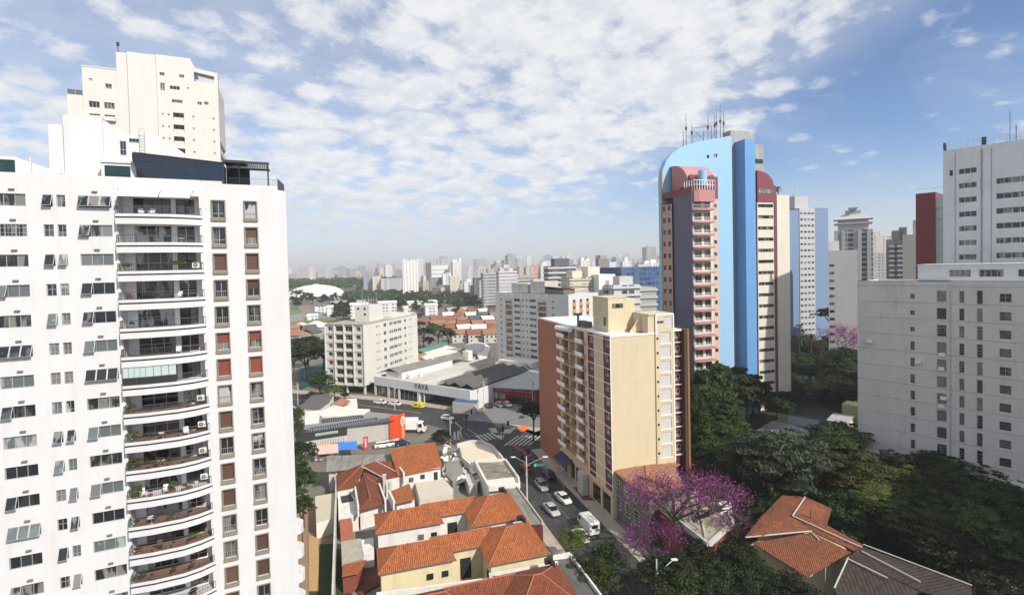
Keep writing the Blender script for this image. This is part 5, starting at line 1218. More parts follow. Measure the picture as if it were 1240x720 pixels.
# red shop
rs = thing('red_shop', 'low crimson fronted shop with a pale metal roof beside the brick end wall', 'shop', (0, 0, 0))
F1, F2, F3 = Vector((-8.5, 171.5, 0)), Vector((7.0, 166.0, 0)), Vector((16, 173, 0))
mb = MB(); bk_ = [(-8.5, 171.5), (7, 166), (16, 173), (18, 192), (-3, 194)]
mb.prism(bk_, 0, 5.6); mb.build('wall', mk('crimson_shopfront', (.22, .02, .035), .7, .1), rs)
mb = MB(); P5 = [Vector((-9.2, 171.2, 5.6)), Vector((7.1, 165.4, 5.6)), Vector((16.6, 173, 5.8)), Vector((18, 192, 7)), Vector((-4, 194, 7))]; mb.roofpoly(P5, .35); mb.build('roof', metw, rs)
d = (F2-F1).normalized()
for x0_, w__, z0_, z1_, m_ in ((1.5, 4, 1.6, 3.6, glassp), (6.5, 5, .2, 2.8, glass), (12, 3, .2, 2.8, glass)):
    mb = MB(); TT = lambda x, y, z: tuple(F1+d*x+Vector((d.y, -d.x, 0))*y+Vector((0, 0, z))); mb.box(x0_, x0_+w__, 0.0, .08, z0_, z1_, T=TT); mb.build('shop_window', m_, rs)
mb = MB(); mb.box(2, 8.2, .0, .1, 4.3, 4.7, T=TT); mb.box(9, 15.0, 0, .1, 4.3, 4.6, T=TT); mb.build('shop_sign', mk('faded_sign', (.30, .16, .15), .6), rs)
lw_ = thing('side_building', 'pale blue white side wall with sloping top between the showroom and the red shop', 'building', (0, 0, 0))
mb = MB(); a_, b_ = Vector((-13.6, 161.5, 0)), Vector((-9, 171, 0)); 
mb.face([(-14.2, 162, 0), (-9.0, 170.8, 0), (-9.0, 170.8, 6.2), (-14.2, 162, 3.2)]); mb.face([(-14.2, 162, 3.2), (-9, 170.8, 6.2), (-9.5, 192, 7.2), (-18, 190, 6)]); mb.build('wall', mk('pale_lilac_wall', (.46, .49, .60), .8, .06), lw_)
# kiosk
ki = thing('kiosk', 'grey street kiosk with a blue roof on the forecourt', 'kiosk', (*pix(564, 499, 0), 0), -.35)
mb = MB(); mb.box(-3.9, 3.9, -1.5, 1.5, 0, 3.3); mb.build('body', mk('kiosk_grey', (.40, .40, .37), .7, .1), ki)
mb = MB(); mb.roofpoly([(-4.2, -.9, 3.4), (4.1, -.9, 3.4), (4.0, 1.6, 3.8), (-4.1, 1.6, 3.8)]); mb.build('roof', mk('kiosk_blue', (.06, .10, .22), .6, .1), ki)

# ================================================================== white block with pilotis (centre left)
b2 = thing('office_block', 'cream white seven storey block on pilotis behind the showroom', 'building', (-55.1, 185.9, 0), rad(72.6))
mb = MB(); z0, z1 = 3.4, 26; FL = (z1-z0)/7.
W2, D2 = 41, 17.2; ops = []; wl = []
for k in range(6):
    z = 24.3-FL*k
    for (u, w__, h__) in ((8.6, 1, .9), (10.3, .8, .9), (14.3, 2.0, 1.5), (19, 3, 1.4), (22.3, 3, 1.4), (25.6, 3, 1.4), (30.2, 1.6, 1.3), (33.6, .8, .9), (35.4, .9, .9)): ops.append((u-w__/2, u+w__/2, z-h__/2, z+h__/2)); wl.append((u, z, w__, h__))
wall(mb, (0, 0), (1, 0), W2, z0, z1, ops, .12); ops2 = []; wl2 = []
# left facade: along +y in local (facing -x)
for k in range(7):
    z = 24.4-FL*k
    for (v, w__, h__) in ((2.6, 2.0, 1.6), (6.6, 3.4, 1.9), (10.8, 3.4, 1.9), (15.0, 1.9, 1.5)): ops2.append((D2-v-w__/2, D2-v+w__/2, z-h__/2, z+h__/2)); wl2.append((v, z, w__, h__))
wall(mb, (0, D2), (0, -1), D2, z0, z1, ops2, .45); wall(mb, (W2, 0), (0, 1), D2, z0, z1); wall(mb, (W2, D2), (-1, 0), W2, z0, z1); mb.face([(0, 0, z0), (0, D2, z0), (W2, D2, z0), (W2, 0, z0)]); mb.box(20, 22, 6, 9, 0, z0)
b2w = mk('warm_white_block_wall', (.60, .585, .54), .85, .05, .2, streak=.08); mb.build('wall', b2w, b2)
for i, (u, z, w__, h__) in enumerate(wl): put(b2, wmesh('b2%d' % (i % 3 == 1), w__, h__, 'two' if w__ > 1 else 'rail', [metalw, glassp if w__ > 2 else glass, blind_r], .1), 'window', (0, 0), (1, 0), u, z)
for i, (v, z, w__, h__) in enumerate(wl2): put(b2, wmesh('b3', w__, h__, ['three', 'four', 'halfblind', 'three'][(i*7) % 4] if w__ > 3 else ['two', 'two', 'halfblind'][(i*5) % 3], [metal, glass, blind_r], .4), 'window', (0, D2), (0, -1), D2-v, z)
mb = MB()
for v in (.15, 4.6, 8.7, 12.9, 17.0): mb.box(-.45, .0, v-.16, v+.16, z0, z1+.1)
for k in range(8): mb.box(-.2, -.003, 0.2, D2-.2, z1-FL*k-.28, z1-FL*k-.02) if k else None
mb.build('facade_rib', b2w, b2)
mb = MB(); mb.box(-.4, W2, -.1, D2, 26.0, 26.15); mb.build('roof', mk('tan_roof', (.34, .30, .25), .9, .15), b2)
mb = MB(); mb.box(9, 17, 3.5, 10, 26.15, 32.5); mb.box(17, 21, 5, 10, 26.15, 30.5); mb.box(21, 38, 1, 9, 26.15, 27.2); mb.build('roof_block', b2w, b2)
mb = MB()
for y_, z in ((5, 30.8), (5, 28.6), (8, 30.8)): mb.box(8.96, 9, y_, y_+.9, z, z+.8)
mb.build('window', glass, b2)
for j in range(7):
    mb = MB(); x, y_ = 9.5+j*1.1, 4+(j*2) % 5; mb.tube((x, y_, 32.5), (x, y_, 35.5+j % 3), .07, n=4); mb.tube((x-.5, y_, 34.6), (x+.5, y_, 34.6), .05, n=4); mb.box(x-.2, x+.2, y_-.2, y_+.2, 33.8, 34.6); mb.build('antenna', metal, b2)
mb = MB()
for x in (1, 9, 18, 27, 36):
    for v in (1, 8.6, 16): mb.box(x-.3, x+.3, v-.3, v+.3, 0, z0)
mb.build('pilotis_column', b2w, b2)

# ================================================================== grey side / orange panel block
b3 = thing('apartment_block', 'pale grey block with brown orange panel strips behind the brick end wall', 'building', (21.3, 191.8, 0), rad(132)); b3.scale = (1.12, 1.12, .967)
z1 = 36.3; FB = 2.66; H3w = 38.5; mb = MB(); ops = []; wl = []
b3w = mk('light_grey_block_wall', (.58, .58, .56), .85, .06, .2, streak=.12)
# local x runs along the grey side away from the corner (to the photo left); outward side is +y, so work with mirrored walls
rows3 = [z1-3.1-FB*k for k in range(12)]
spec = [(7.3, .9, .8), (17.4, 3.4, 1.1), (20.6, .9, .8), (22.7, .9, .8), (26.0, 3.2, 1.2), (35.2, .9, .9), (1.2+2.6, .0, 0)]
for k, z in enumerate(rows3):
    for (u, w__, h__) in spec:
        if w__: ops.append((u-w__/2, u+w__/2, z-h__/2, z+h__/2)); wl.append((u, z, w__, h__))
mir = [(H3w-b, H3w-a, c, d) for a, b, c, d in ops]
wall(mb, (H3w, 0), (-1, 0), H3w, 0, z1, mir, .15)
mb.face([(0, 0, z1-.2), (H3w, 0, z1-.2), (H3w, -16, z1-.2), (0, -16, z1-.2)]); wall(mb, (H3w, -16), (0, 1), 16, 0, z1); wall(mb, (0, -16), (1, 0), H3w, 0, z1); mb.build('wall', b3w, b3)
for i, (u, z, w__, h__) in enumerate(wl): put(b3, wmesh('b5', w__, h__, 'three' if w__ > 2 else 'rail', [metal, glass, blind_r], .12), 'window', (H3w, 0), (-1, 0), H3w-u, z)
browno = mk('brown_orange_panel', (.28, .115, .04), .8, .12)
for u, w__ in ((30.6, 3.0), (12.6, 3.4)):
    mb = MB()
    for k, z in enumerate(rows3): mb.box(u-w__/2, u+w__/2, 0.0, .1, z-1.5, z-.55); mb.box(u-w__/2, u+w__/2, 0, .06, z-.55, z+.55, 1 if k % 3 else 2)
    mb.build('panel_strip', [browno, glass, concl], b3)
mb = MB(); 
for u in (32.4, 28.8, 24, 14.6, 10.6): mb.box(u-.12, u+.12, -.01, .16, 0, z1)
mb.build('facade_rib', concl, b3)
# sunlit end wall (local -x face)
mb = MB(); ops = []; W3 = 16
for k, z in enumerate(rows3):
    for j in range(4): ops.append((2.2+j*3.6, 3.7+j*3.6, z-.6, z+.9))
wall(mb, (0, 0), (0, -1), W3, 0, z1, ops, .15); mb.build('end_wall', white, b3)
for k, z in enumerate(rows3):
    for j in range(4): put(b3, wmesh('b6', 1.5, 1.5, 'rail', [metalw, glass, blind_r], .12), 'window', (0, 0), (0, -1), 2.95+j*3.6, z+.15)
mb = MB()
for k, z in enumerate(rows3):
    for j in range(4): mb.box(-.06, 0.01, -(3.9+j*3.6), -(2.0+j*3.6), z-1.7, z-.6)
mb.build('orange_spandrel', mk('orange_spandrel', (.60, .26, .05), .8), b3)
mb = MB(); mb.box(22, 31, -10, -2, z1, z1+4.0); mb.box(13, 20.5, -9, -2, z1, z1+5); mb.build('roof_block', concl, b3)
mb = MB(); mb.roofpoly([(3.5, -1.5, z1+2.4), (13, -1.5, z1+3.0), (13, -9, z1+2.2), (3.5, -9, z1+1.8)]); mb.build('roof_canopy', tile_b, b3); mb = MB(); mb.box(4, 12.6, -8, -2, z1, z1+1.8); mb.build('roof_room', concd, b3)
# ================================================================== right-hand houses
rh = thing('tiled_house', 'orange brown tiled house with a valley roof among the dark trees, lower right', 'house', (0, 0, 0))
cr_ = lambda x, y, z: tuple(G(860+x/3.263, 500+y/3.263, z))
roofpart(rh, 'west_roof', [[cr_(135, 490, 6), cr_(205, 400, 7), cr_(215, 395, 7.2), cr_(285, 322, 8.2), cr_(375, 330, 8.4), cr_(325, 405, 7.6), cr_(400, 465, 6.6)]], tile_m, [(cr_(375, 330, 8.45), cr_(325, 405, 7.7)), (cr_(140, 490, 6.05), cr_(400, 465, 6.65))], mortarw)
roofpart(rh, 'east_roof', [[cr_(375, 330, 8.4), cr_(480, 375, 7.2), cr_(460, 440, 7.0), cr_(325, 405, 7.6)], [cr_(325, 405, 7.6), cr_(460, 440, 7.0), cr_(605, 520, 6.2), cr_(580, 548, 5.8), cr_(400, 465, 6.6)]], tile_m, [(cr_(325, 405, 7.7), cr_(600, 530, 6.2))], mortarw)
roofpart(rh, 'front_roof', [[cr_(170, 512, 5.6), cr_(400, 470, 6.5), cr_(560, 550, 5.8), cr_(380, 645, 4.6)]], tile_m, [(cr_(400, 470, 6.55), cr_(430, 500, 6.3))], mortarw)
mb = MB(); mb.prism([cr_(150, 498, 5.5)[:2], cr_(395, 610, 4.6)[:2], cr_(570, 545, 5.5)[:2], cr_(470, 400, 7)[:2], cr_(290, 345, 7.5)[:2]], 0, 4.5); mb.build('wall', ywall, rh)
mb = MB(); p = cr_(397, 415, 7.3); mb.tube(p, (p[0], p[1], 8.6), .09, n=5); p = cr_(248, 385, 7.5); mb.tube(p, (p[0], p[1], 8.3), .09, n=5); mb.build('vent_pipe', gutter, rh)
rd = thing('tiled_house', 'dark grey ribbed roof with white mortar edges in the bottom right corner', 'house', (0, 0, 0))
roofpart(rd, 'front_roof', [[cr_(490, 690, 5.2), cr_(545, 570, 6.6), cr_(830, 700, 5.6), cr_(700, 800, 4.2), cr_(520, 760, 4.6)]], tile_d, [(cr_(490, 690, 5.25), cr_(545, 570, 6.65)), (cr_(545, 575, 6.65), cr_(700, 650, 6.2))], mortarw)
roofpart(rd, 'back_roof', [[cr_(545, 568, 6.6), cr_(600, 525, 6.0), cr_(1030, 680, 5.4), cr_(1040, 760, 5.4), cr_(830, 700, 5.7)]], tile_d, [(cr_(600, 545, 6.4), cr_(830, 665, 6.2)), (cr_(605, 518, 6.1), cr_(1035, 680, 5.5))], mortarw)
mb = MB(); mb.prism([cr_(520, 690, 5)[:2], cr_(600, 545, 5.5)[:2], cr_(1000, 700, 5)[:2], cr_(900, 850, 4)[:2]], 0, 4.6); mb.build('wall', concd, rd)

# house and red-walled building under the pink tree
cs = lambda x, y, z: tuple(G(680+x/3.27, 500+y/3.27, z))
hh = thing('tiled_house', 'orange tiled house with a grey street front beside the cream block', 'house', (0, 0, 0))
roofpart(hh, 'roof', [[cs(205, 225, 8.8), cs(255, 270, 8.4), cs(345, 325, 8.4), cs(330, 205, 9.8)], [cs(330, 205, 9.8), cs(345, 325, 8.4), cs(490, 285, 8.4), cs(450, 215, 9.6)], [cs(205, 225, 8.8), cs(330, 205, 9.8), cs(450, 215, 9.6), cs(470, 200, 8.8), cs(400, 190, 8.8)]], tile_p, [(cs(330, 208, 9.8), cs(345, 322, 8.5))], mortar)
mb = MB(); mb.prism([cs(205, 228, 8.3)[:2], cs(345, 330, 8.3)[:2], cs(490, 290, 8.3)[:2], cs(400, 200, 8.3)[:2]], 0, 8.0); mb.build('wall', mk('grey_brown_front', (.15, .135, .12), .9, .15), hh)
a_, b_ = Vector(cs(205, 228, 8.3)), Vector(cs(345, 330, 8.3)); d = (b_-a_).normalized()
hw(hh, (a_.x+d.y*.05, a_.y-d.x*.05), (d.x, d.y), [(1.6, 6.5, 1.3, 1.5, 'cross'), (4.4, 6.3, 1.3, 1.5, 'cross'), (7.2, 6.3, 1.3, 1.5, 'cross'), (1.8, 3.2, 1.6, 2.4, 'bands'), (4.8, 3.2, 1.6, 2.4, 'bands'), (7.6, 3.2, 1.6, 2.4, 'bands')], 'hh', [metalw, glass, blind_r])
rb_ = thing('flat_roofed_house', 'flat roofed house with dark red street wall under the pink flowering tree', 'house', (0, 0, 0))
fr_ = [cs(345, 330, 6.6), cs(480, 300, 6.6), cs(620, 350, 6.6), cs(680, 425, 6.6), cs(580, 515, 6.6)]
mb = MB(); mb.prism([p[:2] for p in fr_], 0, 6.3); mb.build('wall', mk('dark_red_house_wall', (.24, .05, .05), .9, .15, .4, streak=.2), rb_)
mb = MB(); cc_ = sum((Vector(p) for p in fr_), Vector())/5; mb.prism([tuple((Vector(p)*.94+cc_*.06)[:2]) for p in fr_], 6.31, 6.42); mb.build('roof', mk('mossy_roof', (.34, .31, .24), .95, .3, .5, dirt=(.13, .13, .09), dirtamt=.8), rb_)
mb = MB()
for i in range(5):
    p, q = Vector(fr_[i]), Vector(fr_[(i+1) % 5]); dd = (q-p).normalized(); nr = Vector((-dd.y, dd.x, 0))*.15; mb.prism([tuple(s[:2]) for s in (p+nr, q+nr, q-nr, p-nr)], 5.9, 6.75)
p, q = Vector(cs(530, 300, 6.6)), Vector(cs(570, 490, 6.6)); dd = (q-p).normalized(); nr = Vector((-dd.y, dd.x, 0))*.12; mb.prism([tuple(s[:2]) for s in (p+nr, q+nr, q-nr, p-nr)], 6.3, 6.65)
mb.build('parapet', concl, rb_)
mb = MB(); c = Vector(cs(650, 380, 6.6)); mb.box(c.x-1.2, c.x+.6, c.y-1, c.y+1, 6.4, 7.8); mb.build('roof_block', white2, rb_)
# grey curved roof building and court beside the blue tower
gr = thing('hall_building', 'low hall with grey curved roof and white front at the foot of the blue tower', 'hall', (0, 0, 0))
ch = lambda x, y, z: tuple(G(820+x/3.488, 430+y/3.488, z))
mb = MB(); P6 = [ch(285, 350, 7), ch(420, 275, 8.6), ch(585, 330, 8.2), ch(545, 385, 7.4), ch(430, 345, 8.0)]; mb.roofpoly([ch(290, 345, 7), ch(430, 350, 8.4), ch(480, 290, 8.8), ch(400, 275, 8.2)]); mb.roofpoly([ch(430, 350, 8.4), ch(545, 385, 7.2), ch(590, 325, 7.4), ch(480, 290, 8.8)]); mb.build('roof', mk('blue_grey_roof', (.17, .18, .20), .6, .15, .3, dirt=(.35, .36, .38), dirtamt=.5), gr)
mb = MB(); mb.prism([ch(290, 352, 7)[:2], ch(430, 360, 7)[:2], ch(545, 390, 7)[:2], ch(590, 330, 7)[:2], ch(400, 280, 7)[:2]], 0, 6.9); mb.build('wall', r2grey, gr)
gs = thing('white_annex', 'small white sloping roofed annex beside the grey slab block', 'annex', (*AT(1028, 515, 120)[:2], 3.5), YR)
mb = MB(); mb.box(-4, 0, -1, 3, 0, 3.4); mb.build('wall', offwhite, gs); mb = MB(); mb.roofpoly([(-4.4, -1.4, 3.4), (.2, -1.4, 3.6), (.2, 3.4, 4.4), (-4.4, 3.4, 4.2)]); mb.build('roof', metw, gs)
mb = MB(); mb.box(-3, 4, 5, 9, 0, 6.5); mb.build('yellow_wall', mk('olive_yellow_wall', (.42, .40, .22), .9), gs)
slab('court', 'dark blue sunken sports court below the grey panelled wall', 'sports court', [(955, 500), (1010, 505), (1010, 528), (950, 520)], 5.45, mk('court_blue', (.03, .045, .06), .9, .2), z0=5.41)

# ================================================================== cars
cw = {}
def paintmat(name, col): return mk('car_paint_'+name, col, .35, .02, 1, spec=.5, coat=.6)
pw, pg, pk, py, pr_ = paintmat('white', (.70, .70, .69)), paintmat('grey', (.24, .25, .27)), paintmat('black', (.012, .012, .014)), paintmat('yellow', (.72, .62, .02)), paintmat('red', (.4, .02, .02))
pb = paintmat('dark_blue', (.02, .03, .06)); ps = paintmat('silver', (.42, .43, .44))
tyre = mk('tyre', (.02, .02, .02), .9, .1); cglass = glassmat('car_glass', dark=(.01, .012, .015), amt=0.)
hl = mk('headlight_lens', (.7, .72, .75), .2, .02); tl = mk('tail_light_red', (.35, .01, .01), .3, .05)
def loft(st, m=0, mb=None):
    """st: list of (x, half width, z bottom, z top); closed shell with rounded shoulders"""
    mb = mb or MB(); rings = []
    for x, w_, zb, zt in st:
        s = min(.12, (zt-zb)*.3); rings.append([(x, -w_+.03, zb), (x, -w_, zb+s), (x, -w_, zt-s), (x, -w_+s, zt), (x, w_-s, zt), (x, w_, zt-s), (x, w_, zb+s), (x, w_-.03, zb)])
    for a, b in zip(rings[:-1], rings[1:]):
        for i in range(8): j = (i+1) % 8; mb.face([a[i], b[i], b[j], a[j]], m)
    mb.face(rings[0], m); mb.face(rings[-1][::-1], m); return mb
def carmesh(kind, m):
    if kind in cw and m.name in cw[kind]: return cw[kind][m.name]
    Lc, W_c, H_ = {'sedan': (4.6, .9, 1.45), 'suv': (4.5, .93, 1.68), 'van': (5.6, 1.0, 2.4), 'hatch': (4.0, .86, 1.5), 'pickupvan': (4.4, .86, 1.85)}[kind]
    h = Lc/2
    if kind == 'sedan': body = [(-h, .72, .35, .75), (-h+.15, .86, .25, .95), (-h+1.0, W_c, .22, 1.0), (h-1.4, W_c, .22, .98), (h-.25, .86, .25, .78), (h, .7, .35, .6)]; cab = [(-h+.5, .62, .95, .98), (-h+1.15, .68, .95, 1.40), (-.1, .7, .95, H_), (.55, .68, .95, 1.40), (1.35, .62, .92, .96)]
    elif kind in ('suv', 'hatch'): body = [(-h, .75, .35, .95), (-h+.12, .88, .25, 1.05), (-h+1, W_c, .22, 1.08), (h-1.3, W_c, .22, 1.05), (h-.2, .86, .25, .85), (h, .72, .35, .65)]; cab = [(-h+.1, .66, 1.0, 1.05), (-h+.45, .7, 1.0, H_-.08), (-.2, .73, 1.0, H_), (.5, .7, 1.0, H_-.07), (1.2, .64, 1.0, 1.04)]
    elif kind == 'van': body = [(-h, .9, .4, 2.2), (-h+.15, W_c, .3, 2.4), (1.3, W_c, .3, 2.4), (1.7, W_c, .3, 2.25), (h-.5, .95, .3, 1.25), (h, .8, .4, .8)]; cab = None
    else: body = [(-h, .8, .4, 1.75), (-h+.1, W_c, .3, 1.85), (.55, W_c, .3, 1.85), (1.3, .84, .3, 1.12), (h-.15, .8, .3, .9), (h, .7, .4, .65)]; cab = None
    r = {'body': loft(body).mesh('body', m)}
    g_ = MB()
    if cab:
        loft(cab, 0, g_); r['glass'] = g_.mesh('window_glass', cglass)
        rf = MB(); c1, c2, c3 = cab[1], cab[2], cab[3]; loft([(c1[0]-.02, c1[1]-.02, c1[3]-.03, c1[3]+.02), (c2[0], c2[1]-.02, c2[3]-.03, c2[3]+.025), (c3[0]+.02, c3[1]-.02, c3[3]-.03, c3[3]+.02)], 0, rf)
        for s in (-1, 1):
            for x in (cab[1][0], cab[2][0]): rf.tube((x, s*(.76 if kind != 'sedan' else .72), .98), (x, s*.66, cab[1][3]), .045, n=4)
        r['roof'] = rf.mesh('roof', m)
    else:
        x1 = 1.72 if kind == 'van' else .58; x2 = h-.5 if kind == 'van' else 1.3; zt = 2.23 if kind == 'van' else 1.8; zb = 1.32 if kind == 'van' else 1.15
        wv = .84 if kind == 'van' else .72
        g_.face([(x1+.03, -wv, zt+.03), (x1+.03, wv, zt+.03), (x2+.03, wv-.05, zb+.02), (x2+.03, -wv+.05, zb+.02)])
        for s in (-1, 1): g_.face([(x1-.9, s*(W_c+.006), zt-.25), (x1-.1, s*(W_c+.006), zt-.25), (x2-.35, s*(W_c+.004), zb-.02), (x1-.9, s*(W_c+.006), zb-.02)])
        g_.face([(-h+.02-.03, -.55, zt-.3), (-h-.01, .55, zt-.3), (-h-.01, .55, zb+.1), (-h-.01, -.55, zb+.1)]); r['glass'] = g_.mesh('window_glass', cglass)
    w_ = MB(); w_.tube((0, -.11, 0), (0, .11, 0), .33 if kind != 'van' else .38, n=14); w_.tube((0, -.115, 0), (0, .115, 0), .19, n=10, m=1); r['wheel'] = w_.mesh('wheel', [tyre, metal])
    q = MB(); q.box(-.05, .05, -.17, .17, -.08, .08); r['hl'] = q.mesh('headlight', hl); q = MB(); q.box(-.05, .05, -.15, .15, -.1, .1); r['tl'] = q.mesh('tail_light', tl)
    r['dim'] = (h, W_c, kind); cw.setdefault(kind, {})[m.name] = r; return r
def car(kind, m, label, px, dirx, z=.035, name='parked_car', cat='car', group=None):
    """px: pixel of the tyres' middle; dirx: heading in radians"""
    r = carmesh(kind, m); p = G(*px, 0) if len(px) == 2 else Vector(px); h, W_c, _ = r['dim']
    o = thing(name, label, cat, (p.x, p.y, z), dirx, group)
    link('body', r['body'], o); link('window_glass', r['glass'], o)
    if 'roof' in r: link('roof', r['roof'], o)
    for x in (-h*.6, h*.62):
        for s in (-1, 1): link('wheel', r['wheel'], o, (x, s*(W_c-.1), .33))
    for s in (-1, 1): link('headlight', r['hl'], o, (h-.06, s*(W_c-.33), .68)); link('tail_light', r['tl'], o, (-h+.04, s*(W_c-.25), .82 if kind != 'van' else 1.1))
    return o
AVE = YAW+pi/2; CRS = atan2(-12.8, 25)
car('sedan', pw, 'white sedan in the right lane of the avenue, ahead of the white van', (682, 606), AVE+pi+.1, group='cars on the avenue')
car('sedan', ps, 'silver white sedan in the left lane of the avenue beside the white sedan', (668, 620), AVE+pi+.05, group='cars on the avenue')
car('suv', pg, 'dark grey car behind the silver sedan beside the lamp pole', (656, 591), AVE+pi, group='cars on the avenue')
car('suv', pk, 'black car with red tail lights further up the avenue', (665, 578), AVE, group='cars on the avenue')
car('van', pw, 'large white panel van on the avenue near the flowering tree', (712, 640), AVE, name='delivery_van', cat='van')
car('hatch', pw, 'white car half hidden by the street tree beside the van', (703, 652), AVE, group='cars on the avenue')
car('hatch', pr_, 'red car half hidden behind the lamp pole at the start of the avenue', (637, 569), AVE, group='cars on the avenue')
car('pickupvan', py, 'bright yellow small van in front of the showroom', (506, 493.5), CRS+pi, name='yellow_van', cat='van')
car('sedan', pw, 'white parked car on the left of the two in front of the showroom', (460, 488.5), CRS+pi+.1, group='cars parked by the showroom')
car('sedan', pw, 'white parked car on the right of the two in front of the showroom', (478, 490.5), CRS+pi+.1, group='cars parked by the showroom')
car('hatch', pw, 'small white hatchback crossing the shaded junction', (542, 508), CRS, name='white_car')
car('hatch', pw, 'white car parked nose out on the red shop forecourt', (614.5, 492), AVE+pi+.15, z=.15, group='cars at the red shop')
car('suv', pg, 'grey car beside the white one on the red shop forecourt', (604, 492), AVE+.2, z=.15, group='cars at the red shop')
car('hatch', pk, 'black car parked at the left side of the red shop', (592, 493), AVE+.1, z=.15, group='cars at the red shop')
car('suv', pk, 'dark car parked under the street tree at the red shop', (629, 489), AVE, z=.15, group='cars at the red shop')
car('hatch', pw, 'white car beside the brick end wall, mostly hidden', (659, 492), AVE, z=.15, group='cars at the red shop')
car('sedan', pw, 'white car with dark roof parked under the pink awning', (393, 556), YAW+.1, z=.07)
car('hatch', pb, 'dark blue car parked behind the orange sign', (487, 538.5), YAW+.1, z=.07)
for k in range(4): car('hatch', [pw, pw, ps, pw][k], 'pale parked car in the row behind the bright orange gable roof', (463+k*6.5, 541.5-k*1.0), YAW, z=.07, group='cars in the row behind the orange gable roof')
# truck
tk = thing('truck', 'white box truck with open cab detail parked behind the orange sign', 'truck', (*pix(499, 523, 0), .03), YAW-.35)
mb = MB(); mb.box(-4.6, 1.6, -1.25, 1.25, 1.1, 3.9); mb.build('cargo_box', white2, tk)
loft([(1.8, 1.15, .5, 3.0), (2.0, 1.2, .45, 3.1), (3.2, 1.2, .45, 2.9), (3.9, 1.15, .5, 1.7), (4.0, 1.1, .55, 1.3)]).build('cab', pw, tk)
mb = MB(); mb.face([(3.26, -1, 2.85), (3.26, 1, 2.85), (3.94, 1, 1.75), (3.94, -1, 1.75)]); mb.box(2.1, 3.1, -1.22, -1.2, 1.7, 2.7); mb.build('windscreen', cglass, tk)
mb = MB(); mb.box(-4.6, 3.6, -.4, .4, .6, 1.0); mb.build('chassis', dmetal, tk)
w_ = MB(); w_.tube((0, -.15, 0), (0, .15, 0), .48, n=14); w_ = w_.mesh('wheel', tyre)
for x in (-3.4, -2.3, 2.9):
    for s in (-1, 1): link('wheel', w_, tk, (x, s*1.05, .48))
for x, y in ((481, 541), (453, 543), (458, 536)): pass

# ================================================================== poles, lamps, signs
def pole(name, label, cat, p, h, r=.11, m=None, group=None):
    o = thing(name, label, cat, (*p, 0), 0, group); mb = MB(); mb.tube((0, 0, 0), (0, 0, h), r, r*.7, n=8); mb.build('post', m or concl, o); return o
p = pix(638.5, 607, 0)
o = pole('street_lamp', 'tall pale pole with a long and a short lamp arm beside the avenue cars', 'street lamp', p, 9.0, .16)
mb = MB(); mb.tube((0, 0, 7.2), (3.4, -.3, 8.9), .06, n=5); mb.tube((0, 0, 7.6), (-2.2, .5, 8.7), .05, n=5); mb.tube((0, 0, 5), (0, 0, 5.6), .25, n=6); mb.build('arm', metal, o)
mb = MB(); mb.box(3.2, 4.2, -.5, -.15, 8.85, 9.0); mb.box(-3.0, -2.1, .35, .65, 8.65, 8.78); mb.build('lamp_head', metalw, o)
gsg = mk('teal_street_sign', (.02, .34, .26), .5, .03)
for (x, y, w__, lab, rz) in ((654.5, 590, 2.6, 'wide teal street sign hanging over the avenue', 0), (683, 596, 1.2, 'small tilted teal street sign to the right of the wide one', .9)):
    p = pix(x, y, 0); s = thing('street_sign', lab, 'street sign', (*p, 0), rz)
    mb = MB(); mb.box(-w__/2, w__/2, -.04, .04, 4.4, 5.1); mb.build('board', gsg, s)
    mb = MB(); mb.box(-w__/2+.2, w__/2-.2, -.055, -.042, 4.82, 4.92); mb.box(-w__/2+.2, w__/2-.7, -.055, -.042, 4.6, 4.68); mb.build('text_strip', white2, s); mb = MB(); mb.tube((w__/2+.1 if rz == 0 else 0, .1, 0), (w__/2+.1 if rz == 0 else 0, .1, 5.3), .05, n=5); mb.build('post', metal, s)
def tlight(x, y, lab, h=5.2):
    s = thing('traffic_light', lab, 'traffic light', (*pix(x, y, 0), 0), .4); mb = MB(); mb.tube((0, 0, 0), (0, 0, h), .08, n=6); mb.tube((0, 0, h), (1.6, 0, h), .06, n=5); mb.build('post', dmetal, s)
    mb = MB(); mb.box(1.4, 1.8, -.2, .2, h-.8, h+.4); mb.box(-.25, .25, -.3, .05, h-2.2, h-.8); mb.build('signal_head', dmetal, s)
tlight(565, 520, 'traffic light on a dark pole at the left side of the junction'); tlight(609, 536, 'traffic light between the two crosswalks'); tlight(632, 571, 'traffic light with thin pole at the mouth of the avenue', 4.6)
for (x, y, h, lab) in ((545.5, 538, 7.5, 'thin pale lamp pole behind the round bush'), (478, 497, 9, 'utility pole in front of the showroom windows'), (586, 497, 10, 'utility pole at the corner of the kiosk'), (645, 494, 9.5, 'thin utility pole in front of the crimson shop'), (361, 497, 9, 'utility pole among the trees beside the white block')):
    o = pole('utility_pole', lab, 'pole', pix(x, y, 0), h, .13, group='utility poles'); mb = MB(); mb.box(-.9, .9, -.06, .06, h-.8, h-.65); mb.build('crossarm', conc, o); mb = MB(); mb.tube((.35, 0, h-2), (.35, 0, h-1.2), .2, n=8); mb.build('transformer', conc, o)
p = G(788, 740, 0); o = pole('street_lamp', 'pale lamp pole top with two arms at the bottom edge of the street', 'street lamp', pix(796, 745, 0), 7.5, .13)
mb = MB(); mb.tube((0, 0, 5.5), (2.4, .8, 6.9), .05, n=5); mb.tube((0, 0, 5.9), (1.3, .2, 6.1), .05, n=5); mb.build('arm', metalw, o); mb = MB(); mb.box(2.2, 3.0, .65, 1.0, 6.85, 7.0); mb.build('lamp_head', metalw, o)
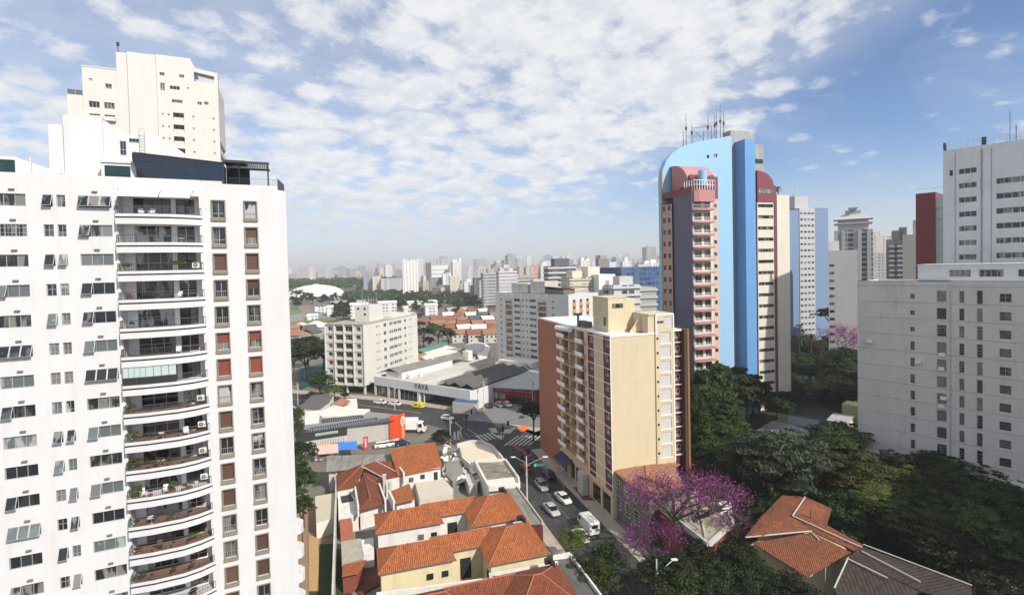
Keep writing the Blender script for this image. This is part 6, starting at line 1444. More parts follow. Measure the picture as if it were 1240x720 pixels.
# slim wires between poles
def wire(lab, a, b, sag=.6):
    mb = MB(); a, b = Vector(a), Vector(b); prev = a
    for i in range(1, 9): t = i/8; q = a.lerp(b, t)-Vector((0, 0, sag*4*t*(1-t))); mb.tube(prev, q, .025, n=3, cap=False); prev = q
    tag(mb.build('power_line', dmetal), lab, 'wire', 'power lines')
u1, u2, u3 = G(361, 497, 0), G(478, 497, 0), G(586, 497, 0)
wire('power line from the pole beside the white block to the showroom pole', (u1.x, u1.y, 8.3), (u2.x, u2.y, 8.3)); w1_, w2_ = G(638.5, 607, 0), G(796, 745, 0)
for dz in (7.6, 7.0, 6.2): wire('power line over the avenue from the lamp pole towards the bottom edge', (w1_.x+.3, w1_.y, dz), (w2_.x, w2_.y, dz-.9), .5)
wire('power line from the showroom pole to the kiosk pole', (u2.x, u2.y, 8.4), (u3.x, u3.y, 9.3))
# orange tarpaulin, people
slab('tarpaulin', 'crumpled orange tarpaulin on the pavement by the street tree', 'tarpaulin', [(626, 518), (632, 514.5), (640, 516), (636, 520), (630, 521)], .5, mk('orange_plastic', (.75, .16, .04), .6, .2, 3), z0=.14)

# ================================================================== trees
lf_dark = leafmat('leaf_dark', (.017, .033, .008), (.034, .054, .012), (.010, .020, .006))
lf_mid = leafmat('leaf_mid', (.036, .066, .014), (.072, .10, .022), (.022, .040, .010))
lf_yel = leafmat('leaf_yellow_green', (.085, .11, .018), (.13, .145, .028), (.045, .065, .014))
lf_blue = leafmat('leaf_grey_green', (.055, .08, .045), (.09, .115, .06), (.03, .048, .025))
lf_pink = leafmat('pink_petals', (.30, .055, .23), (.40, .11, .32), (.19, .03, .15), trans=.3)
bark = mk('bark', (.085, .065, .05), .95, .3, 1.5, bump=.5)
barkp = mk('dark_bark', (.05, .04, .035), .95, .3, 1.5, bump=.5)
def quads_mesh(name, C, A_, B_, m):
    """many small leaf faces from centre, half axes"""
    n = len(C); V = np.empty((n*4, 3)); V[0::4] = C-A_-B_*.55; V[1::4] = C+A_*.2-B_; V[2::4] = C+A_+B_*.45; V[3::4] = C-A_*.2+B_
    me = bpy.data.meshes.new(name); F = np.arange(n*4).reshape(-1, 4)
    me.from_pydata(V.tolist(), [], F.tolist()); me.materials.append(m); return me
def unit(v): return v/np.maximum(1e-9, np.linalg.norm(v, axis=1, keepdims=True))
def crown(seed, m, nc=60, nl=90, leaf=.035, cr=.24, flat=.8, core=.3, droop=0.):
    r = np.random.RandomState(seed); d = unit(r.normal(size=(nc, 3))); d[:, 2] = np.where(d[:, 2] < -.35, -d[:, 2]*.6, d[:, 2])
    lob = 1+.20*np.sin(d[:, 0]*3.1+seed)+.16*np.cos(d[:, 1]*4.3+seed*2)
    rad_ = (core+(1-core)*r.uniform(0, 1, nc)**.45)*.86*lob; cc = d*rad_[:, None]*np.array([1, 1, flat])
    sz = cr*r.uniform(.55, 1.25, nc)
    own = r.randint(0, nc, nc*nl); od = unit(r.normal(size=(nc*nl, 3))); od[:, 2] = np.abs(od[:, 2])*.9-.25
    rr = r.uniform(.35, 1, nc*nl)**.5
    C = cc[own]+od*(sz[own]*rr)[:, None]*np.array([1.15, 1.15, .62])
    nrm = unit(od*1.0+np.array([0, 0, .55])+r.normal(size=od.shape)*.55)
    t = unit(np.cross(nrm, r.normal(size=od.shape))); b = np.cross(nrm, t)
    if droop: t = unit(t+np.array([0, 0, -droop])); b = unit(np.cross(nrm, t))
    s = leaf*r.uniform(.6, 1.4, nc*nl)[:, None]
    return quads_mesh('crown', C, t*s*(1.5 if droop else 1.1), b*s*(.55 if droop else .75), m)
def trunkmesh(seed, m=None, h=1.6, r0=.075):
    """unit tree: crown centre at z=0 radius 1; trunk from z=-h"""
    rg = random.Random(seed); mb = MB(); p = Vector((0, 0, -h)); q = Vector((rg.uniform(-.08, .08), rg.uniform(-.08, .08), -.55)); mb.tube(p, q, r0, r0*.75, n=8)
    for k in range(6):
        a = 2*pi*k/6+rg.uniform(-.4, .4); e = Vector((cos(a)*.55, sin(a)*.55, rg.uniform(-.1, .4))); md = q.lerp(e, .5)+Vector((0, 0, .06)); mb.tube(q, md, r0*.55, r0*.38, n=6); mb.tube(md, e, r0*.38, r0*.15, n=5)
    return mb.mesh('trunk', m or bark, True)
CRN = {}
for nm, m in (('dark', lf_dark), ('mid', lf_mid), ('yel', lf_yel), ('blue', lf_blue)):
    CRN[nm] = [crown(11*i+len(nm), m, 90, 95, .030, .21) for i in range(2)]
for nm, m in (('dark', lf_dark), ('mid', lf_mid), ('yel', lf_yel)):
    CRN['s'+nm] = [crown(17*i+3+len(nm), m, 40, 45, .07, .27) for i in range(3)]
    CRN['t'+nm] = [crown(19*i+5+len(nm), m, 22, 18, .15, .32) for i in range(2)]
CRN['big'] = [crown(101, lf_mid, 46, 110, .062, .30, .95, .2, droop=1.1)]
CRN['droop'] = [crown(77+i, lf_blue, 80, 110, .034, .24, .85, .3, droop=.8) for i in range(2)]
TR = [trunkmesh(i) for i in range(3)]
_tc = [0]
def tree(kind, x, y, z, R, rz_, label, cat='tree', group=None, name='broadleaf_tree', rot=None, sy=None, base=0.):
    """x,y world; z = crown centre height; R horizontal radius; rz_ vertical radius"""
    _tc[0] += 1; i = _tc[0]; o = thing(name, label, cat, (x, y, base), rot if rot is not None else i*2.4, group)
    c = link('crown', CRN[kind][i % len(CRN[kind])], o, (0, 0, z-base)); c.scale = (R, sy or R*(.85+.3*((i*7) % 5)/5), rz_)
    t = link('trunk', TR[i % 3], o, (0, 0, z-base)); t.scale = (R*.8, R*.8, (z-base)/1.6); return o
def treepx(kind, cx, cy, D, rpx, rypx, label, **k):
    p = AT(cx, cy, D); return tree(kind, p.x, p.y, p.z, rpx*D/610., rypx*D/610., label, **k)
grp = 'trees in the lower right'
treepx('big', 862, 478, 114, 30, 38, 'tall tree with large drooping leaves in front of the blue tower', name='large_leaf_tree')
treepx('big', 902, 472, 120, 28, 26, 'second drooping large leafed tree leaning right over the hall roof', name='large_leaf_tree')
treepx('big', 842, 505, 106, 16, 34, 'narrow large leafed tree between the rust fin and the hall', name='large_leaf_tree')
for k, (x, y, D, a, b) in enumerate(((850, 470, 118, 20, 26), (880, 500, 112, 26, 28), (862, 508, 112, 18, 18), (860, 520, 105, 22, 26), (838, 480, 108, 12, 24))):
    treepx('mid' if k % 2 else 'dark', x, y, D, a, b, ['dark leafy tree at the left foot of the blue tower', 'dense tree between the hall and the rust fin', 'low dense tree hiding the hall front', 'rounded tree right behind the yellow wall', 'slim dark tree touching the rust fin'][k])
treepx('droop', 935, 558, 88, 66, 50, 'broad grey green feathery tree behind the flat roofed house', group=grp)
treepx('droop', 893, 575, 92, 30, 36, 'smaller grey green feathery tree left of the broad one', group=grp)
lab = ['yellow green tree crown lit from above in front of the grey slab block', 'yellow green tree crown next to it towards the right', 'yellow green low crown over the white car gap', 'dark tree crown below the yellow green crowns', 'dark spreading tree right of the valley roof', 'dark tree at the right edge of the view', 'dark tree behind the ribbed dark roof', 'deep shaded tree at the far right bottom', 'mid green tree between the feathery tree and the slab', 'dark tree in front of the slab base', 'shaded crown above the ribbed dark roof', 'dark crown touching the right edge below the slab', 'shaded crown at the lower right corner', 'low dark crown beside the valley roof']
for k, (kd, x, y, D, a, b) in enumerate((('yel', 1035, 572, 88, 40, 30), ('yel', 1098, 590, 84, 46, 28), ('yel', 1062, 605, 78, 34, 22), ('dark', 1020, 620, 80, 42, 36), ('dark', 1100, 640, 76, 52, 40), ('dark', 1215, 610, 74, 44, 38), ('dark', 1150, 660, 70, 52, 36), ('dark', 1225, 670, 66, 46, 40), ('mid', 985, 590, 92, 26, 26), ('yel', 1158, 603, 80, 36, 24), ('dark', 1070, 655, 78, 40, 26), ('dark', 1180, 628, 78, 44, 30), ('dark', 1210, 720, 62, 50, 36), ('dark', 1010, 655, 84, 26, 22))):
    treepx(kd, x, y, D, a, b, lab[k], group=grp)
lab = ['dark shrub mass in front of the flat roofed house', 'dark street tree at the bottom, left of the street lamp top', 'yellow green bush at the corner of the nearest orange roof', 'dark street tree beside the white van', 'dark shrub behind the bottom street lamp', 'dark shrub below the red walled house', 'shaded crown at the bottom between street and tiled house', 'dark crown at the bottom edge under the feathery branches']
for k, (kd, x, y, D, a, b) in enumerate((('dark', 845, 672, 70, 26, 24), ('mid', 722, 700, 68, 36, 32), ('yel', 694, 655, 76, 16, 24), ('mid', 735, 680, 74, 26, 30), ('dark', 822, 690, 66, 30, 26), ('dark', 885, 660, 74, 30, 24), ('dark', 872, 700, 66, 36, 26), ('dark', 925, 705, 64, 32, 24))):
    treepx(kd, x, y, D, a, b, lab[k], group='street trees along the avenue')
rng = random.Random(41)
for k in range(34):
    x = rng.uniform(985, 1250); y = 600+(k % 17)/17*115+rng.uniform(-8, 8); D = 92-(y-600)*.22+rng.uniform(-3, 3)
    if x < 1080 and y > 640: x += 130
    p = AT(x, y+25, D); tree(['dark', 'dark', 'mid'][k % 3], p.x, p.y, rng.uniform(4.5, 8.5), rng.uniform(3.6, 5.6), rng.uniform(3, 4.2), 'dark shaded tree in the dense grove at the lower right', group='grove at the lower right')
for k, (x, y, D) in enumerate(((905, 620, 84), (880, 640, 80), (930, 640, 80), (900, 690, 68), (960, 715, 62), (830, 715, 62), (870, 720, 60), (975, 560, 100), (1000, 545, 108), (950, 530, 118), (1030, 548, 104), (870, 600, 90), (800, 705, 66), (915, 600, 88))):
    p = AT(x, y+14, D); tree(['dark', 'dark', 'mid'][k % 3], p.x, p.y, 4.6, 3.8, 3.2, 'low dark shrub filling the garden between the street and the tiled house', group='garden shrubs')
treepx('dark', 645, 497, 132, 21, 17, 'dark street tree with a bare trunk on the pavement by the brick end wall')
treepx('dark', 535, 528, 132, 14, 12, 'round clipped dark bush tree at the junction corner', name='round_tree')
lab = ['tree pressed against the side of the white block above the lawn', 'dark tree at the left beside the white block, topmost of the group', 'yellowish bush left of the solar panel shop', 'autumn coloured bush beside the grey sheds']
for k, (kd, x, y, D, a, b) in enumerate((('mid', 366, 582, 90, 20, 40), ('dark', 362, 548, 108, 22, 22), ('yel', 358, 520, 128, 12, 18), ('mid', 360, 502, 140, 10, 14))): treepx(kd, x, y, D, a, b, lab[k], group='trees beside the white block')
treepx('mid', 365, 612, 82, 14, 26, 'shaded low bush below the tree beside the white block', group='trees beside the white block')
lab = ['bright green tree spreading over the teal court', 'dark tree above the teal court', 'bushy tree in front of the cream white block', 'yellow green shrub at the foot of the cream white block', 'dark tree behind the small red roofs on the left', 'green tree at the left edge of the teal court', 'pale green shrub row left of the cream white block', 'dark shrub right of it']
for k, (kd, x, y, D, a, b) in enumerate((('mid', 368, 430, 205, 24, 22), ('dark', 390, 424, 220, 24, 20), ('mid', 388, 462, 178, 19, 18), ('syel', 404, 472, 180, 12, 9), ('dark', 372, 414, 235, 18, 12), ('mid', 356, 430, 205, 14, 24), ('smid', 382, 478, 175, 14, 6), ('sdark', 418, 478, 178, 8, 5))): treepx(kd, x, y, D, a, b, lab[k], group='trees left of the cream white block')
# trees between tower and slab, up the hill
rng = random.Random(31)
rgw = random.Random(5)
for k in range(64):
    x = rgw.uniform(952, 1042); y = 398+k*2.35
    if 870 < x < 1012 and 468 < y < 530: x = rgw.uniform(1014, 1040)
    if x > 1014 and 480 < y < 525: continue
    zc = rgw.uniform(8.5, 10.5); D = (46-zc)*610/(y-317); p = AT(x, y, D); tree(['dark', 'dark', 'mid'][k % 3], p.x, p.y, p.z, rgw.uniform(3.6, 5.5)*(1.3 if y < 440 else 1), rgw.uniform(3.2, 4.4), 'dark tree on the shaded hillside between the blue tower and the slab block', group='trees on the hillside', base=5.4)
for k in range(16):
    x = rgw.uniform(836, 895); y = 500+k*3.6; zc = rgw.uniform(7.5, 9.5); D = (46-zc)*610/(y-318); p = AT(x, y, D); tree(['dark', 'mid'][k % 2], p.x, p.y, p.z, rgw.uniform(3.2, 4.5), rgw.uniform(3.2, 4.2), 'low dark tree between the hall and the yellow wall', group='low trees behind the yellow wall')
for k, (x, y, D, a, b) in enumerate(((868, 455, 118, 24, 20), (890, 462, 122, 24, 22), (850, 490, 110, 18, 24), (918, 478, 124, 20, 14))): treepx('big', x, y, D, a, b, ['upper large leafed tree against the sky blue wall', 'large leafed tree against the deep blue wall', 'large leafed tree low beside the rust fin', 'large leafed tree reaching towards the ivory wall'][k], name='large_leaf_tree')
treepx('syel', 1030, 472, 150, 8, 9, 'bright yellow green bush beside the slab block edge')
treepx('sdark', 1010, 379, 230, 26, 12, 'dark tree mass behind the pink flowering slope tree')
def pink(x, y, D, rpx, h, label, seed, nl, fl=.16, dens=1.0, spread=1.0, levels=5, zc=None):
    """bare branching tree with clusters of pink blossom at the twig ends"""
    rg = random.Random(seed); p = AT(x, y, D); R = rpx*D/610.; o = thing('pink_flowering_tree', label, 'tree', (p.x, p.y, 0)); mb = MB(); tips = []
    def grow(a, d, Ln, r, lv):
        q = a
        for s in range(2): 
            d = (d+Vector((rg.uniform(-.22, .22), rg.uniform(-.22, .22), rg.uniform(-.05, .12)))).normalized(); q2 = q+d*Ln/2; mb.tube(q, q2, r*(1-.2*s), r*(.8-.2*s), n=6 if lv < 3 else 4, cap=False); q = q2
        if lv >= 3: tips.append((q, lv))
        if lv >= levels: return
        for k in range(3 if lv < 3 else 2+(rg.random() < .5)):
            an = rg.uniform(0, 2*pi); side = Vector((cos(an), sin(an), rg.uniform(-.25, .55)*spread)); nd = (d*.75+side*.85).normalized(); nd.z = max(nd.z, -.45)
            grow(q, nd, Ln*rg.uniform(.66, .86), r*.62, lv+1)
    grow(Vector((0, 0, 0)), Vector((0, 0, 1)), h*.24, R*.027, 0)
    ex = max(hypot(t.x, t.y) for t, l in tips); sc = R/ex; zs = h/max(t.z for t, l in tips)
    mb.v = [(a*sc, b*sc, c*zs) for a, b, c in mb.v]; mb.build('branches', barkp, o, smooth=True)
    r = np.random.RandomState(seed); T = np.array([(t.x*sc, t.y*sc, t.z*zs) for t, l in tips if rg.random() < dens]); own = r.randint(0, len(T), nl)
    C = T[own]+r.normal(size=(nl, 3))*R*.045; nn = unit(r.normal(size=(nl, 3))); t = unit(np.cross(nn, r.normal(size=(nl, 3)))); b = np.cross(nn, t); s = fl*r.uniform(.5, 1.2, (nl, 1))
    link('blossom', quads_mesh('blossom', C, t*s, b*s*.8, lf_pink), o); return o
pink(838, 640, 74, 122, 13.5, 'pink flowering tree with bare dark branches over the flat roofed house', 12, 5200, .12, .42, .42)
pink(1010, 410, 195, 44, 21, 'hazy pink flowering tree on the slope beside the slab block', 5, 1700, .22, .8, 1.0, 5)
pink(796, 672, 71, 52, 9.5, 'smaller pink flowering tree hanging over the pavement beside the dark red wall', 23, 1900, .11, .6, .6)
pink(890, 660, 73, 40, 9.0, 'thin pink flowering tree with mostly bare twigs right of the flat roofed house', 29, 500, .11, .5, .6)
for k, (x, y) in enumerate(((900, 470), (925, 476), (948, 480), (965, 474), (985, 470), (1005, 476), (912, 486), (940, 492))):
    D = 37*610/(y-317); p = AT(x, y, D); tree('dark', p.x, p.y, p.z, 4.2, 3.4, 'dark tree at the foot of the ivory wall and the court wall', group='trees at the foot of the ivory wall', base=5.4)
# palms
def palm(x, y, D, hz, rpx, label):
    p = AT(x, y, D); o = thing('palm_tree', label, 'palm', (p.x, p.y, 0), x, 'palms'); R = rpx*D/610.; mb = MB(); mb.tube((0, 0, 0), (0, 0, p.z), .22, .16, n=7); mb.build('trunk', bark, o); mb = MB()
    for k in range(18):
        a = 2*pi*k/18+.2*(k % 3); el = .5-.9*((k*5) % 7)/7; prev = Vector((0, 0, p.z))
        for s in range(5):
            t = (s+1)/5; q = Vector((cos(a)*R*t, sin(a)*R*t, p.z+R*(el*t-.9*t*t+.25))); dd = (q-prev); sd = Vector((-sin(a), cos(a), 0))*R*.13*(1.1-t)
            mb.face([prev-sd, q-sd*.8, q, prev]); mb.face([prev, q, q+sd*.8, prev+sd]); prev = q
    mb.build('fronds', lf_mid, o)
for x, y, D, rp, l in ((968, 412, 190, 11, 'leftmost palm on the slope below the blue grey tower'), (982, 408, 195, 12, 'tallest palm on the slope below the blue grey tower'), (994, 414, 188, 9, 'right hand palm on the slope below the blue grey tower'), (972, 447, 165, 9, 'lower palm on the shaded slope')): palm(x, y, D, 0, rp, l)
palm(942, 228, 160, 0, 6, 'small palm on the roof terrace of the ivory tower wall')
treepx('sdark', 937, 231, 158, 6, 6, 'roof terrace shrub on top of the ivory tower wall', base=66.3, name='roof_shrub')
# plants on the white block
pot = MB(); pot.tube((0, 0, 0), (0, 0, .35), .16, .22, n=8); pot = pot.mesh('pot', mk('terracotta_pot', (.30, .11, .06), .9))
def plant(k, x, y, R, kd, desc, z=0):
    o = thing('potted_plant', desc+' on the '+ordn[k]+' balcony down, white block', 'plant', onL(x, y, lz[k]+.08+z), k, 'potted plants on the balconies'); link('pot', pot, o); c = link('crown', CRN[kd][k % 2], o, (0, 0, .45+R*.8)); c.scale = (R, R, R*.95); return o
for (k, x, R, kd, d) in ((2, 5.35, .65, 'tyel', 'tall yellow green plant towards the right'), (2, .75, .45, 'tyel', 'leafy green plant at the left end'), (8, .8, .5, 'tyel', 'yellow green bush at the left end'), (8, 2.3, .35, 'tmid', 'low green bush left of centre'), (9, .8, .6, 'tyel', 'big yellow green bush at the left end'), (9, 2.9, .45, 'tmid', 'rounded green bush in the middle'), (10, .8, .6, 'tyel', 'big yellow green bush at the left end'), (10, 4.0, .5, 'tyel', 'bright bush right of centre'), (10, 5.6, .4, 'tmid', 'green shrub towards the right'), (12, 5.7, .45, 'tyel', 'yellow leaved plant towards the right'), (7, .7, .45, 'tmid', 'green bush at the left end'), (13, 1.1, .4, 'tmid', 'dark green plant at the left end'), (3, 3.3, .25, 'tmid', 'little round plant in the middle'), (4, 1.0, .3, 'tmid', 'small plant at the left end'), (7, 6.0, .4, 'tmid', 'green plant towards the right'), (14, 5.6, .35, 'tmid', 'green plant towards the right')):
    plant(k, x, -.35, R, kd, d)
rpl = random.Random(3)
for k in (7, 8, 9, 10, 11, 12, 13, 14, 15):
    for j in range(4):
        x = .7+j*1.5+rpl.uniform(-.3, .3); plant(k, x, rpl.uniform(-.75, -.55), rpl.uniform(.18, .36), ['tmid', 'tyel', 'tdark'][(k+j) % 3], ['small plant near the left end', 'small plant left of centre', 'small plant right of centre', 'small plant near the right end'][j]+' at the railing')
# ================================================================== middle distance and far city
fm_grid = farmat('far_grid_facade'); fm_small = farmat('far_small_window_facade', 2.6, 2.9, .42, .38); fm_band = farmat('far_band_facade', 3, 3.1, .9, .48, band=True); fm_wide = farmat('far_wide_window_facade', 4.4, 3.2, .72, .5)
fm_blue = farmat('far_blue_glass_facade', 3.0, 3.2, .86, .72, glass=(.012, .04, .10)); fm_dark = farmat('far_dark_glass_facade', 3.5, 3.2, .8, .6, glass=(.02, .025, .03))
fm_plain = mk('far_plain_wall', (1, 1, 1), .85, .06, .1, streak=.15, objcol=True)
STY = {'grid': fm_grid, 'small': fm_small, 'band': fm_band, 'wide': fm_wide, 'blue': fm_blue, 'dark': fm_dark, 'plain': fm_plain}
WHT, CRM, GRY, LG, BRN, DK, BEI = (.66, .66, .65), (.62, .57, .47), (.34, .34, .34), (.50, .50, .50), (.30, .17, .12), (.13, .13, .14), (.48, .42, .34)
def block(x0, x1, yt, D, style, col, label, cat='building', depth=None, yaw=None, tops=(), name='tower_block', extra=None, group=None):
    """a building that fills photo columns x0..x1 with its roof at row yt when it stands D metres away"""
    a, b = AT(x0, yt, D), AT(x1, yt, D); W_ = (b-a).length; zt = (a.z+b.z)/2; yaw = rad(14) if yaw is None else yaw
    W_ = W_/(cos(yaw)-sin(yaw)*((x0+x1)/2-PCX)/FPX); dp = depth or max(10, W_*.7)
    o = thing(name, label, cat, (a.x, a.y, 0), yaw, group); mb = MB(); mb.box(0, W_, 0, dp, 0, zt); w = mb.build('wall', STY[style], o); w.color = (*col, 1)
    if tops:
        mb = MB()
        for (u0, u1, h) in tops: mb.box(W_*u0, W_*u1, dp*.15, dp*.85, zt, zt+h)
        t = mb.build('roof_block', fm_plain, o); t.color = (*[min(1, c*1.02) for c in col], 1)
    if extra: extra(o, W_, dp, zt)
    return o
def bands(colour, n, pitch=3.2, proud=.5, m=None):
    def f(o, W_, dp, zt):
        mm = m or mk('balcony_edge_'+'%d' % int(colour[0]*100), colour, .8, .05)
        b_ = MB(); b_.box(-.4, W_+.4, -proud, .1, -1.1, 0); b_.box(-proud, .1, -.3, dp, -1.1, 0); me = b_.mesh('balcony_band', mm)
        for k in range(n): link('balcony_band', me, o, (0, 0, zt-.6-k*pitch))
    return f
# nearer middle group, each with balconies or bands modelled
block(664, 697, 322, 330, 'dark', (.12, .13, .15), 'stepped grey tower with a dark box on its roof, centre skyline', tops=((.25, .8, 5),), extra=bands((.55, .55, .55), 16), yaw=rad(10))
block(690, 738, 335, 250, 'dark', CRM, 'beige tower with long maroon shaded balconies behind the light grey block', tops=((.1, .35, 3), (.5, .8, 5)), extra=bands((.50, .46, .40), 10, 3.0), yaw=rad(12))
block(725, 745, 332, 247, 'plain', (.74, .72, .68), 'blank sunlit white tower end wall with a faded mural strip', yaw=rad(17), depth=20, extra=lambda o, W_, dp, zt: link('mural_strip', (lambda m: (m.box(W_*.4, W_*.62, -.06, .02, zt-26, zt-3), m)[1])(MB()).mesh('mural_strip', mk('faded_blue_orange', (.36, .27, .33), .8, .5, .5)), o))
block(745, 762, 340, 262, 'grid', WHT, 'narrow white tower between the mural wall and the modern grey building', yaw=rad(14))
block(742, 775, 345, 235, 'dark', LG, 'modern pale grey building with deep dark window bands behind the roof tower', tops=((.3, .8, 4),), extra=bands((.52, .52, .53), 8, 3.6, .9), yaw=rad(14))
block(773, 795, 348, 240, 'plain', GRY, 'dark grey stair wall beside the modern pale grey building', extra=bands((.42, .42, .43), 8, 3.6, .6), yaw=rad(14))
block(752, 803, 323, 330, 'blue', (.07, .12, .22), 'broad blue glass office building left of the blue tower', yaw=rad(12), depth=40)
block(693, 722, 331, 420, 'blue', (.07, .12, .22), 'blue glass building showing just above the beige tower', yaw=rad(12))
block(585, 605, 330, 520, 'dark', GRY, 'grey striped tower to the left of the centre group', extra=bands((.42, .42, .41), 16, 3.2), tops=((.3, .7, 4),))
block(604, 626, 328, 470, 'band', LG, 'wide pale striped building with rounded terrace floors', extra=bands((.55, .54, .52), 14, 3.2), tops=((.1, .8, 3), (.3, .6, 6)))
block(626, 648, 333, 480, 'band', CRM, 'low wide beige striped building right of the rounded terraces', extra=bands((.50, .49, .46), 10, 3.2))
block(646, 666, 338, 430, 'wide', LG, 'grey flat topped block just behind the light grey apartment roof', extra=bands((.50, .50, .49), 6, 3.2))
block(487, 506, 315.5, 780, 'plain', (.72, .71, .68), 'tall plain white slab tower standing alone, centre left skyline', tops=((.05, .3, 1.5), (.5, .9, 1.2)), depth=18, extra=lambda o, W_, dp, zt: [link('facade_rib', me_, o, (W_*(.1+.2*k), 0, 0)) for me_ in [(lambda m: (m.box(-.35, .35, -.8, .02, 0, 64-.0), m)[1])(MB()).mesh('facade_rib', mk('rib_white', (.60, .59, .57), .8))] for k in range(5)])
block(440, 451, 335, 900, 'grid', (.30, .33, .40), 'blue grey tower second from the left in the park side group')
block(451, 461, 334, 890, 'small', CRM, 'narrow cream tower in the park side group')
block(461, 487, 337, 880, 'grid', LG, 'broad grey tower group directly left of the plain white slab')
block(516, 522, 318, 1000, 'plain', DK, 'dark narrow tower right of the plain white slab'); block(522, 543, 320, 1010, 'plain', (.70, .70, .68), 'wide white headed tower beside the dark narrow one', extra=bands((.36, .36, .36), 3, 9))
block(543, 551, 322, 1000, 'grid', GRY, 'grey tower between the wide white head and the stepped white tower')
block(548, 559, 317, 900, 'small', WHT, 'stepped white tower with an orange tinted crown', tops=((.0, .5, 4), (.7, .95, 7)))
block(520, 536, 336, 800, 'band', GRY, 'grey banded tower with rounded front in the centre left group'); block(512, 520, 340, 850, 'small', BEI, 'slim beige tower left of the grey banded one')
block(536, 545, 331, 790, 'grid', WHT, 'white slim tower right of the grey banded one'); block(545, 556, 334, 760, 'small', CRM, 'cream tower in front of the stepped white tower')
block(562, 574, 341, 740, 'wide', WHT, 'white tower with round top in the centre left group', tops=((.3, .7, 4),)); block(570, 580, 345, 720, 'grid', (.42, .45, .50), 'pale blue shaded tower beside the round topped one'); block(574, 590, 336, 700, 'dark', DK, 'dark glass tower at the centre of the skyline')
block(580, 597, 340, 600, 'grid', LG, 'dark windowed block touching the grey striped tower')
block(655, 664, 320, 1100, 'small', WHT, 'white tower behind the stepped grey tower', tops=((.2, .7, 5),)); block(645, 651, 321, 1200, 'plain', (.50, .26, .16), 'slim brown orange tower on the centre skyline')
block(703, 715, 315, 900, 'small', WHT, 'white twin peaked tower above the beige tower', tops=((.1, .4, 5), (.6, .9, 3))); block(725, 738, 313, 820, 'band', (.34, .27, .25), 'brownish rounded tower above the mural wall', tops=((.2, .8, 5),)); block(738, 746, 317, 850, 'small', WHT, 'white tower right of the brownish rounded tower')
block(754, 764, 316, 1000, 'small', WHT, 'slim white spire like tower over the blue glass building', tops=((.3, .7, 8),)); block(773, 783, 320, 900, 'small', CRM, 'cream tower over the blue glass building'); block(780, 797, 318, 950, 'wide', WHT, 'white tower with small domes over the blue glass building', tops=((.1, .4, 4), (.5, .9, 6)))
# right side gap
block(1003, 1038, 303, 205, 'plain', (.52, .52, .51), 'blank grey end wall building between the blue grey tower and the slab block', yaw=rad(-33), depth=25, extra=lambda o, W_, dp, zt: [link('window', me_, o, (1.2, 0, zt-6-3.1*k)) for me_ in [(lambda m: (m.box(-.8, .8, -.05, .02, -.5, .5), m)[1])(MB()).mesh('window', glass)] for k in range(12)])
block(1003, 1016, 292, 225, 'plain', (.60, .62, .64), 'white stair box behind the blank grey end wall', yaw=rad(-33))
def crownG(o, W_, dp, zt):
    mb = MB(); 
    def fr(a, z0, b, z1, m=0):
        A = [(a, a, z0), (W_-a, a, z0), (W_-a, dp-a, z0), (a, dp-a, z0)]; B_ = [(b, b, z1), (W_-b, b, z1), (W_-b, dp-b, z1), (b, dp-b, z1)]
        for i in range(4): j = (i+1) % 4; mb.face([A[i], A[j], B_[j], B_[i]], m)
        mb.face(B_, m)
    fr(2, zt, 2, zt+4); fr(0, zt+4, 0, zt+4.8); fr(-.5, zt+7, 5, zt+10.5); fr(2, zt+4.8, 2, zt+7); fr(6, zt+10.5, 6, zt+13); fr(12, zt+13, 13, zt+14.5); mb.build('stepped_crown', mk('crown_grey', (.42, .42, .43), .8), o)
    mb = MB()
    for u in (.0, .2, .62, .86): mb.box(W_*u, W_*(u+.1), -1.2, 0.02, 0, zt); 
    mb.build('pilaster', mk('pilaster_grey', (.38, .40, .41), .8), o)
block(1010, 1056, 279, 330, 'dark', GRY, 'grey glass tower with a stepped pyramid crown', yaw=rad(-34), extra=crownG)
block(1058, 1074, 306, 480, 'small', (.60, .60, .60), 'small white tower with tiny windows far behind', yaw=rad(-34)); block(1056, 1074, 298, 700, 'plain', (.42, .46, .54), 'pale bluish tower behind the small white one', yaw=rad(-34))
block(1074, 1096, 290, 340, 'dark', DK, 'dark tower with white balcony fronts', tops=((.3, .9, 6), (.7, 1.1, 8)), extra=lambda o, W_, dp, zt: [link('balcony', me_, o, (W_*u, 0, zt-4-3.2*k)) for me_ in [(lambda m: (m.box(0, W_*.3, -1.2, .1, -1.1, 0), m)[1])(MB()).mesh('balcony', wg)] for u in (.1, .55) for k in range(14)], yaw=rad(-34))
block(1093, 1112, 284, 290, 'plain', (.50, .48, .42), 'plain cream and white tower beside the maroon block', tops=((.6, 1.0, 8),), yaw=YR)
block(940, 956, 300, 500, 'small', LG, 'sliver of a grey tower behind the ivory wall')
# crane
o = thing('tower_crane', 'tiny yellow tower crane above the centre skyline', 'crane', tuple(AT(624, 335, 1500)[:2])+(0,)); mb = MB(); cy = mk('crane_yellow', (.45, .28, .08), .7); zc = 46+(323-316)*1500/610.
mb.tube((0, 0, 0), (0, 0, zc+6), 1.0, n=4); mb.build('mast', cy, o); mb = MB(); mb.tube((-32, 0, zc), (18, 0, zc), .9, n=4); mb.tube((0, 0, zc+6), (-30, 0, zc), .3, n=3); mb.tube((0, 0, zc+6), (17, 0, zc), .3, n=3); mb.box(13, 18, -1, 1, zc-3, zc); mb.build('jib', cy, o)
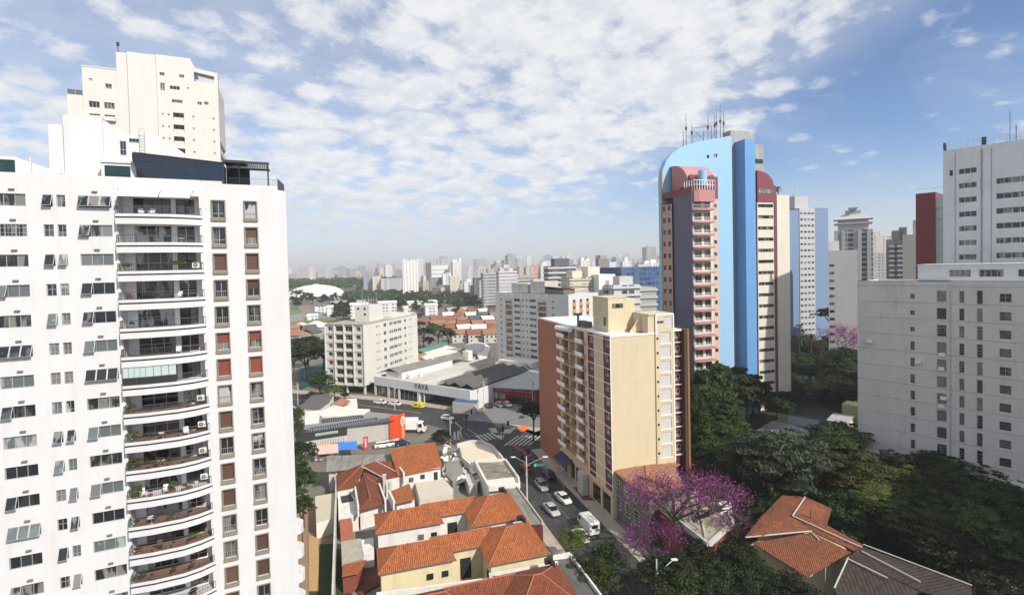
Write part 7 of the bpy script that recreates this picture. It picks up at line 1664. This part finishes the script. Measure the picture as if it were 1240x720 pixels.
# arena with shallow white dome
c = AT(383, 354, 850); o = thing('domed_arena', 'white shallow domed arena at the edge of the park', 'arena', (c.x, c.y, 0)); mb = MB(); n = 36; R_a = 47.5; prf = [(1.0, 6), (.97, 9), (.87, 14.5), (.66, 19.6), (.4, 22.8), (.14, 24.2), (.08, 25.4), (0, 25.6)]
for (r0, z0_), (r1_, z1_) in zip(prf[:-1], prf[1:]):
    for i in range(n):
        a_, b_ = 2*pi*i/n, 2*pi*(i+1)/n; q = [(R_a*r0*cos(a_), R_a*r0*sin(a_), z0_), (R_a*r0*cos(b_), R_a*r0*sin(b_), z0_), (R_a*r1_*cos(b_), R_a*r1_*sin(b_), z1_), (R_a*r1_*cos(a_), R_a*r1_*sin(a_), z1_)]
        mb.face(q if r1_ else q[:3])
mb.build('dome', mk('dome_white', (.68, .66, .62), .7, .08, .05), o, smooth=True)
mb = MB(); mb.tube((0, 0, 0), (0, 0, 6.3), R_a*.93, R_a*.97, n=36); mb.build('ring_wall', concd, o); mb = MB()
for i in range(40): a_ = 2*pi*i/40; mb.tube((R_a*1.12*cos(a_), R_a*1.12*sin(a_), 0), (R_a*.99*cos(a_), R_a*.99*sin(a_), 6.8), .8, n=4)
mb.build('buttress', concl, o)
# low white halls, field, car park
def hall(x0, x1, y, D, h, m, label, dep=25, col=WHT, yaw=None, style='grid'):
    a, b = AT(x0, y, D), AT(x1, y, D); W_ = abs(b.x-a.x); o = thing('low_hall', label, 'hall', (a.x, a.y, 0), rad(18) if yaw is None else yaw); mb = MB(); mb.box(0, W_, 0, dep, 0, h); w = mb.build('wall', STY[style], o); w.color = (*col, 1)
    mb = MB(); mb.roofpoly([(-.5, -.5, h), (W_+.5, -.5, h), (W_+.5, dep/2, h+1.8), (-.5, dep/2, h+1.8)]); mb.roofpoly([(-.5, dep+.5, h), (W_+.5, dep+.5, h), (W_+.5, dep/2, h+1.8), (-.5, dep/2, h+1.8)][::-1]); mb.build('roof', m, o); return o
rwh = mk('plain_white_roof', (.66, .65, .62), .8, .1, .2); rgr = mk('dull_green_roof', (.11, .17, .15), .8, .2, .2); rte = mk('teal_roof', (.10, .24, .20), .8, .15, .2)  # rwh: one even white for hall and house roofs
hall(396, 403, 377, 520, 9, rwh, 'small white hall with pale roof left of the cream white block', 16); hall(381, 394, 372, 560, 8, rgr, 'dull green roofed hall left of the small white hall', 20); hall(370, 384, 378, 500, 4, rgr, 'low green roofed shed by the car park', 12); hall(372, 384, 383, 480, 4, rwh, 'low white shed by the car park', 10)
hall(424, 446, 368, 470, 14, rwh, 'white hall with pale roof behind the roof antennas', 22); hall(400, 440, 362, 620, 7, metw, 'long pale metal roof hall near the arena', 30); hall(458, 480, 362, 520, 12, rwh, 'white hall right behind the roof antennas', 18); hall(462, 480, 372, 400, 8, rwh, 'white flat hall just above the cream white block', 16)
hall(494, 530, 365, 560, 9, rwh, 'long white roofed hall below the plain white slab tower', 20); hall(489, 520, 371, 510, 7, rwh, 'lower white roofed hall in front of the long one', 18); hall(515, 530, 372, 500, 10, rwh, 'white block end at the right of the long hall', 12); hall(543, 575, 372, 500, 5, metw, 'pale metal roofed hall among trees left of the orange roofs', 18)
def wq(px): return [pix(x, y, 0) for x, y in px]
sheet('sports_field', wq([(340, 374), (358, 373), (368, 379), (340, 381)]), .1, mk('field_green', (.14, .19, .05), .95, .2, .05)); sheet('park_strip', wq([(340, 391), (398, 384), (402, 388), (340, 398)]), .1, mk('strip_green', (.16, .17, .06), .95, .2, .05)); sheet('car_park', wq([(340, 382), (395, 376), (412, 383), (340, 391)]), .08, mk('car_park_grey', (.24, .23, .21), .9, .2, .1)); sheet('dirt_track', wq([(358, 372), (372, 370), (384, 380), (374, 383)]), .12, mk('dirt', (.27, .17, .12), .95, .2, .1))
slab('sports_court', 'teal netted sports court behind the trees beside the white block', 'sports court', [(364, 446), (396, 438), (396, 456), (364, 468)], 1.2, mk('teal_court', (.012, .075, .085), .8, .25, .2), z0=0)
# grey sheds between the trees and the shop, left edge
o = slab('grey_shed', 'dark grey roofed shed with pale edges beside the utility pole', 'shed', [(362, 492), (378, 478), (400, 476), (398, 484), (380, 493), (366, 497)], 4.5, offwhite, z0=0, mtop=asbd)
o = slab('grey_shed', 'brown grey roofed building with white gable edges behind the solar panel shop', 'shed', [(366, 495), (385, 482), (404, 478), (399, 487), (386, 497)], 5.0, wwall, z0=0, mtop=asbd)
h = thing('small_house', 'small orange roofed house with a white wall next to the main road', 'house', (0, 0, 0)); mb = MB(); mb.roofpoly([G(399, 490, 5), G(410, 493.5, 5), G(425, 485, 5.6), G(414, 481, 6.0)]); mb.build('roof', tile_p, h)
mb = MB(); mb.prism([pix(400, 490, 4.6), pix(411, 494, 4.6), pix(433, 492, 4.6), pix(432, 482, 4.6), pix(414, 482, 4.6)], 0, 4.5); mb.build('wall', wwall, h)
slab('concrete_roof', 'pale flat roof behind the solar panel shop along the road', 'building', [(384, 500), (404, 490), (424, 494), (448, 495), (440, 501), (390, 504)], 5.4, offwhite, z0=0)
# cluttered low roofs behind the showroom
cl = [('teal_roofed_shed', 'long low shed with a dull teal edge behind the showroom', [(505, 423), (541, 413), (543, 418), (508, 428)], 5, rte), ('flat_roof_building', 'white flat roofed building with dark recess behind the showroom', [(510, 432), (540, 418), (560, 422), (540, 432), (520, 437)], 6, offwhite), ('flat_roof_building', 'dark roofed low building in the middle of the clutter behind the showroom', [(524, 430), (560, 421), (580, 428), (565, 440), (530, 440)], 5, asbd), ('flat_roof_building', 'grey roofed block with a white side wall behind the showroom', [(562, 418), (572, 413), (588, 415), (582, 424), (566, 424)], 7, concl), ('flat_roof_building', 'white walled low block beside the light grey apartment block', [(577, 426), (588, 416), (594, 420), (590, 432), (580, 433)], 6, offwhite), ('flat_roof_building', 'black roofed shed directly behind the sawtooth roofs', [(568, 440), (600, 430), (600, 442), (578, 446)], 7, asbd), ('annex', 'small red roofed annex behind the cream white block', [(505, 424), (517, 428), (516, 436), (505, 437)], 5, tile_p), ('flat_roof_building', 'pale low roof at the left end of the clutter behind the showroom', [(505, 437), (520, 434), (530, 438), (512, 446)], 4, rwh)]
for nm, lb, px, z, mt in cl: slab(nm, lb, 'building', px, z, offwhite, z0=0, mtop=mt)
# orange roofed terrace houses
tile_p2 = tilemat('dusty_orange_tiles', (.42, .17, .085), (.33, .125, .065), (.20, .12, .08), moss=.6)
hm = MB(); hm.box(-4.5, 4.5, -5.5, 5.5, 0, 5.6); hwall = hm.mesh('wall', mk('dull_house_wall', (.40, .39, .37), .9, .15, .4, randv=.6)); whs = []
for t_ in (tile_p, tile_p2):
    r_ = MB(); pls, rg = hip(-4.8, 4.8, -5.8, 5.8, 5.6, 8.0, .3, 0, 0); 
    for p in pls: r_.roofpoly(p)
    whs.append(r_.mesh('roof', t_))
    r_ = MB(); pls, rg = hip(-4.8, 4.8, -5.8, 5.8, 5.6, 8.2, .3, 3, 3, 'y')
    for p in pls: r_.roofpoly(p)
    whs.append(r_.mesh('roof', t_))
wdm = MB()
for (x, z) in ((-2.6, 3.9), (0.2, 3.9), (2.8, 3.9), (-2.6, 1.4), (2.2, 1.3)): wdm.box(x-.5, x+.5, -5.56, -5.48, z-.6, z+.6)
wdm = wdm.mesh('window', glass)
whs2 = []
for mm in (rwh, asbd): q_ = whs[rg_k].copy() if False else whs[0].copy(); q_.materials[0] = mm; whs2.append(q_)
rg2 = random.Random(77); rowsH = [(381, 590), (386, 580), (391.5, 560), (397.5, 520), (404, 506), (411, 540)]
ri = 0; names_r = ['topmost', 'second', 'third', 'fourth', 'fifth', 'lowest']
for (y, xs) in rowsH:
    D = 46*610/(y+3-323); x = xs-78+ri*2 if False else 508+(ri*7) % 9; st_x = 9.3*610/D
    while x < 604:
        if x > (560, 545, 530, 512, 535, 556)[ri] - 4:
            p = AT(x, y, D); p = G(x, y+2.5, 0); o = thing('terrace_house', 'small orange roofed terrace house in the %s row of the cluster behind the showroom' % names_r[ri], 'house', (p.x, p.y, 0), rad(14)+rg2.uniform(-.12, .12), 'orange roofed terrace houses')
            link('wall', hwall, o); link('roof', whs[rg2.randrange(4)] if rg2.random() > .24 else whs2[rg2.randrange(2)], o); link('windows_front', wdm, o).name = 'window'
        x += st_x*rg2.uniform(.98, 1.12)
    ri += 1
for k, (x, y, kd) in enumerate(((356, 402, 1), (366, 399, 0), (374, 402, 2), (384, 397, 0), (352, 410, 3), (362, 411, 1), (377, 408, 2), (390, 400, 0))):
    p = G(x, y+4, 0); o = thing('terrace_house', 'small house with %s roof in the cluster beside the white block' % ['pale', 'orange', 'dark', 'orange brown'][kd], 'house', (p.x, p.y, 0), rad(20+k*9), 'houses in the small cluster at the left'); link('wall', hwall, o)
    r_ = whs[k % 4].copy() if kd in (0, 2) else whs[k % 4]
    if kd in (0, 2): r_.materials[0] = rwh if kd == 0 else asbd
    link('roof', r_, o)
for k in range(14): x = 508+(k*37) % 94; y = 383+(k*11) % 26; treepx('smid', x, y, 46*610/(y+5-323)-8, 4, 3.5, 'small round tree between the orange roofed terrace houses', group='trees between the terrace houses')
# far fill
rng = random.Random(9)
pal = [WHT, WHT, CRM, LG, GRY, BEI, (.62, .60, .56), (.40, .36, .34), (.30, .34, .40), (.52, .40, .33)]
cnt = 0
def fartower(x, D, Hh, Wd, label, group, colr=None):
    p = AT(x, 330, D); o_ = thing('far_tower', label, 'tower block', (p.x, p.y, 0), rng.uniform(-.2, .6), group); mb = MB(); dp = Wd*rng.uniform(.6, 1.2)
    mb.box(-Wd/2, Wd/2, -dp/2, dp/2, 0, Hh); mb.box(-Wd*.25, Wd*.2, -dp*.25, dp*.25, Hh, Hh+rng.uniform(2, 6))
    w = mb.build('wall', STY[rng.choice(['grid', 'small', 'band', 'wide', 'grid', 'small', 'plain'])], o_); w.color = (*(colr or rng.choice(pal)), 1)
zones = [(348, 487, 'left of the plain white slab tower'), (506, 600, 'between the plain white slab tower and the crane'), (600, 700, 'around the crane and the stepped grey tower'), (700, 803, 'behind the blue glass building'), (956, 1112, 'in the gap at the right')]
for (xa, xb, zn) in zones:
    n_ = {0: 62}.get(zones.index((xa, xb, zn)), 52 if xb < 900 else 12)
    for k in range(n_):
        x = rng.uniform(xa, xb); far = rng.random(); D = 1500+2900*far**.8
        if xa > 900: D = rng.uniform(600, 1800)
        low = xa < 400
        Hh = (rng.uniform(28, 62) if low else rng.uniform(34, 82))*(1 if D < 2200 else 1.15) * (1.0 if rng.random() < .85 else 1.3)
        if low and D < 2300: D += 1100
        fartower(x, D, Hh*1.06, rng.uniform(18, 44), 'hazy tower block on far skyline, '+zn, 'far skyline towers '+zn)
for k in range(44):        # lower, nearer rank between the named towers
    x = rng.uniform(505, 803); D = rng.uniform(650, 1400); fartower(x, D, rng.uniform(20, 50)*(1 if D > 900 else .75), rng.uniform(14, 28), 'mid height pale block in the rank below the centre skyline', 'mid height blocks below the skyline')
# park trees: far wood as one mass, nearer ones singly
def wood(name, x0, x1, D0, D1, hgt, n_, seed, m=None):
    r = np.random.RandomState(seed); D = r.uniform(D0, D1, n_); X = (r.uniform(x0, x1, n_)-620)/610.*D; cz = r.uniform(.45, 1, n_)*hgt; sz = r.uniform(5, 9, n_); own = np.repeat(np.arange(n_), 36); od = unit(r.normal(size=(len(own), 3))); od[:, 2] = np.abs(od[:, 2])
    C = np.stack([X, D, cz], 1)[own]+od*sz[own][:, None]*np.array([1, 1, .7]); nn = unit(od+r.normal(size=od.shape)*.5); t = unit(np.cross(nn, r.normal(size=od.shape))); b = np.cross(nn, t); s = r.uniform(1.0, 2.2, (len(own), 1))
    return tag(link(name, quads_mesh(name, C, t*s, b*s, m or lf_mid)), kind='stuff')
wood('park_woodland', 300, 480, 1020, 1500, 24, 560, 3); wood('park_woodland', 560, 640, 700, 1000, 9, 120, 4); wood('street_trees_mass', 480, 800, 560, 1000, 9, 420, 5); wood('street_trees_mass', 424, 480, 640, 900, 9, 90, 6); wood('far_green_belt', 330, 820, 1500, 3000, 14, 520, 7)
rng = random.Random(15)
tl_ = [('tdark', 480, 500, 360, 375), ('tmid', 500, 560, 368, 382), ('tmid', 555, 600, 360, 378), ('tdark', 340, 370, 356, 378), ('tdark', 395, 425, 372, 392), ('tdark', 370, 420, 360, 372), ('tmid', 420, 480, 352, 366)]
tn = ['beside the long white halls', 'above the orange roofs', 'left of the grey striped tower', 'in front of the arena', 'left of the cream white block', 'at the foot of the arena', 'behind the roof antennas']
for q, (kd, xa, xb, ya, yb) in enumerate(tl_):
    for k in range(13):
        x = rng.uniform(xa, xb); yb_ = rng.uniform(ya, yb); p = G(x, yb_, 0); R = rng.uniform(4.5, 8); tree(kd, p.x, p.y, R*.95, R, R*.85, 'round green tree '+tn[q], group='trees '+tn[q])
for k, (x, y, R) in enumerate(((513, 402, 12), (530, 400, 16), (543, 405, 11), (520, 412, 10), (508, 392, 8), (359, 355, 8), (374, 357, 7))):
    D = 285 if y > 390 else 760; treepx('smid', x, y, D, R, R*.8, ['dark round tree left of the pair in front of the orange roofs', 'big dark round tree in front of the orange roofs', 'dark round tree right of the big one', 'low dark tree beside the cream white block edge', 'small tree above it at the block edge', 'green tree in front of the arena left side', 'green tree in front of the arena middle'][k], group='dark trees before the orange roofs' if k < 5 else None)
# unseen block added on the right to shade the lower right corner
o = thing('shade_caster_block', 'plain block added outside the view to shade the lower right', 'building', (84, 39.6, 0), rad(44)); mb = MB(); mb.box(0, 34, -25, 0, 0, 45); mb.build('wall', rgrey, o)
# air
hz_ = newmat('haze'); nt = hz_.node_tree; v_ = N('ShaderNodeVolumePrincipled'); setin(v_, {'Color': (.93, .95, .99, 1), 'Density': HAZE, 'Anisotropy': .2}); oo = N('ShaderNodeOutputMaterial'); L(v_.outputs[0], oo.inputs['Volume'])
mb = MB(); mb.box(-4200, 4200, -150, 5200, -1.0, 112); tag(mb.build('haze', hz_), kind='stuff')
# nudges: full-field settings
S.cycles.max_bounces = 6
